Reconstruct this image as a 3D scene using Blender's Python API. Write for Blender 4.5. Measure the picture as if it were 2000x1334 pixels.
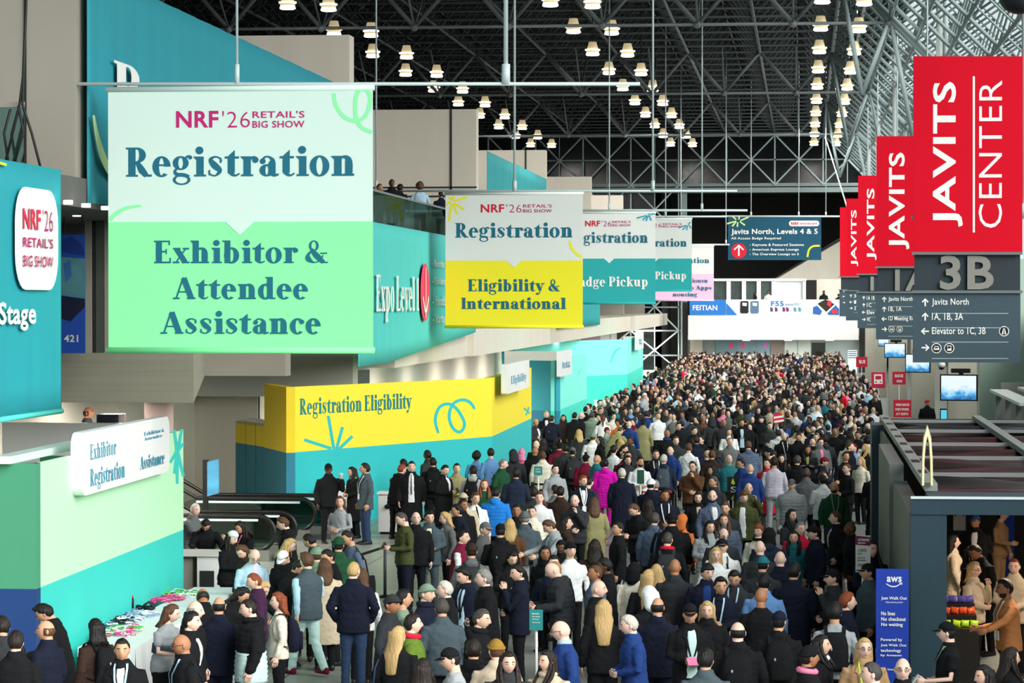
import bpy, bmesh, math, random
import numpy as np
from mathutils import Vector, Matrix

random.seed(7)
for _o in list(bpy.data.objects):
    bpy.data.objects.remove(_o)
SC = bpy.context.scene
COL = SC.collection

# ------------------------------------------------------------------ camera, sky, sun, exposure
FPX = 5600.0                      # focal length in pixels of the 2000 px frame
CAMZ = 5.5
PSI = math.atan(572.0 / FPX)      # turned a little to the left of the hall's axis
THE = -math.atan(77.0 / FPX * math.cos(PSI))
cam_data = bpy.data.cameras.new('camera')
cam_data.sensor_width = 36.0
cam_data.lens = FPX / 2000.0 * 36.0
cam_data.clip_start = 0.5
cam_data.clip_end = 900.0
cam = bpy.data.objects.new('camera', cam_data)
COL.objects.link(cam)
cam.location = (0, 0, CAMZ)
cam.rotation_euler = (math.radians(90) + THE, 0, PSI)
SC.camera = cam

W = bpy.data.worlds.new('world')
SC.world = W
W.use_nodes = True
_bg = W.node_tree.nodes['Background']
_bg.inputs['Color'].default_value = (0.88, 0.95, 0.97, 1)
_bg.inputs['Strength'].default_value = 1.0

sun_d = bpy.data.lights.new('sun', 'SUN')
sun_d.energy = 7.4
sun_d.angle = math.radians(50)
sun_d.color = (1.0, 0.965, 0.91)
sun = bpy.data.objects.new('sun', sun_d)
COL.objects.link(sun)
_sd = Vector((-0.72, 0.56, -0.43))          # light comes from behind the camera, from the right, from above
sun.rotation_euler = _sd.to_track_quat('-Z', 'Y').to_euler()

SC.view_settings.view_transform = 'Standard'
SC.view_settings.look = 'None'
SC.view_settings.exposure = 0.0
SC.view_settings.gamma = 1.0
SC.view_settings.use_curve_mapping = False
SC.cycles.max_bounces = 5
SC.cycles.diffuse_bounces = 3
SC.cycles.glossy_bounces = 2
SC.cycles.transmission_bounces = 3
SC.cycles.transparent_max_bounces = 10
SC.cycles.use_denoising = True
SC.cycles.use_adaptive_sampling = True
SC.cycles.adaptive_threshold = 0.02
SC.cycles.sample_clamp_indirect = 6.0
SC.cycles.caustics_reflective = False
SC.cycles.caustics_refractive = False

# ------------------------------------------------------------------ projection helpers (pixels of the photograph -> the place)
_R = Vector((math.cos(PSI), math.sin(PSI), 0))
_F = Vector((-math.sin(PSI) * math.cos(THE), math.cos(PSI) * math.cos(THE), math.sin(THE)))
_U = _R.cross(_F)
EYE = Vector((0, 0, CAMZ))
def ray(px, py):
    return _F * FPX + _R * (px - 1000.0) - _U * (py - 667.0)
def atY(px, py, Y):
    d = ray(px, py); return EYE + d * (Y / d.y)
def atX(px, py, X):
    d = ray(px, py); return EYE + d * (X / d.x)
def atZ(px, py, Z):
    d = ray(px, py); return EYE + d * ((Z - CAMZ) / d.z)
def proj(p):
    v = Vector(p) - EYE
    f = v.dot(_F)
    return 1000 + FPX * v.dot(_R) / f, 667 - FPX * v.dot(_U) / f
def YS(s):
    return 5560.0 / s

class Frame:
    """A vertical plane: origin, horizontal unit u, up v, outward normal n (towards the viewer's side)."""
    def __init__(self, p0, p1, off=0.0):
        self.o = Vector((p0.x, p0.y, 0)); d = Vector((p1.x - p0.x, p1.y - p0.y, 0))
        self.len = d.length
        self.u = d.normalized(); self.n = Vector((self.u.y, -self.u.x, 0)); self.v = Vector((0, 0, 1))
        self.o = self.o + self.n * off
    def shift(self, off):
        f = Frame.__new__(Frame); f.o = self.o + self.n * off; f.u = self.u; f.v = self.v; f.n = self.n; f.len = self.len
        return f
    def px(self, x, y):
        d = ray(x, y)
        t = (self.o - EYE).dot(self.n) / d.dot(self.n)
        p = EYE + d * t - self.o
        return p.dot(self.u), p.z
    def at(self, a, b, w=0.0):
        return self.o + self.u * a + self.n * w + Vector((0, 0, b))
def frontal(Y, off=0.0):
    return Frame(Vector((0, Y, 0)), Vector((1, Y, 0)), off)

# ------------------------------------------------------------------ materials
def lin(c):
    return tuple(((v / 255.0) / 12.92 if v <= 10 else (((v / 255.0) + 0.055) / 1.055) ** 2.4) for v in c)
_M = {}
def mat(name, rgb, rough=0.7, metal=0.0, noise=0.06, scale=6.0, bump=0.0, spec=0.4, emit=0.0, stretch=None, coat=0.0, sheen=0.0):
    if name in _M: return _M[name]
    m = bpy.data.materials.new(name); m.use_nodes = True
    nt = m.node_tree; b = nt.nodes['Principled BSDF']
    c = lin(rgb)
    b.inputs['Roughness'].default_value = rough
    b.inputs['Metallic'].default_value = metal
    b.inputs['Specular IOR Level'].default_value = spec
    if coat: b.inputs['Coat Weight'].default_value = coat
    if sheen: b.inputs['Sheen Weight'].default_value = sheen
    if noise > 0 or bump > 0:
        tc = nt.nodes.new('ShaderNodeTexCoord'); nz = nt.nodes.new('ShaderNodeTexNoise')
        nz.inputs['Scale'].default_value = scale; nz.inputs['Detail'].default_value = 3.0
        src = tc.outputs['Object']
        if stretch:
            mp = nt.nodes.new('ShaderNodeMapping'); mp.inputs['Scale'].default_value = stretch
            nt.links.new(src, mp.inputs['Vector']); src = mp.outputs['Vector']
        nt.links.new(src, nz.inputs['Vector'])
        if noise > 0:
            mx = nt.nodes.new('ShaderNodeMix'); mx.data_type = 'RGBA'
            mx.inputs['A'].default_value = (*[v * (1 - noise) for v in c], 1)
            mx.inputs['B'].default_value = (*[min(1, v * (1 + noise)) for v in c], 1)
            nt.links.new(nz.outputs['Fac'], mx.inputs['Factor'])
            nt.links.new(mx.outputs['Result'], b.inputs['Base Color'])
        else:
            b.inputs['Base Color'].default_value = (*c, 1)
        if bump > 0:
            bp = nt.nodes.new('ShaderNodeBump'); bp.inputs['Strength'].default_value = bump; bp.inputs['Distance'].default_value = 0.03
            nt.links.new(nz.outputs['Fac'], bp.inputs['Height']); nt.links.new(bp.outputs['Normal'], b.inputs['Normal'])
    else:
        b.inputs['Base Color'].default_value = (*c, 1)
    if emit:
        b.inputs['Emission Color'].default_value = (*c, 1); b.inputs['Emission Strength'].default_value = emit
    m.diffuse_color = (*c, 1)
    _M[name] = m
    return m
def glass_mat(name, tint=(220, 240, 238), clear=0.85, rough=0.05):
    if name in _M: return _M[name]
    m = bpy.data.materials.new(name); m.use_nodes = True; nt = m.node_tree
    for n in list(nt.nodes): nt.nodes.remove(n)
    out = nt.nodes.new('ShaderNodeOutputMaterial'); mx = nt.nodes.new('ShaderNodeMixShader')
    tr = nt.nodes.new('ShaderNodeBsdfTransparent'); gl = nt.nodes.new('ShaderNodeBsdfGlossy')
    tr.inputs['Color'].default_value = (*lin(tint), 1); gl.inputs['Color'].default_value = (*lin(tint), 1)
    gl.inputs['Roughness'].default_value = rough
    mx.inputs[0].default_value = 1 - clear
    nt.links.new(tr.outputs[0], mx.inputs[1]); nt.links.new(gl.outputs[0], mx.inputs[2]); nt.links.new(mx.outputs[0], out.inputs[0])
    _M[name] = m
    return m

# ------------------------------------------------------------------ mesh builder
class MB:
    def __init__(self):
        self.v = []; self.f = []; self.mi = []; self.cur = 0; self.tf = None
    def m(self, i): self.cur = i; return self
    def add(self, pts, faces):
        b = len(self.v)
        if self.tf: pts = [self.tf(Vector(p)) for p in pts]
        self.v.extend([tuple(p) for p in pts])
        for f in faces:
            self.f.append(tuple(i + b for i in f)); self.mi.append(self.cur)
    def box(self, x0, x1, y0, y1, z0, z1):
        p = [(x0, y0, z0), (x1, y0, z0), (x1, y1, z0), (x0, y1, z0), (x0, y0, z1), (x1, y0, z1), (x1, y1, z1), (x0, y1, z1)]
        self.add(p, [(3, 2, 1, 0), (4, 5, 6, 7), (0, 1, 5, 4), (1, 2, 6, 5), (2, 3, 7, 6), (3, 0, 4, 7)])
        return self
    def bar(self, p0, p1, w, h=None, up=(0, 0, 1)):
        """rectangular bar between two points"""
        p0 = Vector(p0); p1 = Vector(p1); h = h or w
        d = (p1 - p0).normalized(); u = Vector(up)
        if abs(d.dot(u)) > 0.98: u = Vector((0, 1, 0))
        a = d.cross(u).normalized() * (w / 2); b = a.cross(d).normalized() * (h / 2)
        q = [p0 - a - b, p0 + a - b, p0 + a + b, p0 - a + b, p1 - a - b, p1 + a - b, p1 + a + b, p1 - a + b]
        self.add(q, [(3, 2, 1, 0), (4, 5, 6, 7), (0, 1, 5, 4), (1, 2, 6, 5), (2, 3, 7, 6), (3, 0, 4, 7)])
        return self
    def loft(self, rings, cap=True):
        n = len(rings[0]); pts = [p for r in rings for p in r]; F = []
        for i in range(len(rings) - 1):
            for j in range(n):
                k = (j + 1) % n
                F.append((i * n + j, i * n + k, (i + 1) * n + k, (i + 1) * n + j))
        if cap:
            F.append(tuple(range(n - 1, -1, -1))); F.append(tuple((len(rings) - 1) * n + j for j in range(n)))
        self.add(pts, F)
        return self
    def tube(self, p0, p1, r, seg=8, r1=None):
        return self.limb([p0, p1], [r, r1 if r1 is not None else r], seg, False)
    def limb(self, pts, rad, seg=8, rnd=True):
        """a tube along a polyline with a radius per point, rounded ends"""
        P = [Vector(p) for p in pts]; R = list(rad)
        if rnd:
            d0 = (P[0] - P[1]).normalized(); d1 = (P[-1] - P[-2]).normalized()
            P = [P[0] + d0 * R[0] * 0.75] + P + [P[-1] + d1 * R[-1] * 0.75]
            R = [R[0] * 0.5] + R + [R[-1] * 0.5]
        rings = []; a = None
        for i, p in enumerate(P):
            t = (P[min(i + 1, len(P) - 1)] - P[max(i - 1, 0)])
            t = t.normalized() if t.length > 1e-9 else Vector((0, 0, 1))
            if a is None:
                a = t.orthogonal().normalized()
            else:
                a = (a - t * a.dot(t)); a = a.normalized() if a.length > 1e-6 else t.orthogonal().normalized()
            b = t.cross(a)
            rings.append([p + (a * math.cos(2 * math.pi * j / seg) + b * math.sin(2 * math.pi * j / seg)) * R[i] for j in range(seg)])
        return self.loft(rings)
    def ell(self, c, r, nu=12, nv=8, M=None):
        c = Vector(c); rings = []
        for i in range(nv + 1):
            th = math.pi * max(0.02, min(0.98, i / nv))
            rg = []
            for j in range(nu):
                ph = 2 * math.pi * j / nu
                q = Vector((r[0] * math.sin(th) * math.cos(ph), r[1] * math.sin(th) * math.sin(ph), r[2] * math.cos(th)))
                if M: q = M @ q
                rg.append(c + q)
            rings.append(rg[::-1])
        return self.loft(rings)
    def poly(self, pts):
        self.add(pts, [tuple(range(len(pts)))]); return self
    def prism(self, pts, ext):
        """closed outline extruded along ext"""
        n = len(pts); e = Vector(ext)
        q = [Vector(p) for p in pts]; q = q + [p + e for p in q]
        F = [tuple(range(n - 1, -1, -1)), tuple(range(n, 2 * n))] + [(i, (i + 1) % n, n + (i + 1) % n, n + i) for i in range(n)]
        self.add(q, F); return self
    def strip(self, left, right):
        n = len(left)
        self.add(list(left) + list(right), [(i, i + 1, n + i + 1, n + i) for i in range(n - 1)]); return self
    def lathe(self, c, prof, seg=16):
        c = Vector(c)
        self.loft([[c + Vector((r * math.cos(2 * math.pi * j / seg), r * math.sin(2 * math.pi * j / seg), z)) for j in range(seg)] for r, z in prof])
        return self
    def mesh(self, name, mats, smooth=False):
        me = bpy.data.meshes.new(name)
        me.from_pydata(self.v, [], self.f)
        for x in (mats if isinstance(mats, (list, tuple)) else [mats]): me.materials.append(x)
        if any(self.mi): me.polygons.foreach_set('material_index', self.mi)
        if smooth: me.polygons.foreach_set('use_smooth', [True] * len(me.polygons))
        me.update()
        return me
    def build(self, name, mats, parent=None, smooth=False, fix=True):
        me = self.mesh(name, mats, smooth)
        if fix:
            bm = bmesh.new(); bm.from_mesh(me); bmesh.ops.recalc_face_normals(bm, faces=bm.faces); bm.to_mesh(me); bm.free()
        o = bpy.data.objects.new(name, me); COL.objects.link(o)
        if parent is not None:
            o.parent = parent
            o.matrix_parent_inverse = Matrix.Translation(-parent.location) if parent.type == 'EMPTY' else Matrix.Identity(4)
        return o
def tag(o, label, cat, group=None, kind=None):
    if label: o['label'] = label
    if cat: o['category'] = cat
    if group: o['group'] = group
    if kind: o['kind'] = kind
    return o
def struct(o):
    o['kind'] = 'structure'; return o
def thing(name, label, cat, loc=(0, 0, 0), group=None):
    o = bpy.data.objects.new(name, None); COL.objects.link(o); o.location = loc; o.empty_display_size = 0.2
    return tag(o, label, cat, group)
ORD = ['first', 'second', 'third', 'fourth', 'fifth', 'sixth', 'seventh', 'eighth', 'ninth', 'tenth', 'eleventh', 'twelfth', 'thirteenth', 'fourteenth', 'fifteenth', 'sixteenth', 'seventeenth', 'eighteenth', 'nineteenth', 'twentieth']

# ------------------------------------------------------------------ lettering
def catmull(P, n=6):
    out = []
    for i in range(len(P) - 1):
        p0 = P[max(i - 1, 0)]; p1 = P[i]; p2 = P[i + 1]; p3 = P[min(i + 2, len(P) - 1)]
        for k in range(n):
            t = k / n
            out.append(tuple(0.5 * (2 * b + (c - a) * t + (2 * a - 5 * b + 4 * c - d) * t * t + (3 * b - a - 3 * c + d) * t ** 3) for a, b, c, d in zip(p0, p1, p2, p3)))
    out.append(tuple(P[-1]))
    return out
def brush(P, smooth=True):
    """(x, y, width) points -> quads of a stroke"""
    Q = catmull(P) if smooth and len(P) > 2 else P
    L = []; Rr = []
    for i, q in enumerate(Q):
        a = Q[max(i - 1, 0)]; b = Q[min(i + 1, len(Q) - 1)]
        dx, dy = b[0] - a[0], b[1] - a[1]; l = math.hypot(dx, dy) or 1
        nx, ny = -dy / l * q[2] / 2, dx / l * q[2] / 2
        L.append((q[0] + nx, q[1] + ny)); Rr.append((q[0] - nx, q[1] - ny))
    return [[L[i], L[i + 1], Rr[i + 1], Rr[i]] for i in range(len(Q) - 1)]
def ringp(cx, cy, rx, ry, tx, ty, a0=0, a1=360, n=28):
    out = []
    for i in range(n):
        t0 = math.radians(a0 + (a1 - a0) * i / n); t1 = math.radians(a0 + (a1 - a0) * (i + 1) / n)
        o = lambda t: (cx + rx * math.cos(t), cy + ry * math.sin(t)); q = lambda t: (cx + (rx - tx) * math.cos(t), cy + (ry - ty) * math.sin(t))
        out.append([o(t0), o(t1), q(t1), q(t0)])
    return out
def rc(x0, y0, x1, y1): return [[(x0, y0), (x1, y0), (x1, y1), (x0, y1)]]
def disc(cx, cy, r, n=14): return [[(cx + r * math.cos(2 * math.pi * i / n), cy + r * math.sin(2 * math.pi * i / n)) for i in range(n)]]
XH = 0.68
def _stem(x, h, top=True, base=True, w=0.25, flag=False):
    o = rc(x, 0, x + w, h)
    if base: o += rc(x - 0.08, 0, x + w + 0.08, 0.065)
    if top: o += [[(x - 0.1, h - 0.02), (x, h - 0.12), (x + w, h), (x - 0.1, h)]]
    return o
def _sh(x):   # shoulder of n, m, h
    return brush([(x, .5, .06), (x + .12, .64, .08), (x + .27, .61, .16), (x + .33, .46, .245), (x + .33, .04, .245)]) + rc(x + .15, 0, x + .51, .075)
def _glyphs():
    G = {}
    G['R'] = (_stem(.1, 1, False) + rc(.02, .935, .42, 1) + rc(.25, .47, .44, .53) + ringp(.4, .735, .3, .265, .23, .07, -90, 90) + brush([(.4, .5, .14), (.56, .22, .245), (.72, .03, .17)], False) + rc(.62, 0, .9, .075), .88)
    G['P'] = (_stem(.1, 1, False) + rc(.02, .935, .42, 1) + rc(.25, .43, .44, .49) + ringp(.42, .715, .31, .285, .23, .07, -90, 90), .76)
    G['B'] = (_stem(.1, 1, False) + rc(.02, .935, .42, 1) + rc(.25, .5, .44, .56) + rc(.1, 0, .44, .075) + ringp(.4, .75, .27, .25, .225, .0655, -90, 90) + ringp(.42, .27, .32, .27, .24, .07, -90, 90), .8)
    G['E'] = (_stem(.1, 1, False) + rc(.02, .935, .68, 1) + rc(.25, .48, .54, .55) + rc(.1, 0, .72, .075) + rc(.62, .8, .68, 1) + rc(.66, 0, .72, .24) + rc(.5, .4, .55, .64), .78)
    G['L'] = (_stem(.1, 1, False) + rc(.02, .935, .38, 1) + rc(.1, 0, .7, .075) + rc(.64, 0, .7, .27), .74)
    G['I'] = (_stem(.1, 1, False) + rc(.02, .935, .38, 1), .42)
    G['A'] = (brush([(.42, .98, .07), (.12, .03, .07)], False) + brush([(.44, .96, .245), (.76, .03, .245)], False) + rc(.22, .3, .62, .36) + rc(-.02, 0, .26, .075) + rc(.58, 0, .94, .075), .94)
    G['e'] = (ringp(.32, .34, .31, .36, .225, .065, 0, 312) + rc(.15, .36, .58, .42), .66)
    G['c'] = (ringp(.32, .34, .31, .36, .225, .065, 40, 315) + disc(.5, .53, .1), .62)
    G['o'] = (ringp(.34, .34, .33, .36, .22, .06), .7)
    G['g'] = (ringp(.28, .46, .27, .24, .19, .055) + brush([(.42, .6, .06), (.5, .68, .08), (.6, .68, .1)]) + disc(.6, .65, .07) + brush([(.16, .28, .07), (.08, .17, .1), (.16, .07, .13), (.4, .05, .13), (.56, -.02, .13)]) + ringp(.31, -.11, .3, .18, .1, .055), .66)
    G['i'] = (_stem(.12, XH) + disc(.225, .89, .135), .44)
    G['s'] = (brush([(.5, .5, .05), (.46, .6, .06), (.3, .67, .06), (.13, .57, .13), (.26, .38, .225), (.44, .2, .16), (.3, .03, .06), (.12, .07, .06), (.07, .18, .05)]) + rc(.44, .46, .5, .64) + rc(.06, .04, .12, .22), .58)
    G['t'] = (rc(.1, .12, .34, XH) + [[(.1, XH), (.34, XH), (.34, .9)]] + rc(.0, .605, .48, XH) + brush([(.22, .16, .245), (.27, .06, .12), (.38, .03, .07), (.5, .1, .05)]), .5)
    G['r'] = (_stem(.1, XH) + brush([(.26, .46, .06), (.36, .62, .08), (.5, .64, .1)]) + disc(.5, .56, .11), .58)
    G['a'] = (rc(.335, .1, .575, .46) + brush([(.1, .5, .1), (.2, .64, .07), (.34, .66, .06), (.46, .56, .14), (.46, .44, .245)]) + disc(.14, .51, .1) + ringp(.28, .2, .25, .21, .2, .055) + brush([(.46, .12, .245), (.54, .04, .12), (.68, .06, .06)]), .68)
    G['n'] = (_stem(.1, XH) + _sh(.26), .82)
    G['m'] = (_stem(.1, XH) + _sh(.26) + _sh(.62), 1.2)
    G['h'] = (_stem(.1, 1) + _sh(.26), .82)
    G['u'] = (rc(.08, .2, .32, XH) + rc(.0, .62, .3, XH) + brush([(.2, .24, .245), (.24, .1, .16), (.36, .03, .08), (.5, .16, .06)]) + rc(.43, .03, .67, XH) + rc(.36, .62, .66, XH) + rc(.5, 0, .76, .075), .8)
    G['l'] = (_stem(.1, 1), .42)
    G['d'] = (ringp(.32, .34, .31, .36, .225, .075) + rc(.39, .03, .63, 1) + rc(.32, .94, .62, 1) + rc(.5, 0, .74, .075), .76)
    G['b'] = (rc(.09, .0, .33, 1) + rc(.0, .94, .3, 1) + ringp(.38, .34, .31, .36, .225, .075), .74)
    G['p'] = (rc(.09, -.3, .33, XH) + rc(.0, .62, .3, XH) + rc(.02, -.3, .4, -.235) + ringp(.38, .34, .31, .36, .225, .075), .74)
    G['k'] = (_stem(.1, 1) + brush([(.28, .3, .07), (.58, .64, .07)], False) + rc(.44, .605, .74, XH) + brush([(.38, .44, .18), (.62, .03, .18)], False) + rc(.5, 0, .78, .075), .78)
    G['x'] = (brush([(.14, .64, .225), (.5, .04, .225)], False) + brush([(.52, .64, .06), (.12, .04, .06)], False) + rc(.0, .605, .3, XH) + rc(.4, .605, .66, XH) + rc(-.02, 0, .26, .075) + rc(.36, 0, .68, .075), .68)
    G['v'] = (brush([(.14, .64, .225), (.36, .02, .225)], False) + brush([(.56, .64, .06), (.36, .02, .06)], False) + rc(.0, .605, .32, XH) + rc(.44, .605, .7, XH), .7)
    G['y'] = (brush([(.14, .64, .225), (.38, .06, .225)], False) + brush([(.58, .64, .06), (.36, .06, .06), (.26, -.18, .07), (.12, -.24, .09)]) + disc(.12, -.2, .1) + rc(.0, .605, .32, XH) + rc(.44, .605, .72, XH), .72)
    G['1'] = (_stem(.14, .98, False) + [[(.0, .8), (.14, .84), (.34, .98), (.14, .98)]], .46)
    G['&'] = (ringp(.34, .76, .2, .24, .1, .055) + brush([(.24, .62, .12), (.44, .34, .245), (.74, .03, .17)]) + brush([(.28, .56, .06), (.12, .38, .12), (.12, .18, .225), (.34, .03, .06), (.56, .1, .06), (.72, .34, .06)]) + rc(.6, .4, .88, .46) + rc(.64, 0, .92, .06), .96)
    return G
GLY = _glyphs()
def serif_polys(s):
    x = 0; out = []
    for ch in s:
        if ch == ' ': x += .3; continue
        g, adv = GLY.get(ch, GLY['n'])
        out += [[(px + x, py) for px, py in p] for p in g]
        x += adv + .03
    return out
_SANS = {}
def sans_polys(s, bold=0.0):
    k = (s, bold)
    if k in _SANS: return _SANS[k]
    cu = bpy.data.curves.new('lettering', 'FONT'); cu.body = s; cu.resolution_u = 3; cu.offset = bold; cu.space_character = 1.05
    o = bpy.data.objects.new('lettering', cu); COL.objects.link(o)
    dg = bpy.context.evaluated_depsgraph_get(); ev = o.evaluated_get(dg); me = ev.to_mesh()
    V = [(v.co.x, v.co.y) for v in me.vertices]
    out = [[V[i] for i in p.vertices] for p in me.polygons]
    ev.to_mesh_clear(); bpy.data.objects.remove(o); bpy.data.curves.remove(cu)
    _SANS[k] = out
    return out
def place_polys(mb, fr, polys, a, b, off, rot=False, base=None):
    """fit flat outlines into the box with pixel corners a (left, top) and b (right, bottom) on the frame"""
    if not polys: return
    xs = [p[0] for q in polys for p in q]; ys = [p[1] for q in polys for p in q]
    x0, x1, y0, y1 = min(xs), max(xs), min(ys), max(ys)
    u0, v1 = fr.px(*a); u1, v0 = fr.px(*b); off, st = lift(fr, off); off += st * len(mb.f)
    for i_, q in enumerate(polys):
        if rot:
            pts = [(u1 - (u1 - u0) * (p[1] - y0) / (y1 - y0), v0 + (v1 - v0) * (p[0] - x0) / (x1 - x0)) for p in q]
        else:
            pts = [(u0 + (u1 - u0) * (p[0] - x0) / (x1 - x0), v0 + (v1 - v0) * (p[1] - y0) / (y1 - y0)) for p in q]
        mb.poly([fr.at(uu, vv, off + st * i_) for uu, vv in pts])
def lift(fr, off):
    return (off * .3, .00001) if fr.o.y < 100 and off < .03 else (off, .00003)
def px_polys(mb, fr, polys, off):
    off, st = lift(fr, off); off += st * len(mb.f)
    for i_, q in enumerate(polys):
        mb.poly([fr.at(*fr.px(*p), off + st * i_) for p in q])
def px_brush(mb, fr, pts, w, off, smooth=True):
    P = [(x, -y, (ww[0] if ww else w)) for x, y, *ww in pts]
    px_polys(mb, fr, [[(x, -y) for x, y in q] for q in brush(P, smooth)], off)
def px_rect(fr, x0, y0, x1, y1):
    return [fr.px(x0, y0), fr.px(x1, y0), fr.px(x1, y1), fr.px(x0, y1)]
def slab(fr, uv, thick, front=0.0):
    """MB holding a plate in the frame whose front lies `front` before it"""
    mb = MB(); mb.prism([fr.at(u, v, front) for u, v in uv], fr.n * -thick); return mb
def rrect(u0, v0, u1, v1, r, n=6):
    P = []
    for cx, cy, a in ((u1 - r, v1 - r, 0), (u0 + r, v1 - r, 90), (u0 + r, v0 + r, 180), (u1 - r, v0 + r, 270)):
        for i in range(n + 1):
            t = math.radians(a + 90 * i / n); P.append((cx + r * math.cos(t), cy + r * math.sin(t)))
    return P
def letters(parent, fr, items, m, off=0.012, name='lettering'):
    """items: (text, x0, y0, x1, y1, kind) with kind serif / sans / bold / thin / up"""
    mb = MB()
    for t, x0, y0, x1, y1, k in items:
        if k == 'serif': P = serif_polys(t)
        else: P = sans_polys(t, {'sans': .012, 'bold': .024, 'thin': -.012, 'up': .022, 'upthin': -.005}[k])
        place_polys(mb, fr, P, (x0, y0), (x1, y1), off, rot=k.startswith('up'))
    return mb.build(name, m, parent, fix=False)
# ================================================================== the hall
YW = 233.0           # end wall
MOD = 3.875          # space frame module
XL0 = -6.3           # a chord of the frame
ZC = 19.0            # lower chords
M_floor = mat('terrazzo', (150, 156, 150), rough=0.35, noise=0.10, scale=1.2, spec=0.4)
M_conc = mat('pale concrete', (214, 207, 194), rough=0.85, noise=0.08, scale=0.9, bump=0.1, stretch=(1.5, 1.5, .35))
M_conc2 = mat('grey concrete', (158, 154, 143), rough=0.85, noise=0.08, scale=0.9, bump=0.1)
M_board = mat('board-marked concrete', (150, 148, 132), rough=0.85, noise=0.16, scale=1.0, stretch=(.3, .3, 16))
M_boardL = mat('pale board concrete', (206, 203, 194), rough=.85, noise=.06, scale=1.0, stretch=(.3, .3, 14))
M_dark = mat('dark trim and recess tone', (42, 42, 42), rough=0.8)
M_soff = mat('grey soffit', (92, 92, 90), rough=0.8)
M_black = mat('black paint', (14, 14, 15), rough=0.5)
M_deck = mat('black roof deck', (13, 16, 18), rough=0.9)
M_steel = mat('grey painted steel', (108, 116, 118), rough=0.45, noise=0.05, spec=0.5)
M_steelL = mat('pale painted steel', (196, 212, 214), rough=0.4, noise=0.03, spec=0.5)
M_steelD = mat('dark painted steel', (66, 72, 75), rough=0.5, noise=0.05)
M_white = mat('white paint', (240, 241, 238), rough=0.6, noise=0.02)
M_glass = glass_mat('window glass', (242, 246, 245), 0.90)
M_railg = glass_mat('rail glass', (150, 178, 170), 0.72)
M_dglass = mat('dark end wall glass', (14, 22, 24), rough=0.15, noise=0.25, scale=0.25, spec=0.5)

o = MB().box(-45, 30, -15, 262, -0.3, 0).build('floor', M_floor); struct(o)
# joints of the floor slabs: a tiled terrazzo made in the material
nt = M_floor.node_tree
_tc = nt.nodes.new('ShaderNodeTexCoord'); _bk = nt.nodes.new('ShaderNodeTexBrick')
_bk.offset = 0.0; _bk.inputs['Scale'].default_value = 0.33; _bk.inputs['Mortar Size'].default_value = 0.006
_bk.inputs['Brick Width'].default_value = 0.5; _bk.inputs['Row Height'].default_value = 0.5
_bk.inputs['Color1'].default_value = (*lin((150, 156, 150)), 1); _bk.inputs['Color2'].default_value = (*lin((142, 148, 143)), 1); _bk.inputs['Mortar'].default_value = (*lin((95, 98, 95)), 1)
nt.links.new(_tc.outputs['Object'], _bk.inputs['Vector']); nt.links.new(_bk.outputs['Color'], nt.nodes['Principled BSDF'].inputs['Base Color'])

struct(MB().box(-45, 2.9, 22, YW + .4, 22.0, 22.3).build('ceiling', M_deck))
struct(MB().box(-45.4, -45, 40, YW, 0, 22.3).build('wall_left', M_dark))  # dark tone stands in for the unlit depth behind the terraces
struct(MB().box(-45, -11.6, YW, YW + .4, 0, 22.3).build('wall_far', M_dglass))
# right side: solid wall below, glass above, then the glass slope up to the roof
struct(MB().box(8.2, 8.5, 22, YW, 0, 5.2).build('wall_right', mat('right wall panels', (168, 170, 163), rough=.7)))

def member(mb, a, b, r, seg=5): mb.tube(a, b, r, seg)
# space frame of the roof
sf = MB(); sfl = MB()
ys = [YW - MOD * k for k in range(0, 35)]
xs = [XL0 + MOD * k for k in range(-9, 3)]           # up to 1.45
for x in xs: member(sf if x < -7 else sfl, (x, ys[-1], ZC), (x, ys[0], ZC), .085)
for y in ys: member(sf, (xs[0], y, ZC), (xs[-1], y, ZC), .065)
zt = 21.4
xt = [x - MOD / 2 for x in xs]; yt = [y - MOD / 2 for y in ys[:-1]]
for x in xt: member(sf, (x, yt[-1], zt), (x, yt[0], zt), .06, 4)
for y in yt: member(sf, (xt[0], y, zt), (xt[-1], y, zt), .06, 4)
for i, x in enumerate(xt):
    for y in yt:
        for sx in (-1, 1):
            if x + sx * MOD / 2 < xs[0]: continue
            for sy in (-1, 1):
                member(sf, (x, y, zt), (x + sx * MOD / 2, y + sy * MOD / 2, ZC), .045, 4)
purl = MB()
for k in range(0, 112):
    purl.bar((-45, YW - 1.2 * k, 21.9), (2.2, YW - 1.2 * k, 21.9), .07, .16)
struct(purl.build('trim_1', M_steelD, fix=False))
struct(sf.build('space_frame', M_steelD, smooth=True, fix=False))
struct(sfl.build('space_frame_chords', M_steel, smooth=True, fix=False))
# deep transverse trusses with their V struts, one thing each
for j, yr in enumerate((117.0, 155.5, 194.0)):
    t = thing('roof_truss', ['deep steel roof truss with V struts nearest the viewer, above the first red banners',
                             'deep steel roof truss with V struts, second of three along the hall',
                             'deep steel roof truss with V struts closest to the far lattice wall'][j], 'truss', (0, yr, 16.8), 'deep roof trusses')
    mb = MB(); ch = MB()
    nx = [XL0 + MOD * (k + .5) for k in range(-9, 3)]
    member(ch, (nx[0], yr, 16.8), (nx[-1], yr, 16.8), .07, 6)
    for x in nx:
        for sx in (-1, 1):
            member(mb, (x, yr, 16.8), (x + sx * MOD / 2, yr, ZC), .10, 6)
        for sy in (-1, 1):
            member(mb, (x, yr, 16.8), (x, yr + sy * MOD, ZC), .045, 5)
        mb.ell((x, yr, 16.8), (.17, .17, .17), 8, 6)
    ch.build('bottom_chord', M_steel, t, True, False); mb.build('struts', M_steel, t, True, False)
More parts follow.
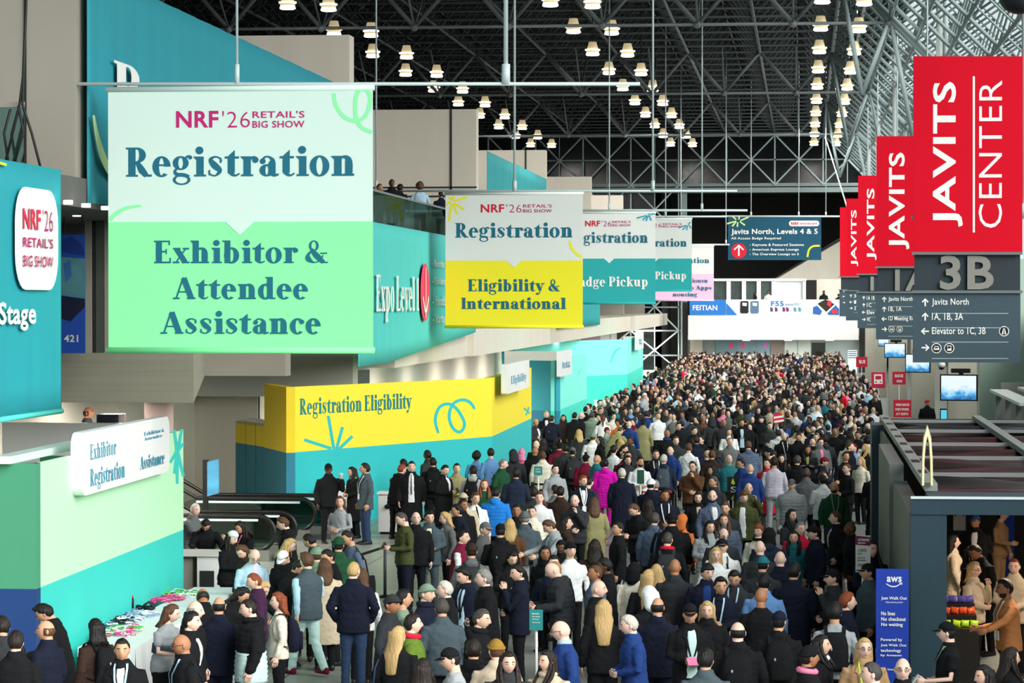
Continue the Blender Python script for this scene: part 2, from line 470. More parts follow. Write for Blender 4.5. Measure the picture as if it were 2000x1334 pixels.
# glass slope on the right
sl = MB(); p0 = (1.5, 19.0); p1 = (8.4, 12.1)
for k in range(8):
    f = k / 7; x = p0[0] + (p1[0] - p0[0]) * f; z = p0[1] + (p1[1] - p0[1]) * f
    member(sl, (x, 22, z), (x, YW, z), .075)
    x2, z2 = x + 1.0, z + 1.4
    member(sl, (x2, 22, z2), (x2, YW, z2), .06, 4)
for y in [YW - MOD * k for k in range(0, 55)]:
    rf = 1 if y > 96 else .5
    member(sl, (*(p0[0], y), p0[1]), (p1[0], y, p1[1]), .08 * rf)
    member(sl, (p0[0] + 1, y - MOD / 2, p0[1] + 1.4), (p1[0] + 1, y - MOD / 2, p1[1] + 1.4), .06, 4)
    for k in range(7):
        f0 = k / 7; f1 = (k + 1) / 7
        a = (p0[0] + (p1[0] - p0[0]) * f0, y, p0[1] + (p1[1] - p0[1]) * f0)
        b = (p0[0] + (p1[0] - p0[0]) * f1, y, p0[1] + (p1[1] - p0[1]) * f1)
        m_ = ((a[0] + b[0]) / 2 + 1.0, y - MOD / 2, (a[2] + b[2]) / 2 + 1.4)
        for q in (a, b): member(sl, q, m_, .045 * rf, 4)
for yr in (117.0, 155.5, 194.0):
    member(sl, (1.5, yr, 18.9), (8.2, yr, 12.1), .16, 8)
    for k in range(3):
        x = 3.4 + 2.1 * k; member(sl, (x, yr, 20.4 - x), (x - 1.1, yr, 18.2 - x - .9), .1, 6); member(sl, (x - 1.1, yr, 18.2 - x - .9), (x - 2.1, yr, 22.6 - x), .1, 6)
struct(sl.build('slope_frame', mat('slope frame steel', (128, 144, 146), rough=.45, noise=.05), smooth=True, fix=False))
g = MB(); q0 = (p0[0] + 1.3, p0[1] + 1.8); q1 = (p1[0] + 1.3, p1[1] + 1.8)
SKX = 4.7; struct(MB().prism([(2.8, 22, 20.85), (SKX, 22, 23.65 - SKX), (SKX, 22, 23.8 - SKX), (2.8, 22, 21.0)], (0, YW - 22, 0)).build('ceiling_3', M_deck))
q0 = (SKX, 23.6 - SKX)
g.poly([(q0[0], 22, q0[1]), (q1[0], 22, q1[1]), (q1[0], YW, q1[1]), (q0[0], YW, q0[1])])
struct(g.build('window_1', M_glass))
gw = MB(); gf = MB()
gw.poly([(9.2, 22, 5.2), (9.2, YW, 5.2), (9.2, YW, 13.6), (9.2, 22, 13.6)])
for k in range(0, 55): gf.bar((9.1, 22 + MOD * k, 5.2), (9.1, 22 + MOD * k, 13.6), .12)
for z in (5.2, 7.2, 9.3, 11.4, 13.5): gf.bar((9.1, 22, z), (9.1, YW, z), .1)
w2 = struct(gw.build('window_2', M_glass)); struct(gf.build('trim_2', M_steelL, fix=False))

# ------------------------------------------------------------------ end wall lattice
lt = MB(); lb = MB()
lx = [XL0 + MOD * k for k in range(-5, 4)]           # -25.7 .. 5.3
zs = [19.0, 17.0, 14.98, 13.0, 11.0]
ya = YW - .6
for i, x in enumerate(lx):
    full = x < -9.5
    lt.bar((x, ya, 0 if full else 14.98), (x, ya, 19), .12)
    if i < len(lx) - 1:
        xm = x + MOD / 2
        lt.bar((xm, ya, 0 if xm < -9.9 else 14.98), (xm, ya, 19), .07)
        for (za, zb) in ((19, 14.98), (14.98, 11.0), (11.0, 7.1), (7.1, 3.2), (3.2, 0)):
            if za <= 14.98 and xm > -9.9: break
            lt.tube((x, ya - .15, za), (x + MOD, ya - .15, zb), .07, 5); lt.tube((x + MOD, ya - .15, za), (x, ya - .15, zb), .07, 5)
for z in (19.0, 17.0, 14.98): lb.bar((lx[0], ya, z), (lx[-1], ya, z), .26 if z != 17 else .12)
for z in (13.0, 11.0, 9, 7.1, 5.1, 3.2, 1.2): lb.bar((lx[0], ya, z), (-9.6, ya, z), .12)
lb.bar((-20, ya - .3, 14.55), (5.4, ya - .3, 14.55), .4)
lb.bar((-9.75, ya, 0), (-9.75, ya, 14.9), .5)
struct(lt.build('end_wall_lattice', M_steelL, smooth=False, fix=False)); struct(lb.build('end_wall_beams', mat('end wall beam steel', (150, 166, 166), rough=.5), fix=False))
struct(MB().box(-11.6, 9, YW, YW + .4, 14.3, 22.3).build('wall_far_upper', M_dglass))
# the dark hall opening behind, with its stair parapets
YB = YW + 16
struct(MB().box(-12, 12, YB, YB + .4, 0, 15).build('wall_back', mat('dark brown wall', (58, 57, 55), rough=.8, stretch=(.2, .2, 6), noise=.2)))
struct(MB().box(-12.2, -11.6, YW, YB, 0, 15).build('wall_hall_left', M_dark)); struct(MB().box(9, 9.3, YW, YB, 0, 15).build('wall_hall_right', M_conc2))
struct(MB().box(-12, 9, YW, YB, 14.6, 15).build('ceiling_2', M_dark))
fr = frontal(YW + 4)
def px_plate(fr, pts, thick=.3, mb=None):
    mb = mb or MB(); mb.prism([fr.at(*fr.px(*p)) for p in pts], fr.n * -thick); return mb
t = thing('escalator_ramp', 'pale grey sloping parapet of the escalator behind the white bridge', 'escalator', (1.5, YW + 4, 0))
px_plate(fr, [(1505, 552), (1575, 510), (1640, 472), (1720, 425), (1720, 722), (1505, 722)], .35).build('parapet', M_conc, t)
px_plate(fr.shift(-1.6), [(1505, 548), (1640, 465), (1720, 418), (1720, 722), (1505, 722)], .25).build('far_parapet', M_conc2, t)
mb = MB(); mb.bar(fr.at(*fr.px(1505, 548), .1), fr.at(*fr.px(1640, 468), .1), .12); mb.build('handrail', M_black, t)

# bridge with its white box, sign strip and corridor windows
YBR = 219.0
fb = frontal(YBR)
u0, v1 = fb.px(1344, 616); u1, v0 = fb.px(1677, 664)
b = thing('bridge', 'plain white bridge box spanning the hall below the long advertising strip', 'bridge', (0, YBR, v0))
MB().box(u0, u1, YBR, YBR + 4.4, v0, v1).build('white_front', M_white, b)
u2, v2 = fb.px(1342, 585)
MB().box(u0, u1 + 1, YBR + 4.6, YBR + 5, v1, v2).build('rear_parapet', M_white, b)
s = thing('advertising_strip', 'long white advertising strip with a blue end and card terminals on the bridge', 'sign', (0, YBR, v1))
fs = frontal(YBR, .02)
slab(fs, px_rect(fs, 1347, 585, 1640, 615.5), .12).build('panel', mat('strip white', (236, 244, 246), noise=.02), s)
mb = MB(); px_polys(mb, fs, [[(1347, 585), (1418, 585), (1418, 615.5), (1347, 615.5)], [(1419, 592), (1440, 615.5), (1419, 615.5)]], .03); mb.build('blue_field', mat('strip blue', (40, 120, 205), noise=.03), s, fix=False)
letters(s, fs, [('FEITIAN', 1353, 596, 1401, 606, 'bold')], M_white, .045)
letters(s, fs, [('F55', 1506, 588, 1531, 598, 'bold'), ('Android POS', 1533, 592, 1561, 597, 'sans')], mat('strip blue ink', (60, 120, 200)), .03, 'lettering')
for k, (x0, c) in enumerate(((1446, (25, 27, 30)), (1466, (90, 118, 150)))):
    mb = MB(); uv = px_rect(fs, x0, 588, x0 + 16, 612); mb.prism([fs.at(u, v, .03) for u, v in rrect(uv[0][0], uv[3][1], uv[1][0], uv[0][1], .12)], fs.n * .01); mb.m(1)
    px_polys(mb, fs, [[(x0 + 4, 591), (x0 + 13, 592), (x0 + 12, 598), (x0 + 4, 597)]], .045)
    mb.build('terminal_picture', [mat('terminal%d' % k, c), M_white], s, fix=False)
mb = MB()
for x0, ci in ((1504, 0), (1513, 1), (1528, 1), (1535, 1), (1550, 2), (1559, 2)):
    mb.m(ci); px_polys(mb, fs, [[(x0, 600), (x0 + 5, 601), (x0 + 6, 608), (x0 + 1, 609)]], .03)
mb.build('small_pictures', [mat('pic grey', (70, 80, 90)), mat('pic purple', (120, 40, 110)), mat('pic teal', (90, 150, 160))], s, fix=False)
mb = MB()
mb.m(0); px_polys(mb, fs, [[(1597, 593), (1612, 584.5), (1630, 594), (1614, 609)]], .03)
mb.m(1); px_polys(mb, fs, [[(1618, 585), (1625, 590), (1622, 600), (1615, 595)]], .04)
mb.m(2); px_polys(mb, fs, [[(1588, 600), (1596, 597), (1606, 608), (1602, 615), (1588, 613)], [(1616, 612), (1632, 596), (1639, 603), (1639, 615), (1618, 615)]], .03)
mb.m(1); px_polys(mb, fs, [[(1624, 606), (1632, 603), (1637, 612), (1626, 613)]], .04)
mb.build('collage', [mat('col dark', (45, 38, 32)), mat('col red', (215, 50, 65)), mat('col blue', (45, 100, 175))], s, fix=False)
# corridor windows behind the strip
fw = frontal(YBR + 4.5)
mb = MB()
edges = [1397, 1419, 1427, 1449, 1457, 1478, 1486, 1507, 1515, 1568, 1573, 1595]
for i in range(0, len(edges) - 1):
    pass
px_plate(fw, [(1394, 544), (1575, 544), (1575, 549), (1394, 549)], .2, mb)
for x0, x1 in ((1419, 1427), (1449, 1457), (1478, 1486), (1507, 1515), (1568, 1574)): px_plate(fw, [(x0, 548), (x1, 548), (x1, 588), (x0, 588)], .2, mb)
struct(mb.build('window_frame_3', M_white))
fw2 = frontal(YBR + 4.7)
mb = MB(); px_plate(fw2, [(1393, 549), (1515, 549), (1515, 588), (1393, 588)], .05, mb); struct(mb.build('window_3', mat('corridor glass', (66, 78, 76), rough=.1, noise=.6, scale=1.6)))
mb = MB(); px_plate(fw2, [(1515, 549), (1570, 549), (1570, 588), (1515, 588)], .05, mb); struct(mb.build('window_4', mat('lit blinds', (225, 232, 236), noise=.1, stretch=(6, 1, .1))))
mb = MB(); px_plate(fw2, [(1573, 547), (1595, 547), (1595, 588), (1573, 588)], .05, mb); struct(mb.build('door_1', M_black))
mb = MB(); px_plate(frontal(YBR + 5.3), [(1595, 545), (1680, 545), (1680, 590), (1595, 590)], .05, mb); struct(mb.build('wall_corridor', M_conc))
# glazed doors below the bridge
fd = frontal(YBR + 7)
def dplate(name, x0, x1, m, y0=655, y1=735, off=0.0):
    mb = MB(); px_plate(fd.shift(off), [(x0, y0), (x1, y0), (x1, y1), (x0, y1)], .1, mb); return struct(mb.build(name, m))
dplate('wall_entrance', 1336, 1690, mat('entrance wall', (150, 160, 156), noise=.05))
dplate('window_5', 1398, 1438, mat('entrance glass', (120, 146, 155), rough=.12, noise=.15, scale=.6), off=.15)
dplate('window_6', 1439, 1504, mat('entrance glass', (120, 146, 155)), off=.15)
dplate('trim_3', 1348, 1372, M_conc, off=.3); dplate('trim_4', 1533, 1583, mat('pale green panel', (196, 205, 194)), off=.2); dplate('trim_5', 1505, 1531, mat('brown panel', (120, 108, 98)), off=.2)
dplate('trim_6', 1678, 1692, M_dark, 620, 740, off=.5); dplate('trim_7', 1333, 1343, M_dark, 590, 740, off=.3)
for x in (1437.5, 1463, 1477, 1557): dplate('trim_8', x, x + 1.4, M_steel, off=.35)
for i, (x0, x1, c) in enumerate(((1424, 1431, (240, 70, 110)), (1447, 1454, (240, 70, 110)), (1491, 1498, (205, 110, 190)))):
    mb = MB(); px_plate(fd.shift(.18), [(x0, 670), (x1, 670), (x1, 680), (x0, 680)], .035, mb)
    tag(mb.build('poster', mat('poster%d' % i, c)), ['small pink poster on the entrance glass, nearest the pale pillar', 'small pink poster on the entrance glass, in the middle', 'small lilac poster on the entrance glass beside the brown panel'][i], 'poster', 'posters on the entrance glass')
p = thing('portrait_poster', 'dark poster showing a face, standing behind the far end of the crowd', 'poster', (0, YBR - 2, 0))
fp = frontal(YBR - 2)
slab(fp, px_rect(fp, 1585, 669, 1612, 728), .1).build('board', mat('poster dark', (40, 44, 40)), p)
mb = MB(); px_polys(mb, fp, [[(1590, 690), (1598, 686), (1607, 690), (1607, 708), (1599, 714), (1591, 706)]], .02); mb.build('face_picture', mat('poster skin', (205, 165, 150)), p, fix=False)
mb = MB(); px_polys(mb, fp, [[(1590, 690), (1598, 684), (1608, 690), (1608, 697), (1590, 695)]], .03); mb.build('hat_picture', M_black, p, fix=False)
p = thing('lit_display', 'small white lit display panel on the far right, behind the crowd', 'display', (0, YBR - 1, 0))
fp = frontal(YBR - 1)
slab(fp, px_rect(fp, 1656, 684, 1674, 728), .2).build('case', mat('display white', (225, 235, 240), emit=.6), p)
mb = MB(); px_polys(mb, fp, [[(1657, 686 + 4 * k), (1673, 686 + 4 * k), (1673, 687.5 + 4 * k), (1657, 687.5 + 4 * k)] for k in range(4)], .02); mb.build('picture_lines', mat('display blue', (60, 95, 130)), p, fix=False)

# ------------------------------------------------------------------ stepped concrete terraces along the left
FX = -11.0
def under_fill_lights(k, y0, y1):  # fixtures and lamps added to brighten the walls below the fascia
    n = 3
    for i in range(n):
        y = y0 + (y1 - y0) * (i + .5) / n; c = (-12.6 if k else -12.4 - .2007 * (y - 51), y, 3.66)
        o_ = tag(MB().lathe(c, [(.02, .05), (.22, .05), (.22, -.02), (.02, -.025)], 14).build('added_soffit_light', mat('downlight glow', (255, 250, 240), emit=6.0), smooth=True), 'flat round light under the low concrete fascia, %s along the wall' % (ORD[3 * k + i] if 3 * k + i < 20 else 'last'), 'light', 'lights under the fascia')
        a_ = bpy.data.lights.new('added_soffit_lamp', 'AREA'); a_.shape = 'DISK'; a_.size = .5; a_.energy = 270; a_.color = (1, .93, .84); a_.spread = math.radians(170)
        ao = bpy.data.objects.new('added_soffit_lamp', a_); COL.objects.link(ao); ao.parent = o_; ao.location = (c[0], c[1], 3.62)
PY = [43.0, 69.0, 96.0, 122.0, 148.0, 174.0, 200.0, 226.0]
for k, y in enumerate(PY):
    zt_ = 12.0
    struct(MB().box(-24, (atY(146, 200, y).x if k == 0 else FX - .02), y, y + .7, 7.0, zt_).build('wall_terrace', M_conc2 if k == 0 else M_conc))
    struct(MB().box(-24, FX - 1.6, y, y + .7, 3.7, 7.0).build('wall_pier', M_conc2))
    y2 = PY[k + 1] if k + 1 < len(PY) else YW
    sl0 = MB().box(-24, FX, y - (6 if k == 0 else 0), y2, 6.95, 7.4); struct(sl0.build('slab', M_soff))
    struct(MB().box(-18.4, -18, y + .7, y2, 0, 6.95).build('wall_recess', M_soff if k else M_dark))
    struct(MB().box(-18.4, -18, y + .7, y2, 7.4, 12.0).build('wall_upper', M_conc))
    if k == 0:
        struct(MB().prism([(-18, 51, 3.68), (FX, 51, 3.68), (-16.4, 77.9, 3.68), (-18, 77.9, 3.68)], (0, 0, .92)).build('fascia', M_board))
    else:
        if k == 1: struct(MB().box(-19, -12.37, 78, 78.9, 2.9, 4.02).build('fascia_block', M_boardL)); struct(MB().box(-19, -12.33, 77.95, 78.95, 4.02, 4.10).build('fascia_cap', M_white))
        struct(MB().box(-18, FX - .35 if k == 1 else FX - .1, 79.0 if k == 1 else y, y2, 3.68, 4.6).build('fascia', M_conc))
    struct(MB().box(-17.3, -17, max(y, 51), y2, 0, 3.68).build('wall_lower', M_conc)) if k == 0 else struct(MB().box(-15.5, -15.2, 79 if k == 1 else y, y2, 0, 3.68).build('wall_lower', M_conc))
    if k == 1: struct(MB().box(-17.3, -15.2, 78.95, 79.2, 0, 3.68).build('wall_lower', M_conc)); struct(MB().box(-17.3, -17, 69, 79, 0, 3.68).build('wall_lower', M_conc))
    under_fill_lights(k, 52 if k == 0 else 79 if k == 1 else y, 66 if k == 0 else y2)
# joints of the terrace walls
mb = MB()
for k in (2, 3):
    y = PY[k] - .03
    for z in (9.35, 9.05): mb.box(-24, FX, y, y + .05, z, z + .05)
    mb.box(FX - .9, FX - .84, y, y + .05, 7, 12)
for x in (-11.9, -12.8): mb.box(x, x + .03, PY[0] - .03, PY[0], 7, 12)
struct(mb.build('wall_joints', M_dark))
struct(MB().box(-13.5, FX - .05, PY[0] + .7, PY[0] + .9, 7.0, 12).build('slot_shade_plate', M_black))  # black plate stands in for the shade of the recessed gap
struct(MB().box(-18, FX - .3, 52, 52.3, 4.6, 6.95).build('wall_lobby', M_soff))
# downlights in the first soffit, doors and the blue screen below it
for i, (x, y) in enumerate(((133, 398), (168, 404), (206, 409), (150, 422))):
    p = atZ(x, y, 6.94)
    tag(MB().lathe(p, [(0.07, .05), (.07, -.006), (.01, -.007)], 12).build('downlight', mat('downlight glow', (255, 250, 240), emit=6.0), smooth=True), 'small round downlight in the grey soffit, %s one counted towards the mint banner' % ORD[i], 'downlight', 'downlights in the soffit')
f4 = frontal(47.5)
s = thing('blue_banner', 'narrow blue illustrated banner numbered 421 behind the teal stage banner', 'banner', tuple(f4.at(*f4.px(143, 690))))
u0, v1 = f4.px(119, 458); u1, v0 = f4.px(166, 690)
slab(f4, [(u0, v0), (u1, v0), (u1, v1), (u0, v1)], .05).build('fabric', mat('421 blue', (36, 84, 190), noise=.1), s)
mb = MB()
mb.m(0); px_polys(mb, f4, [[(119, 470), (140, 462), (158, 475), (166, 492), (166, 500), (119, 492)]], .01)
mb.m(1); px_polys(mb, f4, [[(119, 502), (166, 505), (166, 583), (140, 580), (119, 576)]], .01)
mb.m(2); px_polys(mb, f4, [[(119, 578), (166, 584), (166, 600), (150, 615), (138, 628), (119, 622)]], .01)
mb.m(3); px_polys(mb, f4, [[(124, 515), (138, 508), (140, 540), (128, 552)]], .012)
mb.build('illustration', [mat('421 deep', (28, 60, 150)), mat('421 sea', (92, 150, 165), noise=.3, scale=3), mat('421 dark', (20, 28, 60)), mat('421 mid', (60, 120, 190))], s, fix=False)
MB().tube(Vector((u0 + .05, 47.52, v1 - .02)), Vector((u0 + .05, 47.52, 7.0)), .01, 6).build('cord', M_black, s); MB().tube(Vector((u1 - .05, 47.52, v1 - .02)), Vector((u1 - .05, 47.52, 7.0)), .01, 6).build('cord', M_black, s)
letters(s, f4, [('421', 125, 654, 153, 668, 'bold')], M_white, .012)
f8 = frontal(50.0)
for nm_, xa, xb, m_ in (('trim_9', 166, 180, M_conc2), ('trim_10', 181, 186, M_dark), ('trim_12', 187, 203, mat('grey green door', (78, 84, 78))), ('trim_13', 204, 212, M_conc2)):
    ua_ = f8.px(xa, 600)[0]; ub_ = f8.px(xb, 600)[0]; struct(MB().box(ua_, ub_, 50, 50.2, 4.6, 6.95).build(nm_, m_))
mb = MB().box(FX - .25, FX + .02, 49.4, 51, 5.6, 5.68); struct(mb.build('trim_11', M_soff))
# grey parapet below the stage banner with a landing for one person
f5 = frontal(53.0)
u0, v1 = f5.px(105, 826); u1, _ = f5.px(255, 826)
struct(MB().box(u0 - 1, u1, 53, 53.2, 0, v1).build('wall_landing', M_white))
struct(MB().box(u0 - 1, u1, 53.2, 56, 0, 1.66).build('landing', M_conc2))
u0, v1 = f5.px(181, 811); u1, v0 = f5.px(224, 829)
tag(MB().box(u0, u1, 53.3, 53.9, 1.66, v1).build('dark_counter', mat('dark blue counter', (34, 40, 58))), 'dark blue counter top behind the grey parapet under the fascia', 'counter')
struct(MB().box(*[f5.px(253, 800)[0], f5.px(298, 800)[0]], 54.2, 54.8, 0, 3.68).build('pillar', mat('pinkish pillar', (196, 172, 162))))
# opening's shade as a black plate, and a pale block behind the booths
f9 = Frame(Vector((-15.1, 70, 0)), Vector((-15.1, 120, 0))); mb = MB(); mb.prism([f9.at(*f9.px(*p)) for p in ((686, 724), (722, 722), (722, 752), (686, 754))], f9.n * -.05); struct(mb.build('opening_shade_plate', M_black))
f9 = frontal(104.0); ua_, vb_ = f9.px(985, 686); ub_ = f9.px(1090, 686)[0]; struct(MB().box(ua_, ub_, 104, 104.5, 0, vb_).build('wall_block', M_boardL))
for i in range(3):  # lamps added to brighten the entrance below the bridge
    c = (-4.5 + 3.2 * i, YBR + 3.5, 2.55); a_ = bpy.data.lights.new('bridge_fill', 'AREA'); a_.shape = 'DISK'; a_.size = .6; a_.energy = 260
    o_ = tag(MB().lathe(c, [(.02, .09), (.3, .09), (.3, 0), (.02, -.005)], 14).build('added_soffit_light', mat('downlight glow', (255, 250, 240), emit=6.0), smooth=True), 'flat round light under the white bridge, %s from the left' % ORD[i], 'light', 'lights under the bridge')
    ao = bpy.data.objects.new('bridge_fill', a_); COL.objects.link(ao); ao.parent = o_; ao.location = (c[0], c[1], 2.5)
# balcony with a glass rail in the second bay and its things
t = thing('glass_balustrade', 'green tinted glass balustrade along the terrace above the Expo Level 1 banner', 'balustrade', (FX, 71, 7.4))
MB().box(FX - .06, FX - .04, 70.5, 95.5, 7.4, 8.36).build('glass_pane', M_railg, t)
MB().bar((FX - .05, 70.5, 8.38), (FX - .05, 95.5, 8.38), .06).build('handrail', M_steel, t)
t = thing('glass_balustrade', 'green tinted glass balustrade with dark cables at the top of the left edge', 'balustrade', (FX - .5, 38.5, 7.4))
_p = atY(50, 205, 41.5); _q = atY(50, 318, 41.5)
MB().box(-15, _p.x, 41.4, 41.44, _q.z, _p.z).build('glass_pane', M_railg, t)
MB().bar((-15, 41.42, _p.z), (_p.x, 41.42, _p.z), .08).build('handrail', M_conc2, t)
f6 = frontal(41.2)
mb = MB()
for P in ([(52, -20), (45, 150), (38, 205), (10, 320)], [(52, -20), (46, 150), (44, 205), (62, 260), (80, 330)], [(20, 215), (8, 260), (16, 315)], [(36, 208), (46, 260), (28, 318)]):
    mb.limb([f6.at(*f6.px(*p)) for p in P], [.022] * len(P), 6)
tag(mb.build('black_cable', M_black, smooth=True), 'black cables hanging down the concrete pier at the top left', 'cable')
# ================================================================== hanging banners, drapes and signs
C_mint = mat('banner pale mint', (210, 234, 226), noise=.02, rough=.75, scale=.6)
C_green = mat('banner light green', (140, 250, 170), noise=.02, rough=.75, scale=.6)
C_offw = mat('banner off white', (229, 232, 230), noise=.02, rough=.75, scale=.6)
C_yell = mat('banner yellow', (246, 234, 42), noise=.02, rough=.75, scale=.6)
C_teal = mat('banner teal', (38, 168, 172), noise=.03, rough=.75, scale=.6)
C_pink = mat('banner pink', (236, 196, 228), noise=.02, rough=.75, scale=.6)
C_ink = mat('dark teal ink', (18, 104, 128), noise=.08, scale=4)
C_magenta = mat('magenta ink', (190, 20, 110), noise=.12, scale=3)
C_red = mat('red ink', (214, 20, 50), noise=.05)
C_drape = mat('teal drape', (40, 150, 166), noise=.05, rough=.8, scale=1.0, stretch=(1, 3, .2))
C_drape2 = mat('turquoise drape', (84, 206, 200), noise=.05, rough=.8, scale=1.0, stretch=(1, 3, .2))
C_drape3 = mat('aqua drape', (44, 158, 162), noise=.05, rough=.8, scale=1.0, stretch=(1, 3, .2))
C_limeL = mat('pale lime ink', (200, 240, 170), noise=.03)

def nrf(parent, fr, x0, y0, x1, y1, sub=True):
    w = x1 - x0; h = y1 - y0
    letters(parent, fr, [('NRF', x0, y0, x0 + w * .33, y1, 'bold')], C_red if not sub else C_magenta, .015, 'logo')
    it = [("'26", x0 + w * .36, y0, x0 + w * .575, y1, 'thin'), ("RETAIL'S", x0 + w * .595, y0, x1, y0 + h * .40, 'sans'), ('BIG SHOW', x0 + w * .595, y0 + h * .60, x1, y1, 'sans')]
    letters(parent, fr, it, C_magenta, .015, 'logo')

def hang_banner(name, label, x0, y0, x1, y1, Y, ysplit, top, bot, xn=None, group='hanging registration banners'):
    fr = frontal(Y)
    u0, v1 = fr.px(x0, y0); u1, v0 = fr.px(x1, y1); vs = fr.px((x0 + x1) / 2, ysplit)[1]
    t = thing(name, label, 'banner', tuple(fr.at((u0 + u1) / 2, v0)), group)
    slab(fr, [(u0, vs), (u1, vs), (u1, v1), (u0, v1)], .03).build('upper_panel', top, t)
    slab(fr, [(u0, v0), (u1, v0), (u1, vs), (u0, vs)], .03).build('lower_panel', bot, t)
    w = (u1 - u0); xc = (u0 + u1) / 2 if xn is None else fr.px(xn, y0)[0]
    mb = MB(); mb.poly([fr.at(xc - .055 * w, vs, .006), fr.at(xc, vs - .05 * w, .006), fr.at(xc + .055 * w, vs, .006)]); mb.build('notch', top, t, fix=False)
    MB().tube(fr.at(u0 - .03, v0 + .04, -.015), fr.at(u1 + .03, v0 + .04, -.015), .05, 10).build('bottom_rod', bot, t, True)
    MB().tube(fr.at(u0 - .03, v1 - .04, -.015), fr.at(u1 + .03, v1 - .04, -.015), .045, 10).build('top_rod', top, t, True)
    return t, fr
Y1, Y2, Y3, Y4, Y5 = YS(129), YS(66.9), YS(44.8), YS(36.2), YS(30.5)
# banner 1
t, fr = hang_banner('hanging_banner', 'large mint and green banner reading Registration Exhibitor & Attendee Assistance', 211, 170, 728, 690, Y1, 433, C_mint, C_green)
nrf(t, fr, 344, 217, 595, 249)
letters(t, fr, [('Registration', 246, 287, 692, 360, 'serif'), ('Exhibitor &', 301, 469, 641, 515, 'serif'), ('Attendee', 338, 541, 602, 585, 'serif'), ('Assistance', 314, 607, 627, 653, 'serif')], C_ink, .012)
mb = MB(); px_brush(mb, fr, [(652, 182), (656, 205), (672, 228), (694, 236), (712, 228), (722, 205), (722, 185), (712, 174), (700, 178), (694, 200), (696, 232), (708, 250), (727, 258)], 7.5, .012); mb.build('curl_graphic', C_green, t, fix=False); mb = MB()
px_brush(mb, fr, [(214, 430, 9), (228, 416, 8), (248, 406, 7), (276, 402, 5)], 8, .012); mb.build('curl_graphic', C_green, t, fix=False)
# banner 2
t, fr = hang_banner('hanging_banner', 'white and yellow banner reading Registration Eligibility & International', 870, 376, 1138, 641, Y2, 509, C_offw, C_yell)
nrf(t, fr, 939, 399, 1078, 415, False)
letters(t, fr, [('Registration', 889, 435, 1118, 472, 'serif'), ('Eligibility &', 914, 545, 1094, 576, 'serif'), ('International', 901, 581, 1106, 604, 'serif')], C_ink, .012)
mb = MB()
for a, b in (((876, 384), (884, 391)), ((888, 392), (912, 385)), ((886, 396), (906, 409)), ((882, 396), (877, 432)), ((880, 394), (871, 400)), ((884, 392), (888, 378)), ((885, 398), (893, 418))): px_brush(mb, fr, [(*a, 4), (*b, 4.5)], 4, .012, False)
px_brush(mb, fr, [(1112, 470, 4), (1117, 485, 5), (1126, 496, 5), (1137, 502, 5)], 5, .012); mb.build('star_graphic', C_yell, t, fix=False)
# banner 3
t, fr = hang_banner('hanging_banner', 'white and teal banner reading Registration Badge Pickup, behind the yellow one', 1100, 414, 1280, 594, Y3, 505, C_offw, C_teal)
nrf(t, fr, 1143, 431, 1232, 442, False)
letters(t, fr, [('Registration', 1108, 453, 1265, 480, 'serif')], C_ink, .012); letters(t, fr, [('Badge Pickup', 1117, 540, 1265, 565, 'serif')], M_white, .012, 'white_lettering')
mb = MB()
for a, b in (((1263, 421), (1244, 426)), ((1264, 422), (1255, 430)), ((1266, 421), (1262, 432)), ((1268, 420), (1272, 431)), ((1270, 419), (1279, 417)), ((1266, 419), (1270, 414))): px_brush(mb, fr, [(*a, 2.5), (*b, 3)], 3, .012, False)
mb.build('star_graphic', mat('star blue', (46, 160, 190)), t, fix=False)
# banner 4
t, fr = hang_banner('hanging_banner', 'smaller white and teal banner ending in Pickup, tucked behind the Badge Pickup one', 1206, 426, 1351, 569, Y4, 505, C_offw, C_teal)
nrf(t, fr, 1240, 436, 1332, 444, False)
letters(t, fr, [('Registration', 1215, 466, 1341, 486, 'serif')], C_ink, .012); letters(t, fr, [('Badge Pickup', 1222, 530, 1340, 550, 'serif')], M_white, .012, 'white_lettering')
mb = MB()
for a, b in (((1340, 440), (1325, 445)), ((1341, 441), (1333, 449)), ((1343, 440), (1341, 450)), ((1345, 438), (1350, 446)), ((1344, 437), (1349, 434))): px_brush(mb, fr, [(*a, 2), (*b, 2.5)], 3, .012, False)
mb.build('star_graphic', mat('star blue', (46, 160, 190)), t, fix=False)
# banner 5
t, fr = hang_banner('hanging_banner', 'white and pink banner reading Registration Solutions Info Apps Housing, farthest of the row', 1278, 479, 1394, 588, Y5, 535, C_offw, C_pink)
letters(t, fr, [('Registration', 1290, 503, 1385, 517, 'serif'), ('Solutions,', 1322, 544, 1382, 552, 'serif'), ('Info Apps', 1326, 558, 1390, 568, 'serif'), ('Housing', 1314, 571, 1362, 581, 'serif')], C_ink, .012)

# rails the banners hang from
def rail(label, fr, xa, xb, y, poles, r=.06):
    t = thing('hanging_rail', label, 'rail', tuple(fr.at(*fr.px((xa + xb) / 2, y))), 'rails the banners hang from')
    MB().tube(fr.at(*fr.px(xa, y)), fr.at(*fr.px(xb, y)), r, 10).build('crossbar', M_steelL, t, True)
    for x, rr in poles:
        mb = MB(); a = fr.px(x, y); mb.tube(fr.at(*a), fr.at(a[0], 21.5), rr, 8); mb.tube(fr.at(a[0], a[1]), fr.at(a[0], a[1] + .3), rr * 1.9, 8)
        mb.build('pole', M_steelL, t, True)
rail('pale steel rail on two poles carrying the large mint banner', frontal(Y1, -.02), -60, 1250, 164, ((463, .02), (988, .034)), .028)
rail('pale steel rail carrying the white and yellow banner', frontal(Y2, -.02), 700, 1440, 373, ((735, .025), (1005, .035), (1275, .03)), .035)
rail('thin pale rail carrying the Badge Pickup banner', frontal(Y3, -.02), 1085, 1460, 411, ((1190, .03), (1371, .03)), .05)
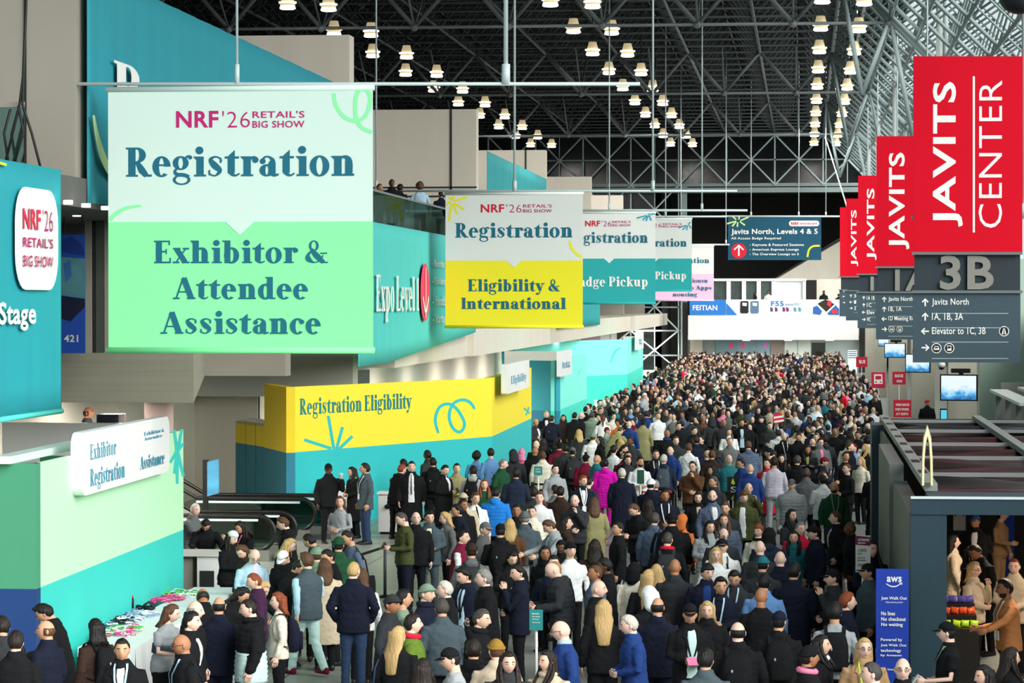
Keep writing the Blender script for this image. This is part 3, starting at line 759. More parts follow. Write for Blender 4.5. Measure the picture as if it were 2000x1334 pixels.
rail('thin pale rail carrying the smaller Pickup banner', frontal(Y4, -.02), 1190, 1420, 423, ((1300, .03),), .05)
rail('thin pale rail carrying the pink banner', frontal(Y5, -.02), 1240, 1425, 477.8, ((1330, .03), (1418, .03)), .05)
# Javits North banner
YN = YS(29.0); fr = frontal(YN)
t = thing('hanging_banner', 'dark teal landscape banner with a red arrow disc above the white bridge', 'banner', tuple(fr.at(*fr.px(1513, 508))))
slab(fr, px_rect(fr, 1422, 423, 1604, 508), .08).build('fabric', mat('north teal', (10, 78, 104), noise=.06), t)
letters(t, fr, [('Javits North, Levels 4 & 5', 1428, 447, 1597, 460, 'bold'), ('All Access Badge Required', 1428, 463, 1525, 469, 'sans'), ('- Keynote & Featured Sessions', 1464, 475.5, 1570, 482, 'sans'), ('- American Express Lounge', 1464, 485, 1560, 491, 'sans'), ('- The Overview Lounge on 5', 1464, 494, 1560, 500, 'sans')], M_white, .02)
mb = MB(); px_polys(mb, fr, disc(1443, 490, 15, 24), .02); mb.build('red_disc', C_red, t, fix=False)
mb = MB(); px_brush(mb, fr, [(1443, 500, 3), (1443, 480, 3)], 3, .04, False); px_brush(mb, fr, [(1434, 488, 3), (1443, 479, 3), (1452, 488, 3)], 3, .04, False); mb.build('arrow', M_white, t, fix=False)
mb = MB()
for a, b in (((1438, 432), (1420, 437)), ((1438, 433), (1430, 442)), ((1441, 434), (1440, 443)), ((1445, 433), (1455, 440)), ((1446, 431), (1462, 424)), ((1443, 429), (1444, 422)), ((1438, 429), (1431, 423))): px_brush(mb, fr, [(*a, 2.5), (*b, 3.2)], 3, .03, False)
mb.build('star_graphic', mat('star lime', (205, 240, 150)), t, fix=False)
mb = MB(); px_brush(mb, fr, [(1577, 502, 3.5), (1580, 488, 3.5), (1588, 481, 3.5), (1601, 480, 3.5)], 3, .02); mb.build('curl_graphic', C_yell, t, fix=False)
uv = px_rect(fr, 1541, 431, 1600, 442); mb = MB(); mb.prism([fr.at(u, v, .02) for u, v in rrect(uv[0][0], uv[3][1], uv[1][0], uv[0][1], .17)], fr.n * .005); mb.build('logo_card', M_white, t)
letters(t, fr, [('NRF', 1545, 433.5, 1560, 439.5, 'bold')], C_red, .04, 'logo'); letters(t, fr, [("RETAIL'S BIG SHOW", 1563, 435, 1596, 438.5, 'sans')], C_magenta, .04, 'logo')
rail('thin pale rail carrying the dark teal landscape banner', frontal(YN, -.03), 1410, 1640, 422.6, ((1467, .03), (1560, .03), (1613, .03)), .06)

# teal drapes of the facade
def wavy(fr, u0, u1, top, bot, m, name, parent, n=90, amp=.03, off=.0, seed=1):
    rnd = random.Random(seed); ph = [rnd.uniform(0, 6.28) for _ in range(5)]
    L = []; Rg = []
    mb = MB(); pts = []; rows = 8
    for i in range(n + 1):
        a = u0 + (u1 - u0) * i / n
        w = amp * (math.sin(a * 5.1 + ph[0]) * .5 + math.sin(a * 9.3 + ph[1]) * .3 + math.sin(a * 2.3 + ph[2]) * .5)
        for j in range(rows + 1):
            f = j / rows; zb = bot(a) if callable(bot) else bot; zt_ = top(a) if callable(top) else top
            pts.append(fr.at(a, zb + (zt_ - zb) * f, off + w * (1.0 - .5 * f) * (1 if 0 < j < rows else .7)))
    F = [(i * (rows + 1) + j, (i + 1) * (rows + 1) + j, (i + 1) * (rows + 1) + j + 1, i * (rows + 1) + j + 1) for i in range(n) for j in range(rows)]
    mb.add(pts, F); o = mb.build(name, m, parent, True, False)
    sm = o.modifiers.new('thickness', 'SOLIDIFY'); sm.thickness = .015; sm.offset = -1
    return o
def fside(ya, yb, x=FX + .03): return Frame(Vector((x, ya, 0)), Vector((x, yb, 0)))
# facade frame: u runs along +Y, normal points to +X
fr = fside(atX(175, 300, FX + .05).y, 69.0)
t = thing('facade_drape', 'large teal drape with a horizontal top on the upper terrace behind the mint banner', 'drape', (FX, 56, 7), 'teal drapes on the terraces')
wavy(fr, 0, fr.len, 10.65, 7.03, C_drape, 'fabric', t, 160, .03)
letters(t, fr, [('P', 212, 117, 262, 215, 'serif')], M_white, .09)
mb = MB(); px_brush(mb, fr, [(172, 225, 4), (178, 262, 8), (188, 300, 12), (200, 328, 13), (216, 352, 12)], 10, .09); mb.build('curl_graphic', C_limeL, t, fix=False)
fr = fside(99.0, 122.0)
t = thing('facade_drape', 'teal drape with a sloping outline on the farther upper terrace', 'drape', (FX, 110, 7), 'teal drapes on the terraces')
wavy(fr, 0, fr.len, 10.75, 7.03, C_drape3, 'fabric', t, 100, .03, seed=2)
fr = fside(75.2, 95.6)
t = thing('facade_drape', 'turquoise drape reading Expo Level 1 with a red arrow disc on the balcony front', 'drape', (FX, 85, 4), 'teal drapes on the terraces')
wavy(fr, fr.px(700, 600)[0], fr.len, 7.55, lambda a: 3.9 + .6 * max(0, a) / 20.4, C_drape2, 'fabric', t, 130, .02, seed=3)
letters(t, fr, [('Expo Level 1', 729, 536, 813, 626, 'serif')], M_white, .08)
u0, v1 = fr.px(816, 513); u1, v0 = fr.px(834, 627)
mb = MB(); mb.poly([fr.at((u0 + u1) / 2 + (u1 - u0) / 2 * math.cos(a), (v0 + v1) / 2 + (v1 - v0) / 2 * math.sin(a), .08) for a in [2 * math.pi * i / 32 for i in range(32)]]); mb.build('red_disc', mat('disc red', (245, 60, 105)), t, fix=False)
mb = MB(); cu = (u0 + u1) / 2; w_ = (u1 - u0); hv = v1 - v0
for q in brush([(0, .42, .07), (0, -.4, .07)], False) + brush([(-.3, -.08, .08), (0, -.42, .08)], False) + brush([(.3, -.08, .08), (0, -.42, .08)], False):
    mb.poly([fr.at(cu + x * w_, (v0 + v1) / 2 + y * hv, .1) for x, y in q])
mb.build('arrow', M_white, t, fix=False)
letters(t, fr, [('- Booths 100 - 1000', 838, 506, 895, 526, 'sans'), ('- Exhibitor Big Ideas', 838, 541, 895, 562, 'sans'), ('- Foodservice', 838, 577, 885, 597, 'sans'), ('- Startup Hub', 838, 613, 880, 634, 'sans')], M_white, .08, 'small_lettering')
for i, (ya, yb, l) in enumerate(((128.0, 154.0, 'turquoise drape under the teal banners, only its lower end showing'),)):
    fr = fside(ya, yb); t = thing('facade_drape', l, 'drape', (FX, ya, 4), 'teal drapes on the terraces')
    wavy(fr, 0, fr.len, 7.5, 4.3, C_drape3, 'fabric', t, 80, .02, seed=5)
# stage banner at the left edge
fr = fside(38.0, 42.6, FX + .1)
t = thing('stage_banner', 'teal banner with a white logo card and the word Stage at the left edge', 'banner', (FX, 40, 4))
ua = fr.px(120, 560)[0]
wavy(fr, -.5, ua, 7.45, 3.87, mat('stage teal', (34, 158, 172), noise=.05, scale=.8), 'fabric', t, 60, .012, seed=4)
u0, v1 = fr.px(22, 362); u1, v0 = fr.px(106, 567)
mb = MB(); mb.prism([fr.at(u, v, .05) for u, v in rrect(u0, v0, u1, v1, (u1 - u0) * .22)], fr.n * .01); mb.build('logo_card', M_white, t)
letters(t, fr, [('NRF', 35, 406, 70, 450, 'bold')], mat('card red', (226, 30, 80)), .075, 'logo'); letters(t, fr, [("'26", 74, 409, 94, 453, 'thin'), ("RETAIL'S", 35, 462, 94, 486, 'sans'), ('BIG SHOW', 35, 498, 94, 523, 'sans')], C_magenta, .075, 'logo')
letters(t, fr, [('Main Stage', -95, 590, 64, 645, 'bold')], M_white, .05)
mb = MB(); px_brush(mb, fr, [(-8, 318, 5), (6, 322, 5)], 5, .05, False); mb.build('yellow_mark', C_yell, t, fix=False)
MB().tube(fr.at(-.5, 3.9, .0), fr.at(ua, 3.9, 0), .04, 8).build('bottom_rod', C_drape2, t, True)

# ------------------------------------------------------------------ red wayfinding banners on the right
C_jred = mat('wayfinding red', (212, 10, 38), noise=.03, scale=.7, spec=.12); C_grey = mat('wayfinding grey', (60, 80, 92), noise=.04); C_dgrey = mat('wayfinding dark grey', (42, 54, 62), noise=.05)
C_num = mat('number grey', (136, 136, 130)); C_rule = mat('rule grey', (150, 160, 166))
def arrow(mb, fr, cx, cy, r, d, off, w):
    A = {'u': (0, -1), 'l': (-1, 0), 'r': (1, 0)}[d]; n = (-A[1], A[0])
    T = lambda a, b: (cx + (A[0] * a + n[0] * b) * r, cy + (A[1] * a + n[1] * b) * r, w)
    px_brush(mb, fr, [T(-1, 0), T(.9, 0)], w, off, False); px_brush(mb, fr, [T(.1, .8), T(1, 0), T(.1, -.8)], w, off, False)
def javits(label, s, x0, x1, yt, ym, yn, yb, jav=None, cen=None, num=None, rows=(), pic=None):
    Y = YS(s); fr = frontal(Y)
    t = thing('wayfinding_banner', label, 'banner', tuple(fr.at(*fr.px((x0 + x1) / 2, yb))), 'red wayfinding banners on the right')
    slab(fr, px_rect(fr, x0, yt, x1, ym), .1).build('red_panel', C_jred, t)
    slab(fr, px_rect(fr, x0 + 2, ym, x1 - 4, yn), .06, -.06).build('number_panel', C_dgrey, t)
    slab(fr, px_rect(fr, x0 - 1, yn, x1 - 4, yb), .1).build('direction_panel', C_grey, t)
    mb = MB(); mb.bar(fr.at(*fr.px(x0 - 3, ym), .03), fr.at(*fr.px(x1, ym), .03), .06); mb.bar(fr.at(*fr.px(x0 - 3, yn), .03), fr.at(*fr.px(x1, yn), .03), .06); mb.build('mounting_bars', M_steel, t)
    if s < 80:
        mb = MB(); ua = fr.px(x1 - (x1 - x0) * .3, yt)[0]; vt = fr.px(x0, yt)[1]; mb.tube(fr.at(ua, vt - .1, -.05), fr.at(ua, 22.02, -.05), .03, 6); mb.build('hanging_rod', M_steelL, t, True)
    if jav: letters(t, fr, [('JAVITS', *jav, 'up')], M_white, .012)
    if cen:
        letters(t, fr, [('CENTER', *cen, 'upthin')], M_white, .012, 'thin_lettering')
        mb = MB(); px_polys(mb, fr, [[(cen[0] - 12, yt + 39), (cen[0] - 8, yt + 39), (cen[0] - 8, ym - 41), (cen[0] - 12, ym - 41)]], .012); mb.build('divider_line', M_white, t, fix=False)
    if num: letters(t, fr, [(num[0], *num[1:], 'bold')], C_num, .02, 'number')
    it = []; ar = MB(); ru = MB()
    for d, txt, xa, ya, xt0, xt1, th in rows:
        arrow(ar, fr, xa, ya, th * .55, d, .012, th * .22)
        if txt: it.append((txt, xt0, ya - th * .62, xt1, ya + th * .62, 'sans'))
        px_polys(ru, fr, [[(xt0, ya + th * 1.55), (x1 - 4 - (x1 - x0) * .11, ya + th * 1.55), (x1 - 4 - (x1 - x0) * .11, ya + th * 1.7), (xt0, ya + th * 1.7)]], .012)
    if it: letters(t, fr, it, M_white, .012, 'direction_lettering')
    if rows: ar.build('arrows', M_white, t, fix=False); ru.build('rule_lines', C_rule, t, fix=False)
    if pic:
        for k, (cx, cy, r) in enumerate(pic):
            mb = MB(); mb.m(0); px_polys(mb, fr, disc(cx, cy, r, 24), .012); mb.m(1); px_polys(mb, fr, disc(cx, cy, r * .84, 24), .018); mb.m(0)
            if k % 3 == 0:   # car
                px_polys(mb, fr, [[(cx - r * .55, cy + r * .35), (cx - r * .55, cy), (cx - r * .32, cy - r * .42), (cx + r * .32, cy - r * .42), (cx + r * .55, cy), (cx + r * .55, cy + r * .35)]], .024); mb.m(1); px_polys(mb, fr, [[(cx - r * .35, cy - .02 * r), (cx - r * .22, cy - r * .3), (cx + r * .22, cy - r * .3), (cx + r * .35, cy - .02 * r)]], .03)
            elif k % 3 == 1:  # bus
                px_polys(mb, fr, [[(cx - r * .42, cy + r * .5), (cx - r * .42, cy - r * .5), (cx + r * .42, cy - r * .5), (cx + r * .42, cy + r * .5)]], .024); mb.m(1); px_polys(mb, fr, [[(cx - r * .3, cy), (cx - r * .3, cy - r * .35), (cx + r * .3, cy - r * .35), (cx + r * .3, cy)]], .03)
            else:             # lift
                px_polys(mb, fr, [[(cx - r * .45, cy + r * .6), (cx - r * .15, cy - r * .6), (cx - r * .05, cy - r * .6), (cx - r * .12, cy + r * .6)], [(cx + r * .45, cy + r * .6), (cx + r * .15, cy - r * .6), (cx + r * .05, cy - r * .6), (cx + r * .12, cy + r * .6)]], .024)
            mb.build('pictogram', [M_white, M_black], t, fix=False)
    return t, fr
javits('largest red banner with two lines of vertical lettering, above a grey 3B sign', 88, 1784, 1997, 110, 495, 570, 708, (1822, 160, 1880, 443), (1912, 157, 1957, 445), ('3B', 1836, 499, 1941, 566),
       [('u', 'Javits North', 1807, 591, 1820, 1892, 13), ('u', '1A, 1B, 3A', 1807, 619, 1820, 1881, 13), ('l', 'Elevator to 1C, 3B', 1807, 647, 1820, 1925, 13), ('r', '', 1807, 679, 1820, 1825, 13)], [(1829, 680, 10), (1854, 680, 10), (1961, 647, 10)])
javits('second red banner with vertical lettering, partly behind the largest, above a grey 1 sign', 58.8, 1712, 1853, 266, 522, 571, 663, (1736, 298, 1776, 487), (1800, 298, 1830, 487), ('1A', 1748, 526, 1815, 568),
       [('u', 'Javits North', 1727, 585, 1735, 1783, 8.5), ('u', '1B, 1A', 1727, 604, 1735, 1761, 8.5), ('l', '1D Meeting Rooms', 1727, 623, 1735, 1800, 8.5), ('r', '', 1727, 643, 1735, 1740, 8.5)], [(1741, 643, 6), (1757, 643, 6)])
javits('third red banner with vertical lettering, counted from the largest', 45.3, 1676, 1785, 343, 536, 571, 641, (1693, 368, 1712, 508), (1735, 368, 1755, 508), ('1D', 1700, 540, 1750, 568),
       [('u', '1A 1B', 1687, 582, 1693, 1708, 6), ('u', '1C', 1687, 596, 1693, 1702, 6), ('l', 'Elev', 1687, 610, 1693, 1708, 6), ('r', 'WC', 1687, 624, 1693, 1700, 6)])
javits('fourth red banner, a narrow strip showing between its neighbours', 37.2, 1653, 1740, 388, 541, 568, 626, (1662, 410, 1676, 520), None, None, [('u', '3', 1662, 578, 1668, 1672, 5), ('l', '1', 1662, 590, 1668, 1672, 5), ('r', '2', 1662, 602, 1668, 1672, 5)])
javits('farthest red banner of the row, beside the dark teal banner', 33.2, 1640.5, 1718, 405, 541, 566, 618, (1667, 408, 1675, 518), None, None, [('u', '3', 1648, 569, 1653, 1656, 4), ('l', '1', 1648, 579, 1653, 1656, 4), ('r', '2', 1648, 591, 1653, 1656, 4)])
fr = frontal(YS(88), -.08)
rail('grey mast at the right edge carrying the largest red banner', fr, 1780, 2010, 425, ((1999, .05),), .04)
p = thing('stay_cable', 'thin pale stay running from the lattice wall down to the red banners', 'cable', tuple(atY(1653, 402, 160)))
MB().tube(atY(1612, 268, 190), atY(1654, 404, 160), .05, 6).build('stay', M_steelL, p, True)
# dark rounded loudspeaker at the top right corner
p = thing('loudspeaker', 'dark rounded loudspeaker hanging in the top right corner', 'loudspeaker', tuple(atY(1985, 5, 60)))
c = atY(1990, -6, 60); MB().ell(c, (.42, .3, .36), 20, 12).build('housing', mat('speaker dark', (30, 34, 40), rough=.4), p, True)
MB().lathe(c - Vector((0, .28, 0)), [(.02, 0.02), (.2, .02), (.2, -.02), (.02, -.02)], 16).build('grille', M_black, p, True)
mb = MB(); mb.tube(c + Vector((0, 0, .3)), c + Vector((0, 0, 6.0)), .04, 8); mb.build('drop_rod', M_steelD, p, True)
# pendant lamps of the roof, in three paired rows
M_shade = mat('lamp shade cream', (236, 214, 168), rough=.4, noise=.15, scale=2, emit=.45)
M_glow = mat('lamp glow', (255, 250, 235), emit=5.0, noise=0)
M_ringL = mat('lamp ring', (240, 240, 225), emit=2.0, noise=0)
_lamp = {}
def lamp_mesh():
    a = MB().lathe((0, 0, 0), [(.17, .50), (.20, .50), (.34, .02), (.32, 0), (.18, .46)], 18).mesh('shade', [M_shade], True)
    b = MB().lathe((0, 0, 0), [(.02, -.03), (.33, -.03), (.36, -.10), (.30, -.14), (.02, -.15)], 18).mesh('diffuser', [M_glow], True)
    c = MB().lathe((0, 0, 0), [(.36, .16), (.40, .16), (.40, .10), (.36, .10)], 18).mesh('ring', [M_ringL], True)
    d = MB().lathe((0, 0, 0), [(.015, 4.69), (.03, 4.69), (.03, .5), (.12, .5), (.12, .47), (.02, .47)], 10).mesh('stem', [M_steelD], True)
    return a, b, c, d
LM = lamp_mesh()
rows = [(-20.5, 'outer left lamp row'), (-19.0, 'inner left lamp row'), (-10.0, 'middle pair, left line'), (-8.4, 'middle pair, right line'), (.66, 'right pair, left line'), (2.3, 'right pair, right line')]
pl = bpy.data.lights.new('lamp_light', 'AREA'); pl.shape = 'DISK'; pl.size = .6; pl.energy = 560; pl.color = (1, .96, .90)
for ri, (x, rn) in enumerate(rows):
    for k in range(10):
        y = 101.5 + 11.3 * (k + 1)
        t = thing('pendant_lamp', 'bell shaped roof lamp, %s from the viewer, %s' % (ORD[k], rn), 'lamp', (x, y + (ri % 2) * .9, 17.3), 'pendant lamps under the roof')
        for nm, me in zip(('shade', 'diffuser', 'ring', 'stem'), LM):
            c = bpy.data.objects.new(nm, me); COL.objects.link(c); c.parent = t; c.scale = (.9, .9, 1)
        if ri % 2 == 0 and (k % 2 == 0 or k > 4):
            lo = bpy.data.objects.new('lamp_light', pl); COL.objects.link(lo); lo.parent = t; lo.location = (0, 0, -.2)
# ================================================================== registration booths
B_mintL = mat('booth pale green', (194, 246, 202), noise=.02, rough=.6, scale=.8); B_mintD = mat('booth shaded green', (70, 150, 116), noise=.03, rough=.6)  # darker green puts the return's shaded side into its colour
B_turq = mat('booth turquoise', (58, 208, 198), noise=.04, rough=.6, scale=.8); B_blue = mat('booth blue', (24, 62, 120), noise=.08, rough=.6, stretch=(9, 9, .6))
B_yel = mat('booth yellow', (246, 226, 62), noise=.02, rough=.6, scale=.7); B_yelD = mat('booth shaded yellow', (236, 208, 30), noise=.03, rough=.6)  # deeper yellow for the returns, their shaded side put into colour
B_teal = mat('booth teal', (50, 190, 194), noise=.04, rough=.6, scale=.8); B_tealD = mat('booth dark teal', (34, 122, 146), noise=.06, rough=.6)  # dark teal of the return bases carries their shade as colour
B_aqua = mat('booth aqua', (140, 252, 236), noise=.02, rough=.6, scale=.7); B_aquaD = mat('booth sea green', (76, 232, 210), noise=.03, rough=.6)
M_sign = mat('sign board white', (244, 246, 246), rough=.4, noise=.015)
M_ink2 = mat('booth sign ink', (60, 150, 180), noise=.2, scale=3)
def wallseg(p0, p1, z0, z1, th=.22, out=0.0):
    d = Vector((p1.x - p0.x, p1.y - p0.y, 0)).normalized(); n = Vector((d.y, -d.x, 0))
    mb = MB(); a = Vector((p0.x, p0.y, z0)) + n * out; b = Vector((p1.x, p1.y, z0)) + n * out
    mb.prism([a, b, b - n * th, a - n * th], (0, 0, z1 - z0)); return mb
def sign_card(parent, fr, x0, x1, tl, tr, bl, br, off, th, rad=.18):
    """rounded card whose corners follow pixel heights"""
    u0 = fr.px(x0, tl)[0]; u1 = fr.px(x1, tr)[0]
    v1 = (fr.px(x0, tl)[1] + fr.px(x1, tr)[1]) / 2; v0 = (fr.px(x0, bl)[1] + fr.px(x1, br)[1]) / 2
    mb = MB(); mb.prism([fr.at(u, v, off) for u, v in rrect(u0, v0, u1, v1, rad)], fr.n * -th)
    return mb.build('sign_board', M_sign, parent)
# green booth
A = atZ(72, 905, 3.37); Bp = atZ(358, 840, 3.37); Lf = Vector((A.x - 3.2, A.y + .02, 0))
t = thing('registration_booth', 'pale green and turquoise registration booth with a rounded white sign at lower left', 'booth', (A.x, A.y, 0), 'registration booths')
zd = 1.71
wallseg(A, Bp, zd, 3.37, .05).build('upper_panel', B_mintL, t); wallseg(A, Bp, 0, zd, .05).build('lower_panel', B_turq, t)
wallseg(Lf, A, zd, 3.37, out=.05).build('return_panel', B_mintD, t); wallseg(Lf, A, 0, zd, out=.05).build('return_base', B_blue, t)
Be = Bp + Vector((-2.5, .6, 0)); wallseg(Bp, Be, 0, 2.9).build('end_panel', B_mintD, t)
fr = Frame(A, Bp)
mb = MB(); mb.prism([fr.at(-.2, 3.37, -.3), fr.at(fr.len, 3.37, -.3), fr.at(fr.len, 3.37, -.55), fr.at(-.2, 3.37, -.55)], (0, 0, .1)); mb.build('light_box', mat('frosted top', (226, 244, 236), rough=.3), t)
frs = fr.shift(.16)
sign_card(t, frs, 160, 331, 846, 812, 968, 922, 0, .16, .22)
letters(t, frs, [('Exhibitor', 176, 868, 227, 887, 'serif'), ('Registration', 176, 916, 243, 941, 'serif'), ('Exhibitor &', 281, 844, 320, 843, 'serif'), ('Attendee', 281, 855, 316, 853, 'serif'), ('Assistance', 273, 892, 320, 905, 'serif')], M_ink2, .003)
mb = MB()
for a, b in (((346, 885), (340, 840)), ((346, 885), (355, 838)), ((345, 882), (332, 904)), ((347, 884), (358, 930)), ((346, 886), (340, 925)), ((346, 886), (346, 945)), ((347, 880), (358, 866))): px_brush(mb, fr, [(*a, 7), (*b, 5)], 6, .012, False)
mb.build('star_graphic', B_turq, t, fix=False)
GA, GB, GF = A, Bp, fr
# yellow booth
zt_, zd = 3.45, 1.86
A = atZ(563, 756, zt_); Cc = atZ(961, 738, zt_); D = atZ(1038, 718, zt_)
L1 = atZ(520, 750, zt_); L0 = atZ(460, 822, 2.42)
t = thing('registration_booth', 'yellow and teal booth reading Registration Eligibility with teal ray and loop graphics', 'booth', (A.x, A.y, 0), 'registration booths')
wallseg(A, Cc, zd, zt_, .05).build('upper_panel', B_yel, t); wallseg(A, Cc, 0, zd, .05).build('lower_panel', B_teal, t)
wallseg(Cc, D, zd, zt_).build('upper_panel', B_yel, t); wallseg(Cc, D, 0, zd).build('lower_panel', B_teal, t)
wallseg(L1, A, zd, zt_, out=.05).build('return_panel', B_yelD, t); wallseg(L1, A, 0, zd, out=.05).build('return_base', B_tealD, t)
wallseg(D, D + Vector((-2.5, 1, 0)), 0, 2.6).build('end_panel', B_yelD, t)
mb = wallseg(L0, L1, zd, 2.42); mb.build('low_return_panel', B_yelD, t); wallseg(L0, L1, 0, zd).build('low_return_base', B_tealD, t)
MB().prism([Vector((L0.x, L0.y, 2.36)), Vector((L1.x, L1.y, 2.36)), Vector((L1.x, L1.y + 2, 2.36)), Vector((L0.x, L0.y + 2, 2.36))], (0, 0, .06)).build('low_top', M_sign, t)
fr = Frame(A, Cc)
mb = MB()
for x in (480, 499): 
    f_ = Frame(L0, L1); u = f_.px(x, 850)[0]; mb.prism([f_.at(u, 0, .006), f_.at(u + .02, 0, .006), f_.at(u + .02, 2.42, .006), f_.at(u, 2.42, .006)], f_.n * .002)
mb.build('panel_joint', B_tealD, t)
letters(t, fr, [('Registration Eligibility', 585, 778, 804, 806, 'serif')], mat('eligibility ink', (28, 128, 130), noise=.2, scale=2), .012)
mb = MB()
for a, b in (((647, 876), (594, 859)), ((652, 877), (641, 812)), ((657, 877), (669, 834)), ((662, 877), (688, 852))): px_brush(mb, fr, [(*a, 6), (*b, 6)], 6, .012, False)
mb.build('ray_graphic', B_teal, t, fix=False); mb = MB(); px_brush(mb, fr, [(856, 846, 5), (850, 820, 6), (858, 796, 6), (876, 789, 6), (893, 800, 6), (907, 826, 6), (900, 843, 6), (886, 838, 6), (877, 815, 6), (884, 790, 6), (902, 781, 6), (918, 786, 6), (927, 799, 5)], 6, .012)
mb.build('loop_graphic', B_teal, t, fix=False); mb = MB(); f2 = Frame(Cc, D)
for a, b in (((1030, 803), (1023, 797)), ((1030, 803), (1035, 808)), ((1031, 803), (1032, 795)), ((1030, 804), (1027, 811))): px_brush(mb, f2, [(*a, 3), (*b, 3)], 3, .012, False)
mb.build('small_star_graphic', B_teal, t, fix=False)
fs = f2.shift(.35)
sign_card(t, fs, 990, 1034, 712, 702, 769, 757, 0, .16, .05)
letters(t, fs, [('Eligibility', 998, 735, 1028, 746, 'serif')], M_ink2, .01)
YA, YC, YD, YF, YF2 = A, Cc, D, fr, f2
# aqua booths farther along
def far_booth(label, pts, zt_, zd, dark_first, cards, marks):
    P = [atZ(x, y, zt_) for x, y in pts]
    t = thing('registration_booth', label, 'booth', (P[1].x, P[1].y, 0), 'registration booths')
    for k in range(len(P) - 1):
        d = k == 0 and dark_first
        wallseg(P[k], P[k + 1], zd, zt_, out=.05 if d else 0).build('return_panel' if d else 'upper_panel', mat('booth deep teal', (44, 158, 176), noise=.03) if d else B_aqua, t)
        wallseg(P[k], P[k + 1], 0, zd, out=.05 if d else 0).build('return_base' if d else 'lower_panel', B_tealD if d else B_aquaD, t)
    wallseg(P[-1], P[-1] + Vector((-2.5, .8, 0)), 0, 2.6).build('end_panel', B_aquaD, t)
    for k, x0, x1, tl, tr, bl, br in cards:
        f_ = Frame(P[k], P[k + 1]).shift(.3); sign_card(t, f_, x0, x1, tl, tr, bl, br, 0, .12, .05)
        xm = (x0 + x1) / 2; ym = (tl + bl) / 2; letters(t, f_, [('Badge', x0 + 4, ym - 4, x1 - 4, ym + 1, 'serif'), ('Pickup', x0 + 4, ym + 2, x1 - 4, ym + 7, 'serif')], M_ink2, .01)
    mb = MB()
    for k, pp in marks: px_brush(mb, Frame(P[k], P[k + 1]), pp, 2, .012)
    mb.build('curl_graphic', B_aquaD, t, fix=False)
    return P
P3 = far_booth('aqua booth with a deep teal end face, right behind the yellow booth', [(1033, 704), (1088, 705), (1146, 692)], 3.45, 1.7, True,
          [(1, 1094, 1117, 687, 682, 736, 731)], [(1, [(1129, 733, 1), (1131, 727, 2), (1133, 721, 1)])])
P4 = far_booth('long aqua booth with a green curl, farthest of the aqua ones', [(980, 668), (1007, 668), (1225, 663), (1256, 655)], 3.55, 1.72, True,
          [(2, 1244, 1257, 649, 645, 683, 681)], [(1, [(1192, 709, 1.5), (1197, 694, 3), (1204, 684, 3.5), (1213, 679, 1.5)])])
t = thing('registration_booth', 'pink booth with white sign cards showing above the aqua booth', 'booth', (-12, YS(29), 0), 'registration booths')
f5 = frontal(YS(29)); u0, v1 = f5.px(1134, 652); u1, _ = f5.px(1173, 652)
slab(f5, [(u0, 0), (u1, 0), (u1, v1), (u0, v1)], .3).build('front_panel', mat('booth pink', (206, 168, 202), noise=.03), t)
u0, v1 = f5.px(1173, 641); u1, v0 = f5.px(1192, 700); slab(f5, [(u0, 0), (u1, 0), (u1, v1), (u0, v1)], .2).build('white_card', M_sign, t)
u0, v1 = f5.px(1191, 646); u1, v0 = f5.px(1204, 700); slab(f5, [(u0, 0), (u1, 0), (u1, v1), (u0, v1)], .25).build('white_card', M_sign, t)
u0, v1 = f5.px(1217, 657); u1, v0 = f5.px(1248, 700); slab(f5, [(u0, 0), (u1, 0), (u1, v1), (u0, v1)], .25).build('white_card', M_sign, t)

# ------------------------------------------------------------------ tables in front of the green booth and the things on them
M_cloth = mat('white tablecloth', (236, 238, 240), rough=.85, noise=.02, bump=.1)
def cloth_table(label, corners, z=.76, drop=.72):
    """corners: top corners in order"""
    t = thing('table', label, 'table', (sum(c.x for c in corners) / 4, sum(c.y for c in corners) / 4, 0), 'white cloth tables')
    mb = MB(); T = [Vector((c.x, c.y, z)) for c in corners]
    n = 10; mb.poly(T)
    for k in range(4):
        a, b = T[k], T[(k + 1) % 4]; d = (b - a); out = Vector((d.y, -d.x, 0)).normalized()
        L = [a + d * (i / n) for i in range(n + 1)]; Rr = [p + Vector((0, 0, -drop)) + out * (.03 + .035 * math.sin(i * 2.4)) for i, p in enumerate(L)]
        mb.strip(L, Rr)
    c = mb.build('tablecloth', M_cloth, t)
    mb = MB(); cen = Vector((sum(p.x for p in T) / 4, sum(p.y for p in T) / 4, 0)); ins = [cen + (Vector((p.x, p.y, 0)) - cen) * .93 for p in T]
    mb.prism([p + Vector((0, 0, z - .035)) for p in ins], (0, 0, .03)); mb.build('tabletop', M_conc2, t)
    for p in ins: MB().tube(p + (cen - p) * .1, p + (cen - p) * .1 + Vector((0, 0, z - .04)), .018, 8).build('leg', M_steelD, t, True)
    return t
def gt(x, y, z=.76): return atZ(x, y, z)
def off_face(fr, u, w): return fr.at(u, .76, w)
lenG = GF.len
q0 = GF.px(205, 1150)[0]
def tab_quad(ua, ub, w0, w1): return [GF.at(ua, .76, w0), GF.at(ua, .76, w1), GF.at(ub, .76, w1), GF.at(ub, .76, w0)]
def uw(x, y, z=.76):
    p = atZ(x, y, z) - GF.o; return p.dot(GF.u), p.dot(GF.n)
ua, wa = uw(262, 1290); ub, wb = uw(436, 1147)
u_m = (max(ua, .6) + ub) / 2
ua = uw(215, 1265)[0]
cloth_table('long white cloth table by the turquoise panel, nearer half with pink lanyards', [GF.at(ua, 0, .2), GF.at(ua, 0, 1.0), GF.at(u_m - .03, 0, 1.0), GF.at(u_m - .03, 0, .2)])
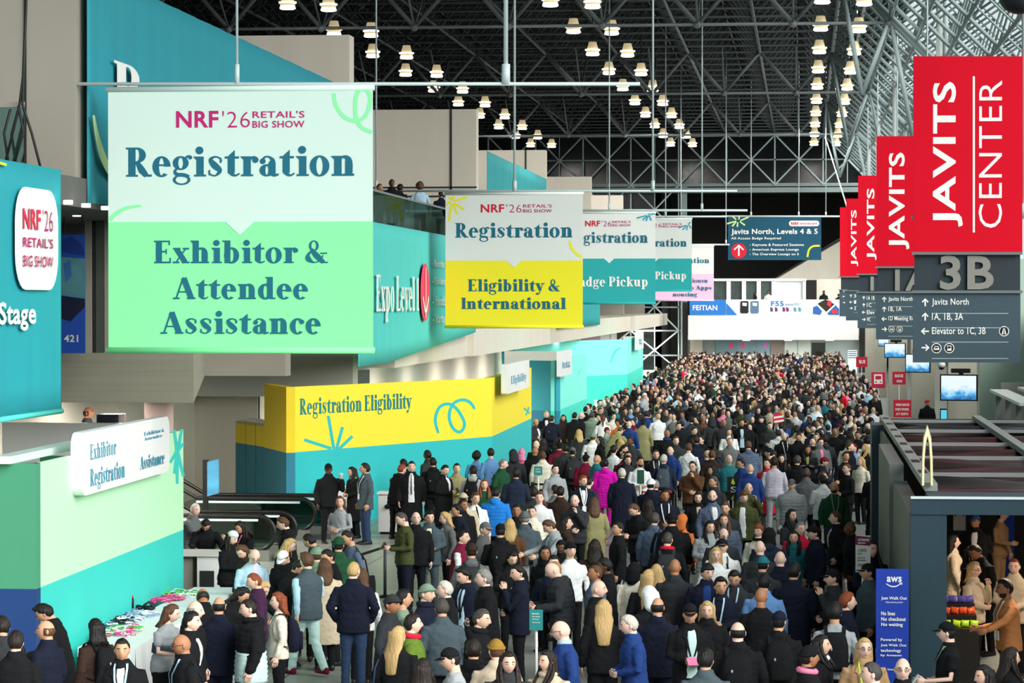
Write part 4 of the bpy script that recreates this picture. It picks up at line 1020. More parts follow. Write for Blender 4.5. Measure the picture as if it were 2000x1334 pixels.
cloth_table('white cloth table at the far end of the turquoise panel with green lanyards', [GF.at(u_m + .03, 0, .2), GF.at(u_m + .03, 0, 1.0), GF.at(ub, 0, 1.0), GF.at(ub, 0, .2)])
p = atZ(455, 1200, .76)
cloth_table('small white cloth table between the people in navy suit and two-tone puffer', [p + Vector((-.55, -.9, 0)), p + Vector((.45, -.9, 0)), p + Vector((.45, .5, 0)), p + Vector((-.55, .5, 0))])
M_pinkc = mat('lanyard pink', (240, 70, 140), noise=.4, scale=30); M_grnc = mat('lanyard green', (90, 200, 80), noise=.4, scale=30); M_whc = mat('badge white', (236, 236, 240), noise=.1, scale=20); M_bkc = mat('pouch black', (26, 26, 30))
def lanyard_pile(name, label, x, y, cols, n, rx, ry, seed, cat='lanyard pile'):
    rnd = random.Random(seed); c = atZ(x, y, .765)
    mb = MB()
    for i in range(n):
        a = rnd.uniform(0, 6.28); r = math.sqrt(rnd.random()); p = c + Vector((math.cos(a) * r * rx, math.sin(a) * r * ry, .01 + .035 * rnd.random()))
        mb.m(rnd.randrange(len(cols)))
        if rnd.random() < .45:
            M = Matrix.Rotation(rnd.uniform(0, 3.1), 3, 'Z') @ Matrix.Rotation(rnd.uniform(-.3, .3), 3, 'X')
            mb.prism([p + M @ Vector(v) for v in ((-.06, -.04, 0), (.06, -.04, 0), (.06, .04, 0), (-.06, .04, 0))], (0, 0, .012))
        else:
            b0 = rnd.uniform(0, 6.28); pts = [p + Vector((.07 * math.cos(b0 + k * .9), .09 * math.sin(b0 + k * .8), .02 * math.sin(k))) for k in range(7)]
            mb.limb(pts, [.008] * 7, 4)
    return tag(mb.build(name, cols), label, cat, 'lanyard piles on the cloth tables', kind='stuff')
lanyard_pile('lanyard_pile', 'pile of pink and green lanyards at the near end of the long cloth table', 232, 1236, [M_pinkc, M_grnc, M_whc], 70, .28, .6, 3)
lanyard_pile('lanyard_pile', 'pile of white and black badge pouches behind the pink lanyards', 232, 1215, [M_whc, M_bkc, mat('badge blue', (150, 170, 215))], 60, .3, .5, 4)
lanyard_pile('lanyard_pile', 'scattered white badges in the middle of the long cloth table', 265, 1205, [M_whc, mat('badge blue', (150, 170, 215))], 40, .3, .7, 5)
lanyard_pile('lanyard_pile', 'pink lanyard heap beside the green bottle label', 318, 1172, [M_pinkc, mat('lanyard rose', (245, 130, 170), noise=.3, scale=20)], 70, .3, .45, 6)
lanyard_pile('lanyard_pile', 'green and white lanyard heap at the far end of the cloth table', 352, 1162, [M_grnc, M_whc], 60, .3, .5, 7)
p = atZ(256, 1196, .76)
t = thing('bottle', 'tall black flask with a red band standing by the turquoise panel', 'bottle', tuple(p)); MB().lathe(p, [(.02, 0), (.045, 0), (.045, .20), (.035, .22), (.02, .22)], 14).build('body', M_black, t, True); MB().lathe(p, [(.02, .22), (.036, .22), (.036, .26), (.02, .262)], 14).build('cap', C_red, t, True)
p = atZ(325, 1160, .76)
t = thing('bottle', 'clear pointed spray bottle with a green label on the cloth table', 'bottle', tuple(p)); MB().lathe(p, [(.02, 0), (.04, 0), (.04, .13), (.015, .19), (.012, .21), (.002, .212)], 14).build('body', mat('bottle clear', (225, 230, 215), rough=.2), t, True); MB().lathe(p, [(.0405, .05), (.0405, .1), (.042, .1), (.042, .05)], 14).build('label_band', M_grnc, t, True)
p = atZ(276, 1192, .76)
t = thing('shoe_bundle', 'black bundle of cables lying on the cloth table beside the flask', 'bundle', tuple(p)); mb = MB(); mb.ell(p + Vector((-.05, 0, .04)), (.09, .08, .045), 10, 6); mb.ell(p + Vector((.1, .02, .035)), (.12, .07, .04), 10, 6); mb.limb([p + Vector((.05, -.05, .08)), p + Vector((.12, 0, .13)), p + Vector((.2, 0, .05))], [.02] * 3, 6); mb.build('bundle', M_black, t, True)
p = atZ(470, 1202, .76)
tag(MB().box(p.x - .04, p.x + .04, p.y - .06, p.y + .06, .765, .79).build('card_reader', M_black), 'small black card reader on the small cloth table', 'card reader')

# printing desk behind the green booth, where two people lean
p = atZ(392, 1078, 1.15)
t = thing('service_desk', 'grey and white service desk behind the green booth where a person leans over', 'desk', (p.x, p.y, 0))
MB().box(p.x - 1.3, p.x + .85, p.y - .35, p.y + .45, 1.1, 1.16).build('desktop', mat('desk top', (214, 216, 210)), t)
MB().box(p.x - 1.3, p.x - .1, p.y - .2, p.y + .4, 0, 1.1).build('side_panel', M_conc2, t)
MB().box(p.x + .0, p.x + .42, p.y - .3, p.y + .4, .0, 1.1).build('cabinet', M_sign, t)
MB().box(p.x + .05, p.x + .30, p.y - .31, p.y - .28, .55, .85).build('vent_panel', M_dark, t)
p = atZ(415, 1085, 1.06)
# white printers and pedestals in front of the yellow booth
def counter(label, x, y, w, hz, d=.6, col=M_sign):
    p = atZ(x, y, hz); t = thing('counter', label, 'counter', (p.x, p.y, 0), 'white counters along the booths')
    MB().box(p.x - w / 2, p.x + w / 2, p.y - d / 2, p.y + d / 2, hz - .05, hz).build('countertop', col, t)
    MB().box(p.x - w / 2 + .03, p.x + w / 2 - .03, p.y - d / 2 + .04, p.y + d / 2, .06, hz - .05).build('front_panel', col, t)
    MB().box(p.x - w / 2 + .06, p.x + w / 2 - .06, p.y - d / 2 + .1, p.y + d / 2, 0, .06).build('plinth', M_dark, t)
    return p
counter('white counter with a pink lanyard heap, right of the person in the black cap', 668, 950, .85, 1.0)
lanyard_pile('lanyard_pile', 'bright pink lanyard heap on the white counter by the teal panel', 668, 946, [mat('hot pink', (245, 50, 160), noise=.2)], 60, .25, .25, 8)
c2 = counter('white pedestal with a round cut-out, left of the person in black suit and grey tie', 760, 960, .5, 1.0)
M_ped = M_black
mb = MB(); mb.lathe((c2.x, c2.y - .28, .62), [(.02, -.01), (.08, -.01), (.08, .01), (.02, .01)], 14)
tag(MB().ell((c2.x, c2.y - .30, .66), (.07, .02, .06), 12, 8).build('pedestal_handle', M_black, smooth=True), 'black oval grip on the white pedestal front', 'handle')
counter('white counter behind the people in grey hoodie and black suit by the teal panel', 905, 948, .9, 1.0)
counter('white counter with a lime top, in front of the person with the teal sign', 1050, 927, 1.1, 1.0, col=mat('lime white', (232, 244, 190)))
counter('white counter in front of the far aqua booth', 1195, 782, 1.6, 1.05)
p = atZ(1050, 960, 1.0)
t = thing('gift_box', 'green and red striped box standing on the floor by the lime counter', 'box', (p.x, p.y, 0))
MB().box(p.x - .32, p.x - .02, p.y - .2, p.y + .2, 0, 1.0).build('green_half', mat('box green', (40, 150, 70)), t); MB().box(p.x - .02, p.x + .2, p.y - .2, p.y + .2, 0, 1.0).build('red_half', mat('box red', (220, 40, 80), noise=.3, scale=8), t)

# ------------------------------------------------------------------ escalators behind the desk
def escalator(label, yb, y_top, x_end, x_start, z_top=.96):
    """horizontal balustrade seen from its side; handrail loop at its right end"""
    e = atZ(x_end, y_top, z_top); Y = e.y; fr = frontal(Y)
    t = thing('escalator', label, 'escalator', (e.x, Y, 0), 'escalators by the yellow booth')
    x0 = fr.px(x_start, y_top)[0]; x1 = fr.px(x_end, y_top)[0]
    for k, dy in enumerate((0.0, 1.15)):
        xe = x1 - (.0 if k == 0 else -.25); h = z_top; r = .36
        loop = [(x0 - 2.2, h + 1.15)] + [(x0 - .2, h)] + [(xe - r, h)] + [(xe - r + r * math.sin(a), h - r + r * math.cos(a)) for a in [math.pi * i / 10 for i in range(1, 11)]] + [(xe - r - .5, h - 2 * r - .06)]
        MB().limb([(x, Y + dy, z) for x, z in loop], [.045] * len(loop), 8).build('handrail', mat('rubber black', (16, 16, 17), rough=.35), t, True)
        inner = [(x0 - .2, h - .06)] + [(xe - r, h - .06)] + [(xe - r + (r - .05) * math.sin(a), h - r + (r - .05) * math.cos(a)) for a in [math.pi * i / 10 for i in range(1, 11)]] + [(x0 - .2, h - 2 * r)]
        mb = MB(); mb.prism([(x, Y + dy + .01, z) for x, z in inner], (0, -.02, 0)); mb.build('glass_panel', M_railg, t)
        MB().bar((x0 - .2, Y + dy, h - .09), (xe - r, Y + dy, h - .09), .05).build('rail_profile', M_steelL, t)
        MB().box(x0 - .2, xe - .1, Y + dy - .14, Y + dy + .14, 0, h - 2 * r).build('skirt', mat('escalator steel', (150, 154, 146), rough=.3, metal=.6), t)
        mb = MB(); mb.prism([(x0 - .2, Y + dy - .1, 0), (x0 - .2, Y + dy - .1, h - 2 * r + .1), (x0 - 2.6, Y + dy - .1, h - 2 * r + 1.35), (x0 - 2.6, Y + dy - .1, 0)], (0, .2, 0)); mb.build('rising_skirt', M_conc2, t)
    MB().box(x0 - .2, x1 + .3, Y + .15, Y + 1.0, 0, .06).build('comb_plate', M_steelD, t)
    MB().bar((x0 + 1.0, Y + .4, .1), (x0 + .85, Y + .4, .62), .05).build('caution_strip', mat('caution lime', (210, 235, 40)), t)
    return Y
escalator('nearer escalator with black rubber handrails behind the leaning people', 0, 1008, 537, 372)
escalator('farther escalator with black rubber handrails in front of the yellow booth', 0, 974, 616, 400)
p0 = atZ(412, 1046, 0)
fr = frontal(62.0)
s = thing('display_stand', 'black stand holding a narrow screen that shows a breaking wave', 'display', (fr.at(*fr.px(402, 970)).x, 62, 0))
u, v1 = fr.px(402, 898); u1, v0 = fr.px(428, 970)
MB().box(u - .06, u + .04, 61.95, 62.1, 0, v1).build('post', M_black, s)
slab(fr, [(u + .03, v0), (u1, v0 + .08), (u1, v1 + .02), (u + .03, v1 - .05)], .06, .05).build('screen', mat('wave screen', (70, 140, 175), noise=.7, scale=1.4, stretch=(1, 1, 3), emit=.25), s)
MB().box(u - .35, u + .45, 61.8, 62.4, 0, .04).build('base', M_black, s)

# ------------------------------------------------------------------ belts and stanchions
def stanchion(label, x, y, z=1.0, col=M_steelD):
    p = atZ(x, y, z); t = thing('stanchion', label, 'stanchion', (p.x, p.y, 0), 'queue stanchions')
    MB().lathe((p.x, p.y, 0), [(.02, 0), (.17, 0), (.17, .02), (.03, .05), (.02, .05)], 18).build('base', M_black, t, True)
    MB().tube((p.x, p.y, .04), (p.x, p.y, z - .08), .03, 10).build('post', col, t, True)
    MB().lathe((p.x, p.y, z - .09), [(.02, 0), (.042, 0), (.042, .09), (.02, .095)], 12).build('belt_head', M_black, t, True)
    return p
def belt(label, a, b, m, z=.94, w=.05):
    mb = MB(); mb.bar((a.x, a.y, z), (b.x, b.y, z), .006, w); return tag(mb.build('belt', m), label, 'belt', 'retractable queue belts')
M_belt = mat('belt black', (18, 18, 20)); M_beltr = mat('belt red', (225, 35, 50))
s1 = stanchion('steel stanchion beside the person in the olive sweater', 752, 1062); s2 = atZ(700, 1085, .94)
belt('black belt running left from the stanchion by the olive sweater', s1, s2, M_belt)
s2b = stanchion('dark stanchion at the left end of the black belt by the olive sweater', 706, 1083)
for i, (xa, ya, xb, yb, m, l) in enumerate(((1252, 958, 1278, 958, M_beltr, 'short red belt, left of two beneath the green sign holder'), (1285, 957, 1316, 957, M_beltr, 'short red belt, right of two beside the staff person in navy'),
                                            (1040, 942, 1100, 945, M_belt, 'black belt before the lime counter'), (1160, 949, 1250, 947, M_belt, 'black belt crossing the magenta coat'))):
    pa = stanchion('black stanchion, left end of the ' + l.split(',')[0].replace('short ', ''), xa, ya, .98, M_black) if True else None
    pb = atZ(xb, yb, .98)
    stanchion('black stanchion, right end of the ' + l.split(',')[0].replace('short ', '') + (' beside the staff in navy' if i == 1 else ''), xb, yb, .98, M_black)
    belt(l, pa, pb, m)
for i, (xa, ya, xb, yb, l) in enumerate(((1037, 1092, 1062, 1075, 'black barrier rail beside the two people in black headwraps'), (1075, 1238, 1062, 1330, 'grey barrier by the teal sign at the bottom'))):
    a_ = stanchion('dark stanchion, start of the ' + l, xa, ya, 1.02)
# ------------------------------------------------------------------ small held and standing signs
def board_sign(name, label, x0, y0, x1, y1, z1, m, lines=(), ink=M_white, pole=True, rnd=0.0, group='signs held above the crowd', th=.03, base=False, xtra=None):
    zc = z1; p = atZ((x0 + x1) / 2, y0, zc); fr = frontal(p.y)
    t = thing(name, label, 'sign', (p.x, p.y, 0), group)
    u0, v1 = fr.px(x0, y0); u1, v0 = fr.px(x1, y1)
    if rnd >= 1: uv = [((u0 + u1) / 2 + (u1 - u0) / 2 * math.cos(a), (v0 + v1) / 2 + (v1 - v0) / 2 * math.sin(a)) for a in [2 * math.pi * i / 24 for i in range(24)]]
    else: uv = rrect(u0, v0, u1, v1, max(.002, rnd * (u1 - u0)))
    slab(fr, uv, th).build('board', m, t)
    if lines: letters(t, fr, lines, ink, .01)
    if pole: MB().tube(fr.at((u0 + u1) / 2, 0, -th - .02), fr.at((u0 + u1) / 2, v1 - .02, -th - .02), .018, 8).build('pole', M_white, t, True)
    if xtra: xtra(fr, t)
    return t, fr
M_maroon = mat('paddle red', (196, 22, 52), noise=.05)
board_sign('sign_paddle', 'red square paddle reading Wear Badge Everywhere at the store roof', 1745, 781, 1780, 815, 2.25, M_maroon, [('WEAR BADGE', 1749, 788, 1776, 793, 'bold'), ('EVERYWHERE', 1749, 797, 1775, 802, 'bold'), ('AT EXPO', 1750, 806, 1774, 811, 'bold')])
board_sign('sign_paddle', 'red paddle reading Badge Here on a white pole, above the square one', 1743, 726, 1769, 751, 2.5, M_maroon, [('BADGE', 1748, 731, 1764, 737, 'bold'), ('HERE', 1751, 742, 1762, 747, 'bold')])
def bus(fr, t):
    mb = MB(); px_polys(mb, fr, [[(1707, 731), (1723, 731), (1724, 750), (1707, 750)]], .01); mb.build('bus_pictogram', M_white, t, fix=False)
    mb = MB(); px_polys(mb, fr, [[(1710, 734), (1721, 734), (1721, 741), (1710, 741)]] + disc(1711, 746, 1.5, 10) + disc(1720, 746, 1.5, 10), .02); mb.build('bus_windows', M_maroon, t, fix=False)
board_sign('sign_paddle', 'magenta red paddle with a white bus pictogram above the crowd', 1702, 727, 1729, 758, 2.45, mat('bus sign', (205, 26, 80)), xtra=bus)
board_sign('sign_paddle', 'small red paddle with a framed white word, farthest from the viewer', 1672, 697, 1694, 717, 2.6, M_maroon, [('BUS', 1678, 703, 1690, 710, 'bold')])
def bars(fr, t):
    mb = MB(); px_polys(mb, fr, [[(1511, 814), (1530, 811), (1530, 815), (1511, 818)], [(1512, 822), (1531, 819), (1531, 823), (1512, 826)]], .01); mb.build('white_bars', M_white, t, fix=False)
board_sign('sign_paddle', 'round red paddle with two white bars raised in mid crowd', 1509, 806, 1530, 829, 1.95, mat('round red', (226, 30, 60)), rnd=1, xtra=bars)
board_sign('standing_sign', 'maroon and pale standing sign with small text by the store wall', 1671, 1046, 1700, 1118, 2.0, mat('pale sign', (216, 216, 208)), [('COFFEE', 1675, 1072, 1692, 1078, 'sans'), ('BAR', 1675, 1080, 1684, 1083, 'sans'), ('SNACKS', 1675, 1088, 1690, 1091, 'sans'), ('DRINKS', 1675, 1093, 1692, 1096, 'sans'), ('OPEN', 1675, 1101, 1688, 1106, 'sans')], ink=M_dark, group=None,
           xtra=lambda fr, t: ((lambda mb: (px_polys(mb, fr, [[(1671, 1046), (1700, 1049), (1700, 1066), (1671, 1064)]], .008), mb.build('maroon_header', mat('maroon header', (110, 24, 62)), t, fix=False)))(MB()), letters(t, fr, [('ATTENDEES', 1676, 1052, 1698, 1057, 'bold'), ('BEGIN', 1676, 1059, 1690, 1062, 'bold')], M_white, .014)))
board_sign('standing_sign', 'teal portrait sign on a dark post among people at the bottom centre', 1034, 1191, 1060, 1231, 1.45, mat('queue sign teal', (36, 140, 140)), [('Attendee', 1038, 1197, 1053, 1200, 'bold'), ('Badge', 1040, 1203, 1055, 1206, 'sans'), ('Pickup', 1040, 1208, 1052, 1211, 'sans'), ('Line starts here', 1040, 1214, 1055, 1217, 'sans')], group=None)
board_sign('standing_sign', 'teal sign with white stripes leaning beside the person in grey blazer', 1148, 1084, 1162, 1112, 1.4, mat('queue sign teal', (36, 140, 140)), [('LINE', 1150, 1088, 1160, 1094, 'bold'), ('HERE', 1150, 1098, 1160, 1104, 'bold')], group=None)
board_sign('standing_sign', 'teal sign on the back of the beige jacket near the yellow booth', 1043, 911, 1059, 928, 1.48, mat('queue sign teal', (36, 140, 140)), [('QUEUE', 1046, 915, 1056, 918, 'sans'), ('HERE', 1046, 920, 1056, 923, 'sans')], group=None)
board_sign('standing_sign', 'dark green sign held by the bearded person in the white shirt', 1244, 918, 1258, 945, 1.5, mat('sign bottle green', (30, 84, 70)), (), group=None)
board_sign('standing_sign', 'black vest sign with lime arrows beside the person in the blue sweater', 1420, 931, 1443, 978, 1.45, M_black, (), group=None, xtra=lambda fr, t: (lambda mb: (px_polys(mb, fr, [[(1431, 934), (1436, 945), (1433, 947), (1428, 944)], [(1428, 972), (1434, 966), (1433, 976), (1430, 978)]], .01), mb.build('lime_mark', mat('lime mark', (190, 230, 40)), t, fix=False), letters(t, fr, [('S', 1427, 950, 1438, 962, 'bold')], M_white, .01)))(MB()))
# tall blue banner stand
fr = frontal(36.3)
t = thing('banner_stand', 'tall blue banner stand with white text in front of the grey store post', 'banner stand', (fr.at(*fr.px(1742, 1300)).x, 36.3, 0))
u0, v1 = fr.px(1711, 1111); u1, _ = fr.px(1775, 1114)
slab(fr, [(u0, .06), (u1, .06), (u1, v1), (u0, v1)], .03).build('fabric', mat('stand blue', (20, 58, 168), noise=.04), t)
MB().box(u0 - .02, u1 + .02, 36.25, 36.45, 0, .07).build('base', M_steelD, t)
letters(t, fr, [('aws', 1732, 1126, 1761, 1137, 'bold'), ('Just Walk Out', 1721, 1165, 1771, 1173, 'bold'), ('TECHNOLOGY', 1729, 1175, 1764, 1178, 'sans'), ('No lines', 1721, 1194, 1748, 1202, 'bold'), ('No checkout', 1721, 1205, 1769, 1213, 'bold'), ('No waiting', 1721, 1216, 1763, 1225, 'bold'), ('Powered by', 1720, 1246, 1762, 1254, 'bold'), ('Just Walk Out', 1720, 1257, 1770, 1264, 'bold'), ('technology', 1720, 1267, 1760, 1275, 'bold'), ('by Amazon', 1720, 1277, 1761, 1283, 'bold'), ('Visit booth', 1733, 1305, 1748, 1309, 'bold')], M_white, .01)
mb = MB(); px_brush(mb, fr, [(1731, 1140, 1.5), (1740, 1145, 2.2), (1750, 1145, 2.2), (1761, 1139, 1.2)], 2, .01); px_brush(mb, fr, [(1756, 1139, 1.3), (1762, 1138, 1.3), (1761, 1143, 1.3)], 1.3, .01, False); mb.build('smile_logo', M_white, t, fix=False)

# ------------------------------------------------------------------ the grab and go store on the right
M_slate = mat('slate laminate', (36, 62, 74), rough=.5, noise=.07, stretch=(4, 4, .3), scale=2); M_slateL = mat('slate light', (92, 102, 100), rough=.5, noise=.06); M_frame = mat('grey frame', (142, 148, 145), rough=.5)
M_film = mat('black film', (14, 15, 16), rough=.4, spec=.14, noise=0, bump=.5, scale=1.0, stretch=(.7, 4, 1))
ST = thing('store_pavilion', 'dark slate store pavilion with a black film roof filling the lower right corner', 'pavilion', (4, 50, 0))
Yf = 36.8; x0 = 1.345
fs = frontal(Yf)
xp1 = fs.px(1849, 1100)[0]
MB().box(x0, xp1, Yf, Yf + .5, 0, 2.82).build('corner_post', M_slate, ST)
MB().box(x0, 8.0, Yf - .02, Yf + .12, 2.80, 3.0).build('front_beam', M_slate, ST)
MB().box(x0, 8.0, Yf - .04, Yf + .1, 3.0, 3.025).build('light_strip', mat('beam light strip', (190, 208, 210), emit=.3), ST)
MB().box(1.30, 1.52, 44.6, 51.0, 0, 3.0).build('side_panel', M_slateL, ST)
MB().box(1.36, 1.56, 37.4, 44.5, 0, 2.75).build('side_panel', M_slateL, ST)
MB().box(1.36, 1.62, 58.8, 60.2, 0, 3.0).build('far_post', M_slate, ST)
MB().box(1.52, 1.58, 51, 59, 0, 2.9).build('side_panel', M_slate, ST)
for x, nm in ((1.68, 'roof_truss_rail'), (3.65, 'roof_truss_rail')):
    mb = MB(); mb.box(x - .085, x + .085, 38.6 if x < 2 else 37.2, 62, 2.98, 3.08); mb.build('roof_rail', M_frame, ST)
    if x < 2:
        mb = MB()
        for k in range(8):
            y = 41.0 + 2.7 * k; mb.box(x - .06, x + .06, y, y + .7, 3.081, 3.086)
        mb.build('roof_rail_slot', M_black, ST)
# film: rippled sheets between cross bars
mb = MB(); nx, ny = 40, 110; pts = []
rnd = random.Random(9)
for i in range(nx + 1):
    for j in range(ny + 1):
        x = 1.75 + 6.2 * i / nx; y = 38.4 + 23.6 * j / ny
        z = 2.90 + .05 * math.sin(y * 2.6 + .8 * math.sin(x * 1.3)) + .035 * math.sin(y * 5.3 + x * .9) + .02 * math.sin(y * 9 - x * .7) + .02 * math.sin(x * 2.2 + y)
        pts.append((x, y, z))
mb.add(pts, [(i * (ny + 1) + j, (i + 1) * (ny + 1) + j, (i + 1) * (ny + 1) + j + 1, i * (ny + 1) + j + 1) for i in range(nx) for j in range(ny)])
mb.build('film_roof', M_film, ST, True)
for k, y in enumerate((42.0, 46.5, 51.0, 56.2, 60.8)):
    MB().bar((1.7, y, 3.0), (8.0, y, 3.0), .08, .06).build('roof_crossbar', mat('dull aluminium', (150, 154, 156), rough=.35, metal=.3), ST)
MB().box(1.6, 8.0, 36.93, 38.5, 2.86, 2.98).build('roof_fascia', M_slate, ST)
MB().box(1.6, 8.1, 61.9, 62.1, 0, 3.0).build('rear_wall', M_black, ST)
MB().box(7.9, 8.1, 36.8, 62, 0, 3.0).build('far_side_wall', M_black, ST)
# the arch standing on the roof
p = atZ(1808, 950, 3.05); fa = Frame(Vector((p.x - .08, p.y, 0)), Vector((p.x + .08, p.y + .35, 0)))
mb = MB(); outl = [(-.09, 0), (-.085, .35), (-.06, .65), (-.02, .80), (.02, .80), (.06, .65), (.085, .35), (.09, 0), (.05, 0), (.045, .35), (.025, .58), (0, .66), (-.025, .58), (-.045, .35), (-.05, 0)]
fa = frontal(p.y)
u, v = fa.px(1810, 955)
L = [fa.at(u + a * .9 + .02 * b, 3.06 + b * 1.0, 0) for a, b in outl]
q = MB(); 
for side in (-1, 1):
    o_ = [(side * .09, 0), (side * .085, .35), (side * .06, .65), (side * .0, .82), (side * .0, .68), (side * .03, .56), (side * .05, .33), (side * .055, 0)]
    q.prism([fa.at(u + a * .8 + .01, 3.06 + b * .98, 0) for a, b in o_], Vector((.0, .25, 0)))
tag(q.build('roof_arch', mat('arch cream', (244, 240, 190), rough=.5)), 'narrow cream white arch standing on the near end of the store roof', 'arch')
# inside: floor lamps of the store, shelf wall, goods
for k, (x, y) in enumerate(((3.2, 39.6), (5.4, 42.5), (3.4, 46.0), (5.6, 49.5))):
    ld = MB(); ld.lathe((x, y, 2.70), [(.02, .06), (.16, .06), (.16, 0), (.02, 0)], 16)
    l_ = tag(ld.build('store_lamp', mat('store lamp glow', (255, 226, 190), emit=4), smooth=True), 'round warm lamp under the store roof, %s from the front beam' % ORD[k], 'lamp', 'lamps under the store roof')
    a_ = bpy.data.lights.new('store_light', 'AREA'); a_.shape = 'DISK'; a_.size = .5; a_.energy = 115; a_.color = (1, .80, .62)
    ao = bpy.data.objects.new('store_light', a_); COL.objects.link(ao); ao.parent = l_; ao.location = (x, y, 2.66)
fi = frontal(57.0)
u0, v1 = fi.px(1962, 998); u1, v0 = fi.px(1981, 1068)
tag(slab(fi, [(u0, 0), (u1, 0), (u1, 2.6), (u0, 2.6)], .3).build('vending_panel', mat('bright blue panel', (24, 80, 200))), 'bright blue upright panel at the back of the store', 'panel')
mb = MB(); px_polys(mb, fi, [[(1965, 1020), (1974, 1020), (1974, 1022), (1965, 1022)], [(1968, 1030), (1976, 1030), (1976, 1032), (1968, 1032)]], .02); 
t = thing('coat_hanger_bag', 'grey tote bag hanging at the back left of the store opening', 'bag', tuple(atY(1873, 1060, 52))); f7 = frontal(52)
slab(f7, px_rect(f7, 1862, 1005, 1886, 1036), .12).build('bag_body', mat('tote grey', (120, 124, 124), noise=.15, scale=8), t); MB().limb([f7.at(*f7.px(1866, 1006)), f7.at(*f7.px(1874, 985)), f7.at(*f7.px(1882, 1006))], [.02] * 3, 6).build('bag_handle', M_black, t, True)
p = atZ(1868, 1222, .9)
t = thing('display_table', 'black tiered display table with bright bags of snacks inside the store', 'table', (p.x, p.y, 0))
MB().box(p.x - .45, p.x + .30, p.y - .25, p.y + .25, .0, .88).build('table_base', M_black, t); MB().box(p.x - .45, p.x + .30, p.y + .26, p.y + .7, 0, 1.02).build('rear_tier', M_black, t); MB().box(p.x - .45, p.x + .30, p.y + .71, p.y + 1.1, 0, 1.14).build('top_tier', M_black, t)
rnd = random.Random(12)
cols = (('lime', (180, 225, 40)), ('orange', (250, 96, 50)), ('violet', (104, 96, 200)))
for r_, (yy, zz, (cn, cc), cn2) in enumerate(((0, .88, cols[0], 'front'), (.45, 1.02, cols[1], 'middle'), (.9, 1.14, cols[2], 'top'))):
    for k in range(6):
        x = p.x - .38 + .125 * k; mb = MB(); hh = .10; T_ = Matrix.Translation((x, p.y + yy, zz)) @ Matrix.Rotation(rnd.uniform(-.35, .35), 4, 'Z') @ Matrix.Rotation(rnd.uniform(-.25, .25), 4, 'Y')
        rg = []
        for f_ in (0, .06, .2, .5, .8, .94, 1):
            w_ = .058 * (1.06 - .12 * math.sin(math.pi * f_)); dp = .004 + .032 * math.sin(math.pi * max(0, min(1, (f_ - .04) / .92))) ** .6
            rg.append([T_ @ Vector((w_ * math.copysign(abs(math.cos(t)) ** .5, math.cos(t)), dp * math.sin(t) * (1 + .12 * math.sin(5 * t + 9 * f_)), hh * f_)) for t in [2 * math.pi * j / 14 for j in range(14)]])
        mb.loft(rg)
        o_ = mb.build('snack_bag', mat('snack ' + cn, cc, noise=.25, scale=14, rough=.3), None, True)
        tag(o_, '%s snack bag on the %s tier of the store display, %s from the left' % (cn, cn2, ORD[k]), 'snack bag', 'snack bags on the store display')

# ------------------------------------------------------------------ colonnade, screens and counters along the right
M_col = mat('column panel', (176, 172, 158), rough=.75, noise=.06); M_col2 = mat('column steel', (150, 158, 158), rough=.5)
def column(x0, x1, Y, ztop):
    f_ = frontal(Y); a = f_.px(x0, 700)[0]; b = f_.px(x1, 700)[0]
    struct(MB().box(a, b, Y, Y + .8, 0, 4.6).build('column_base', M_col)); m_ = (a + b) / 2
    m_ += .78 if 100 < Y < 125 else 0
    struct(MB().tube((m_ - .16, Y + .4, 4.6), (m_ - .16, Y + .4, ztop), .13, 14).build('column', M_col2, smooth=True))
    if Y < 125: struct(MB().tube((m_ + .08, Y + .4, 4.6), (m_ + .08, Y + .4, ztop), .1, 12).build('column', M_col2, smooth=True))
column(1852, 1908, 80, 11.2); column(1780, 1826, 112, 18.6); column(1736, 1772, 140, 18.6); column(1708, 1732, 168, 18.6); column(1690, 1712, 196, 18.6)
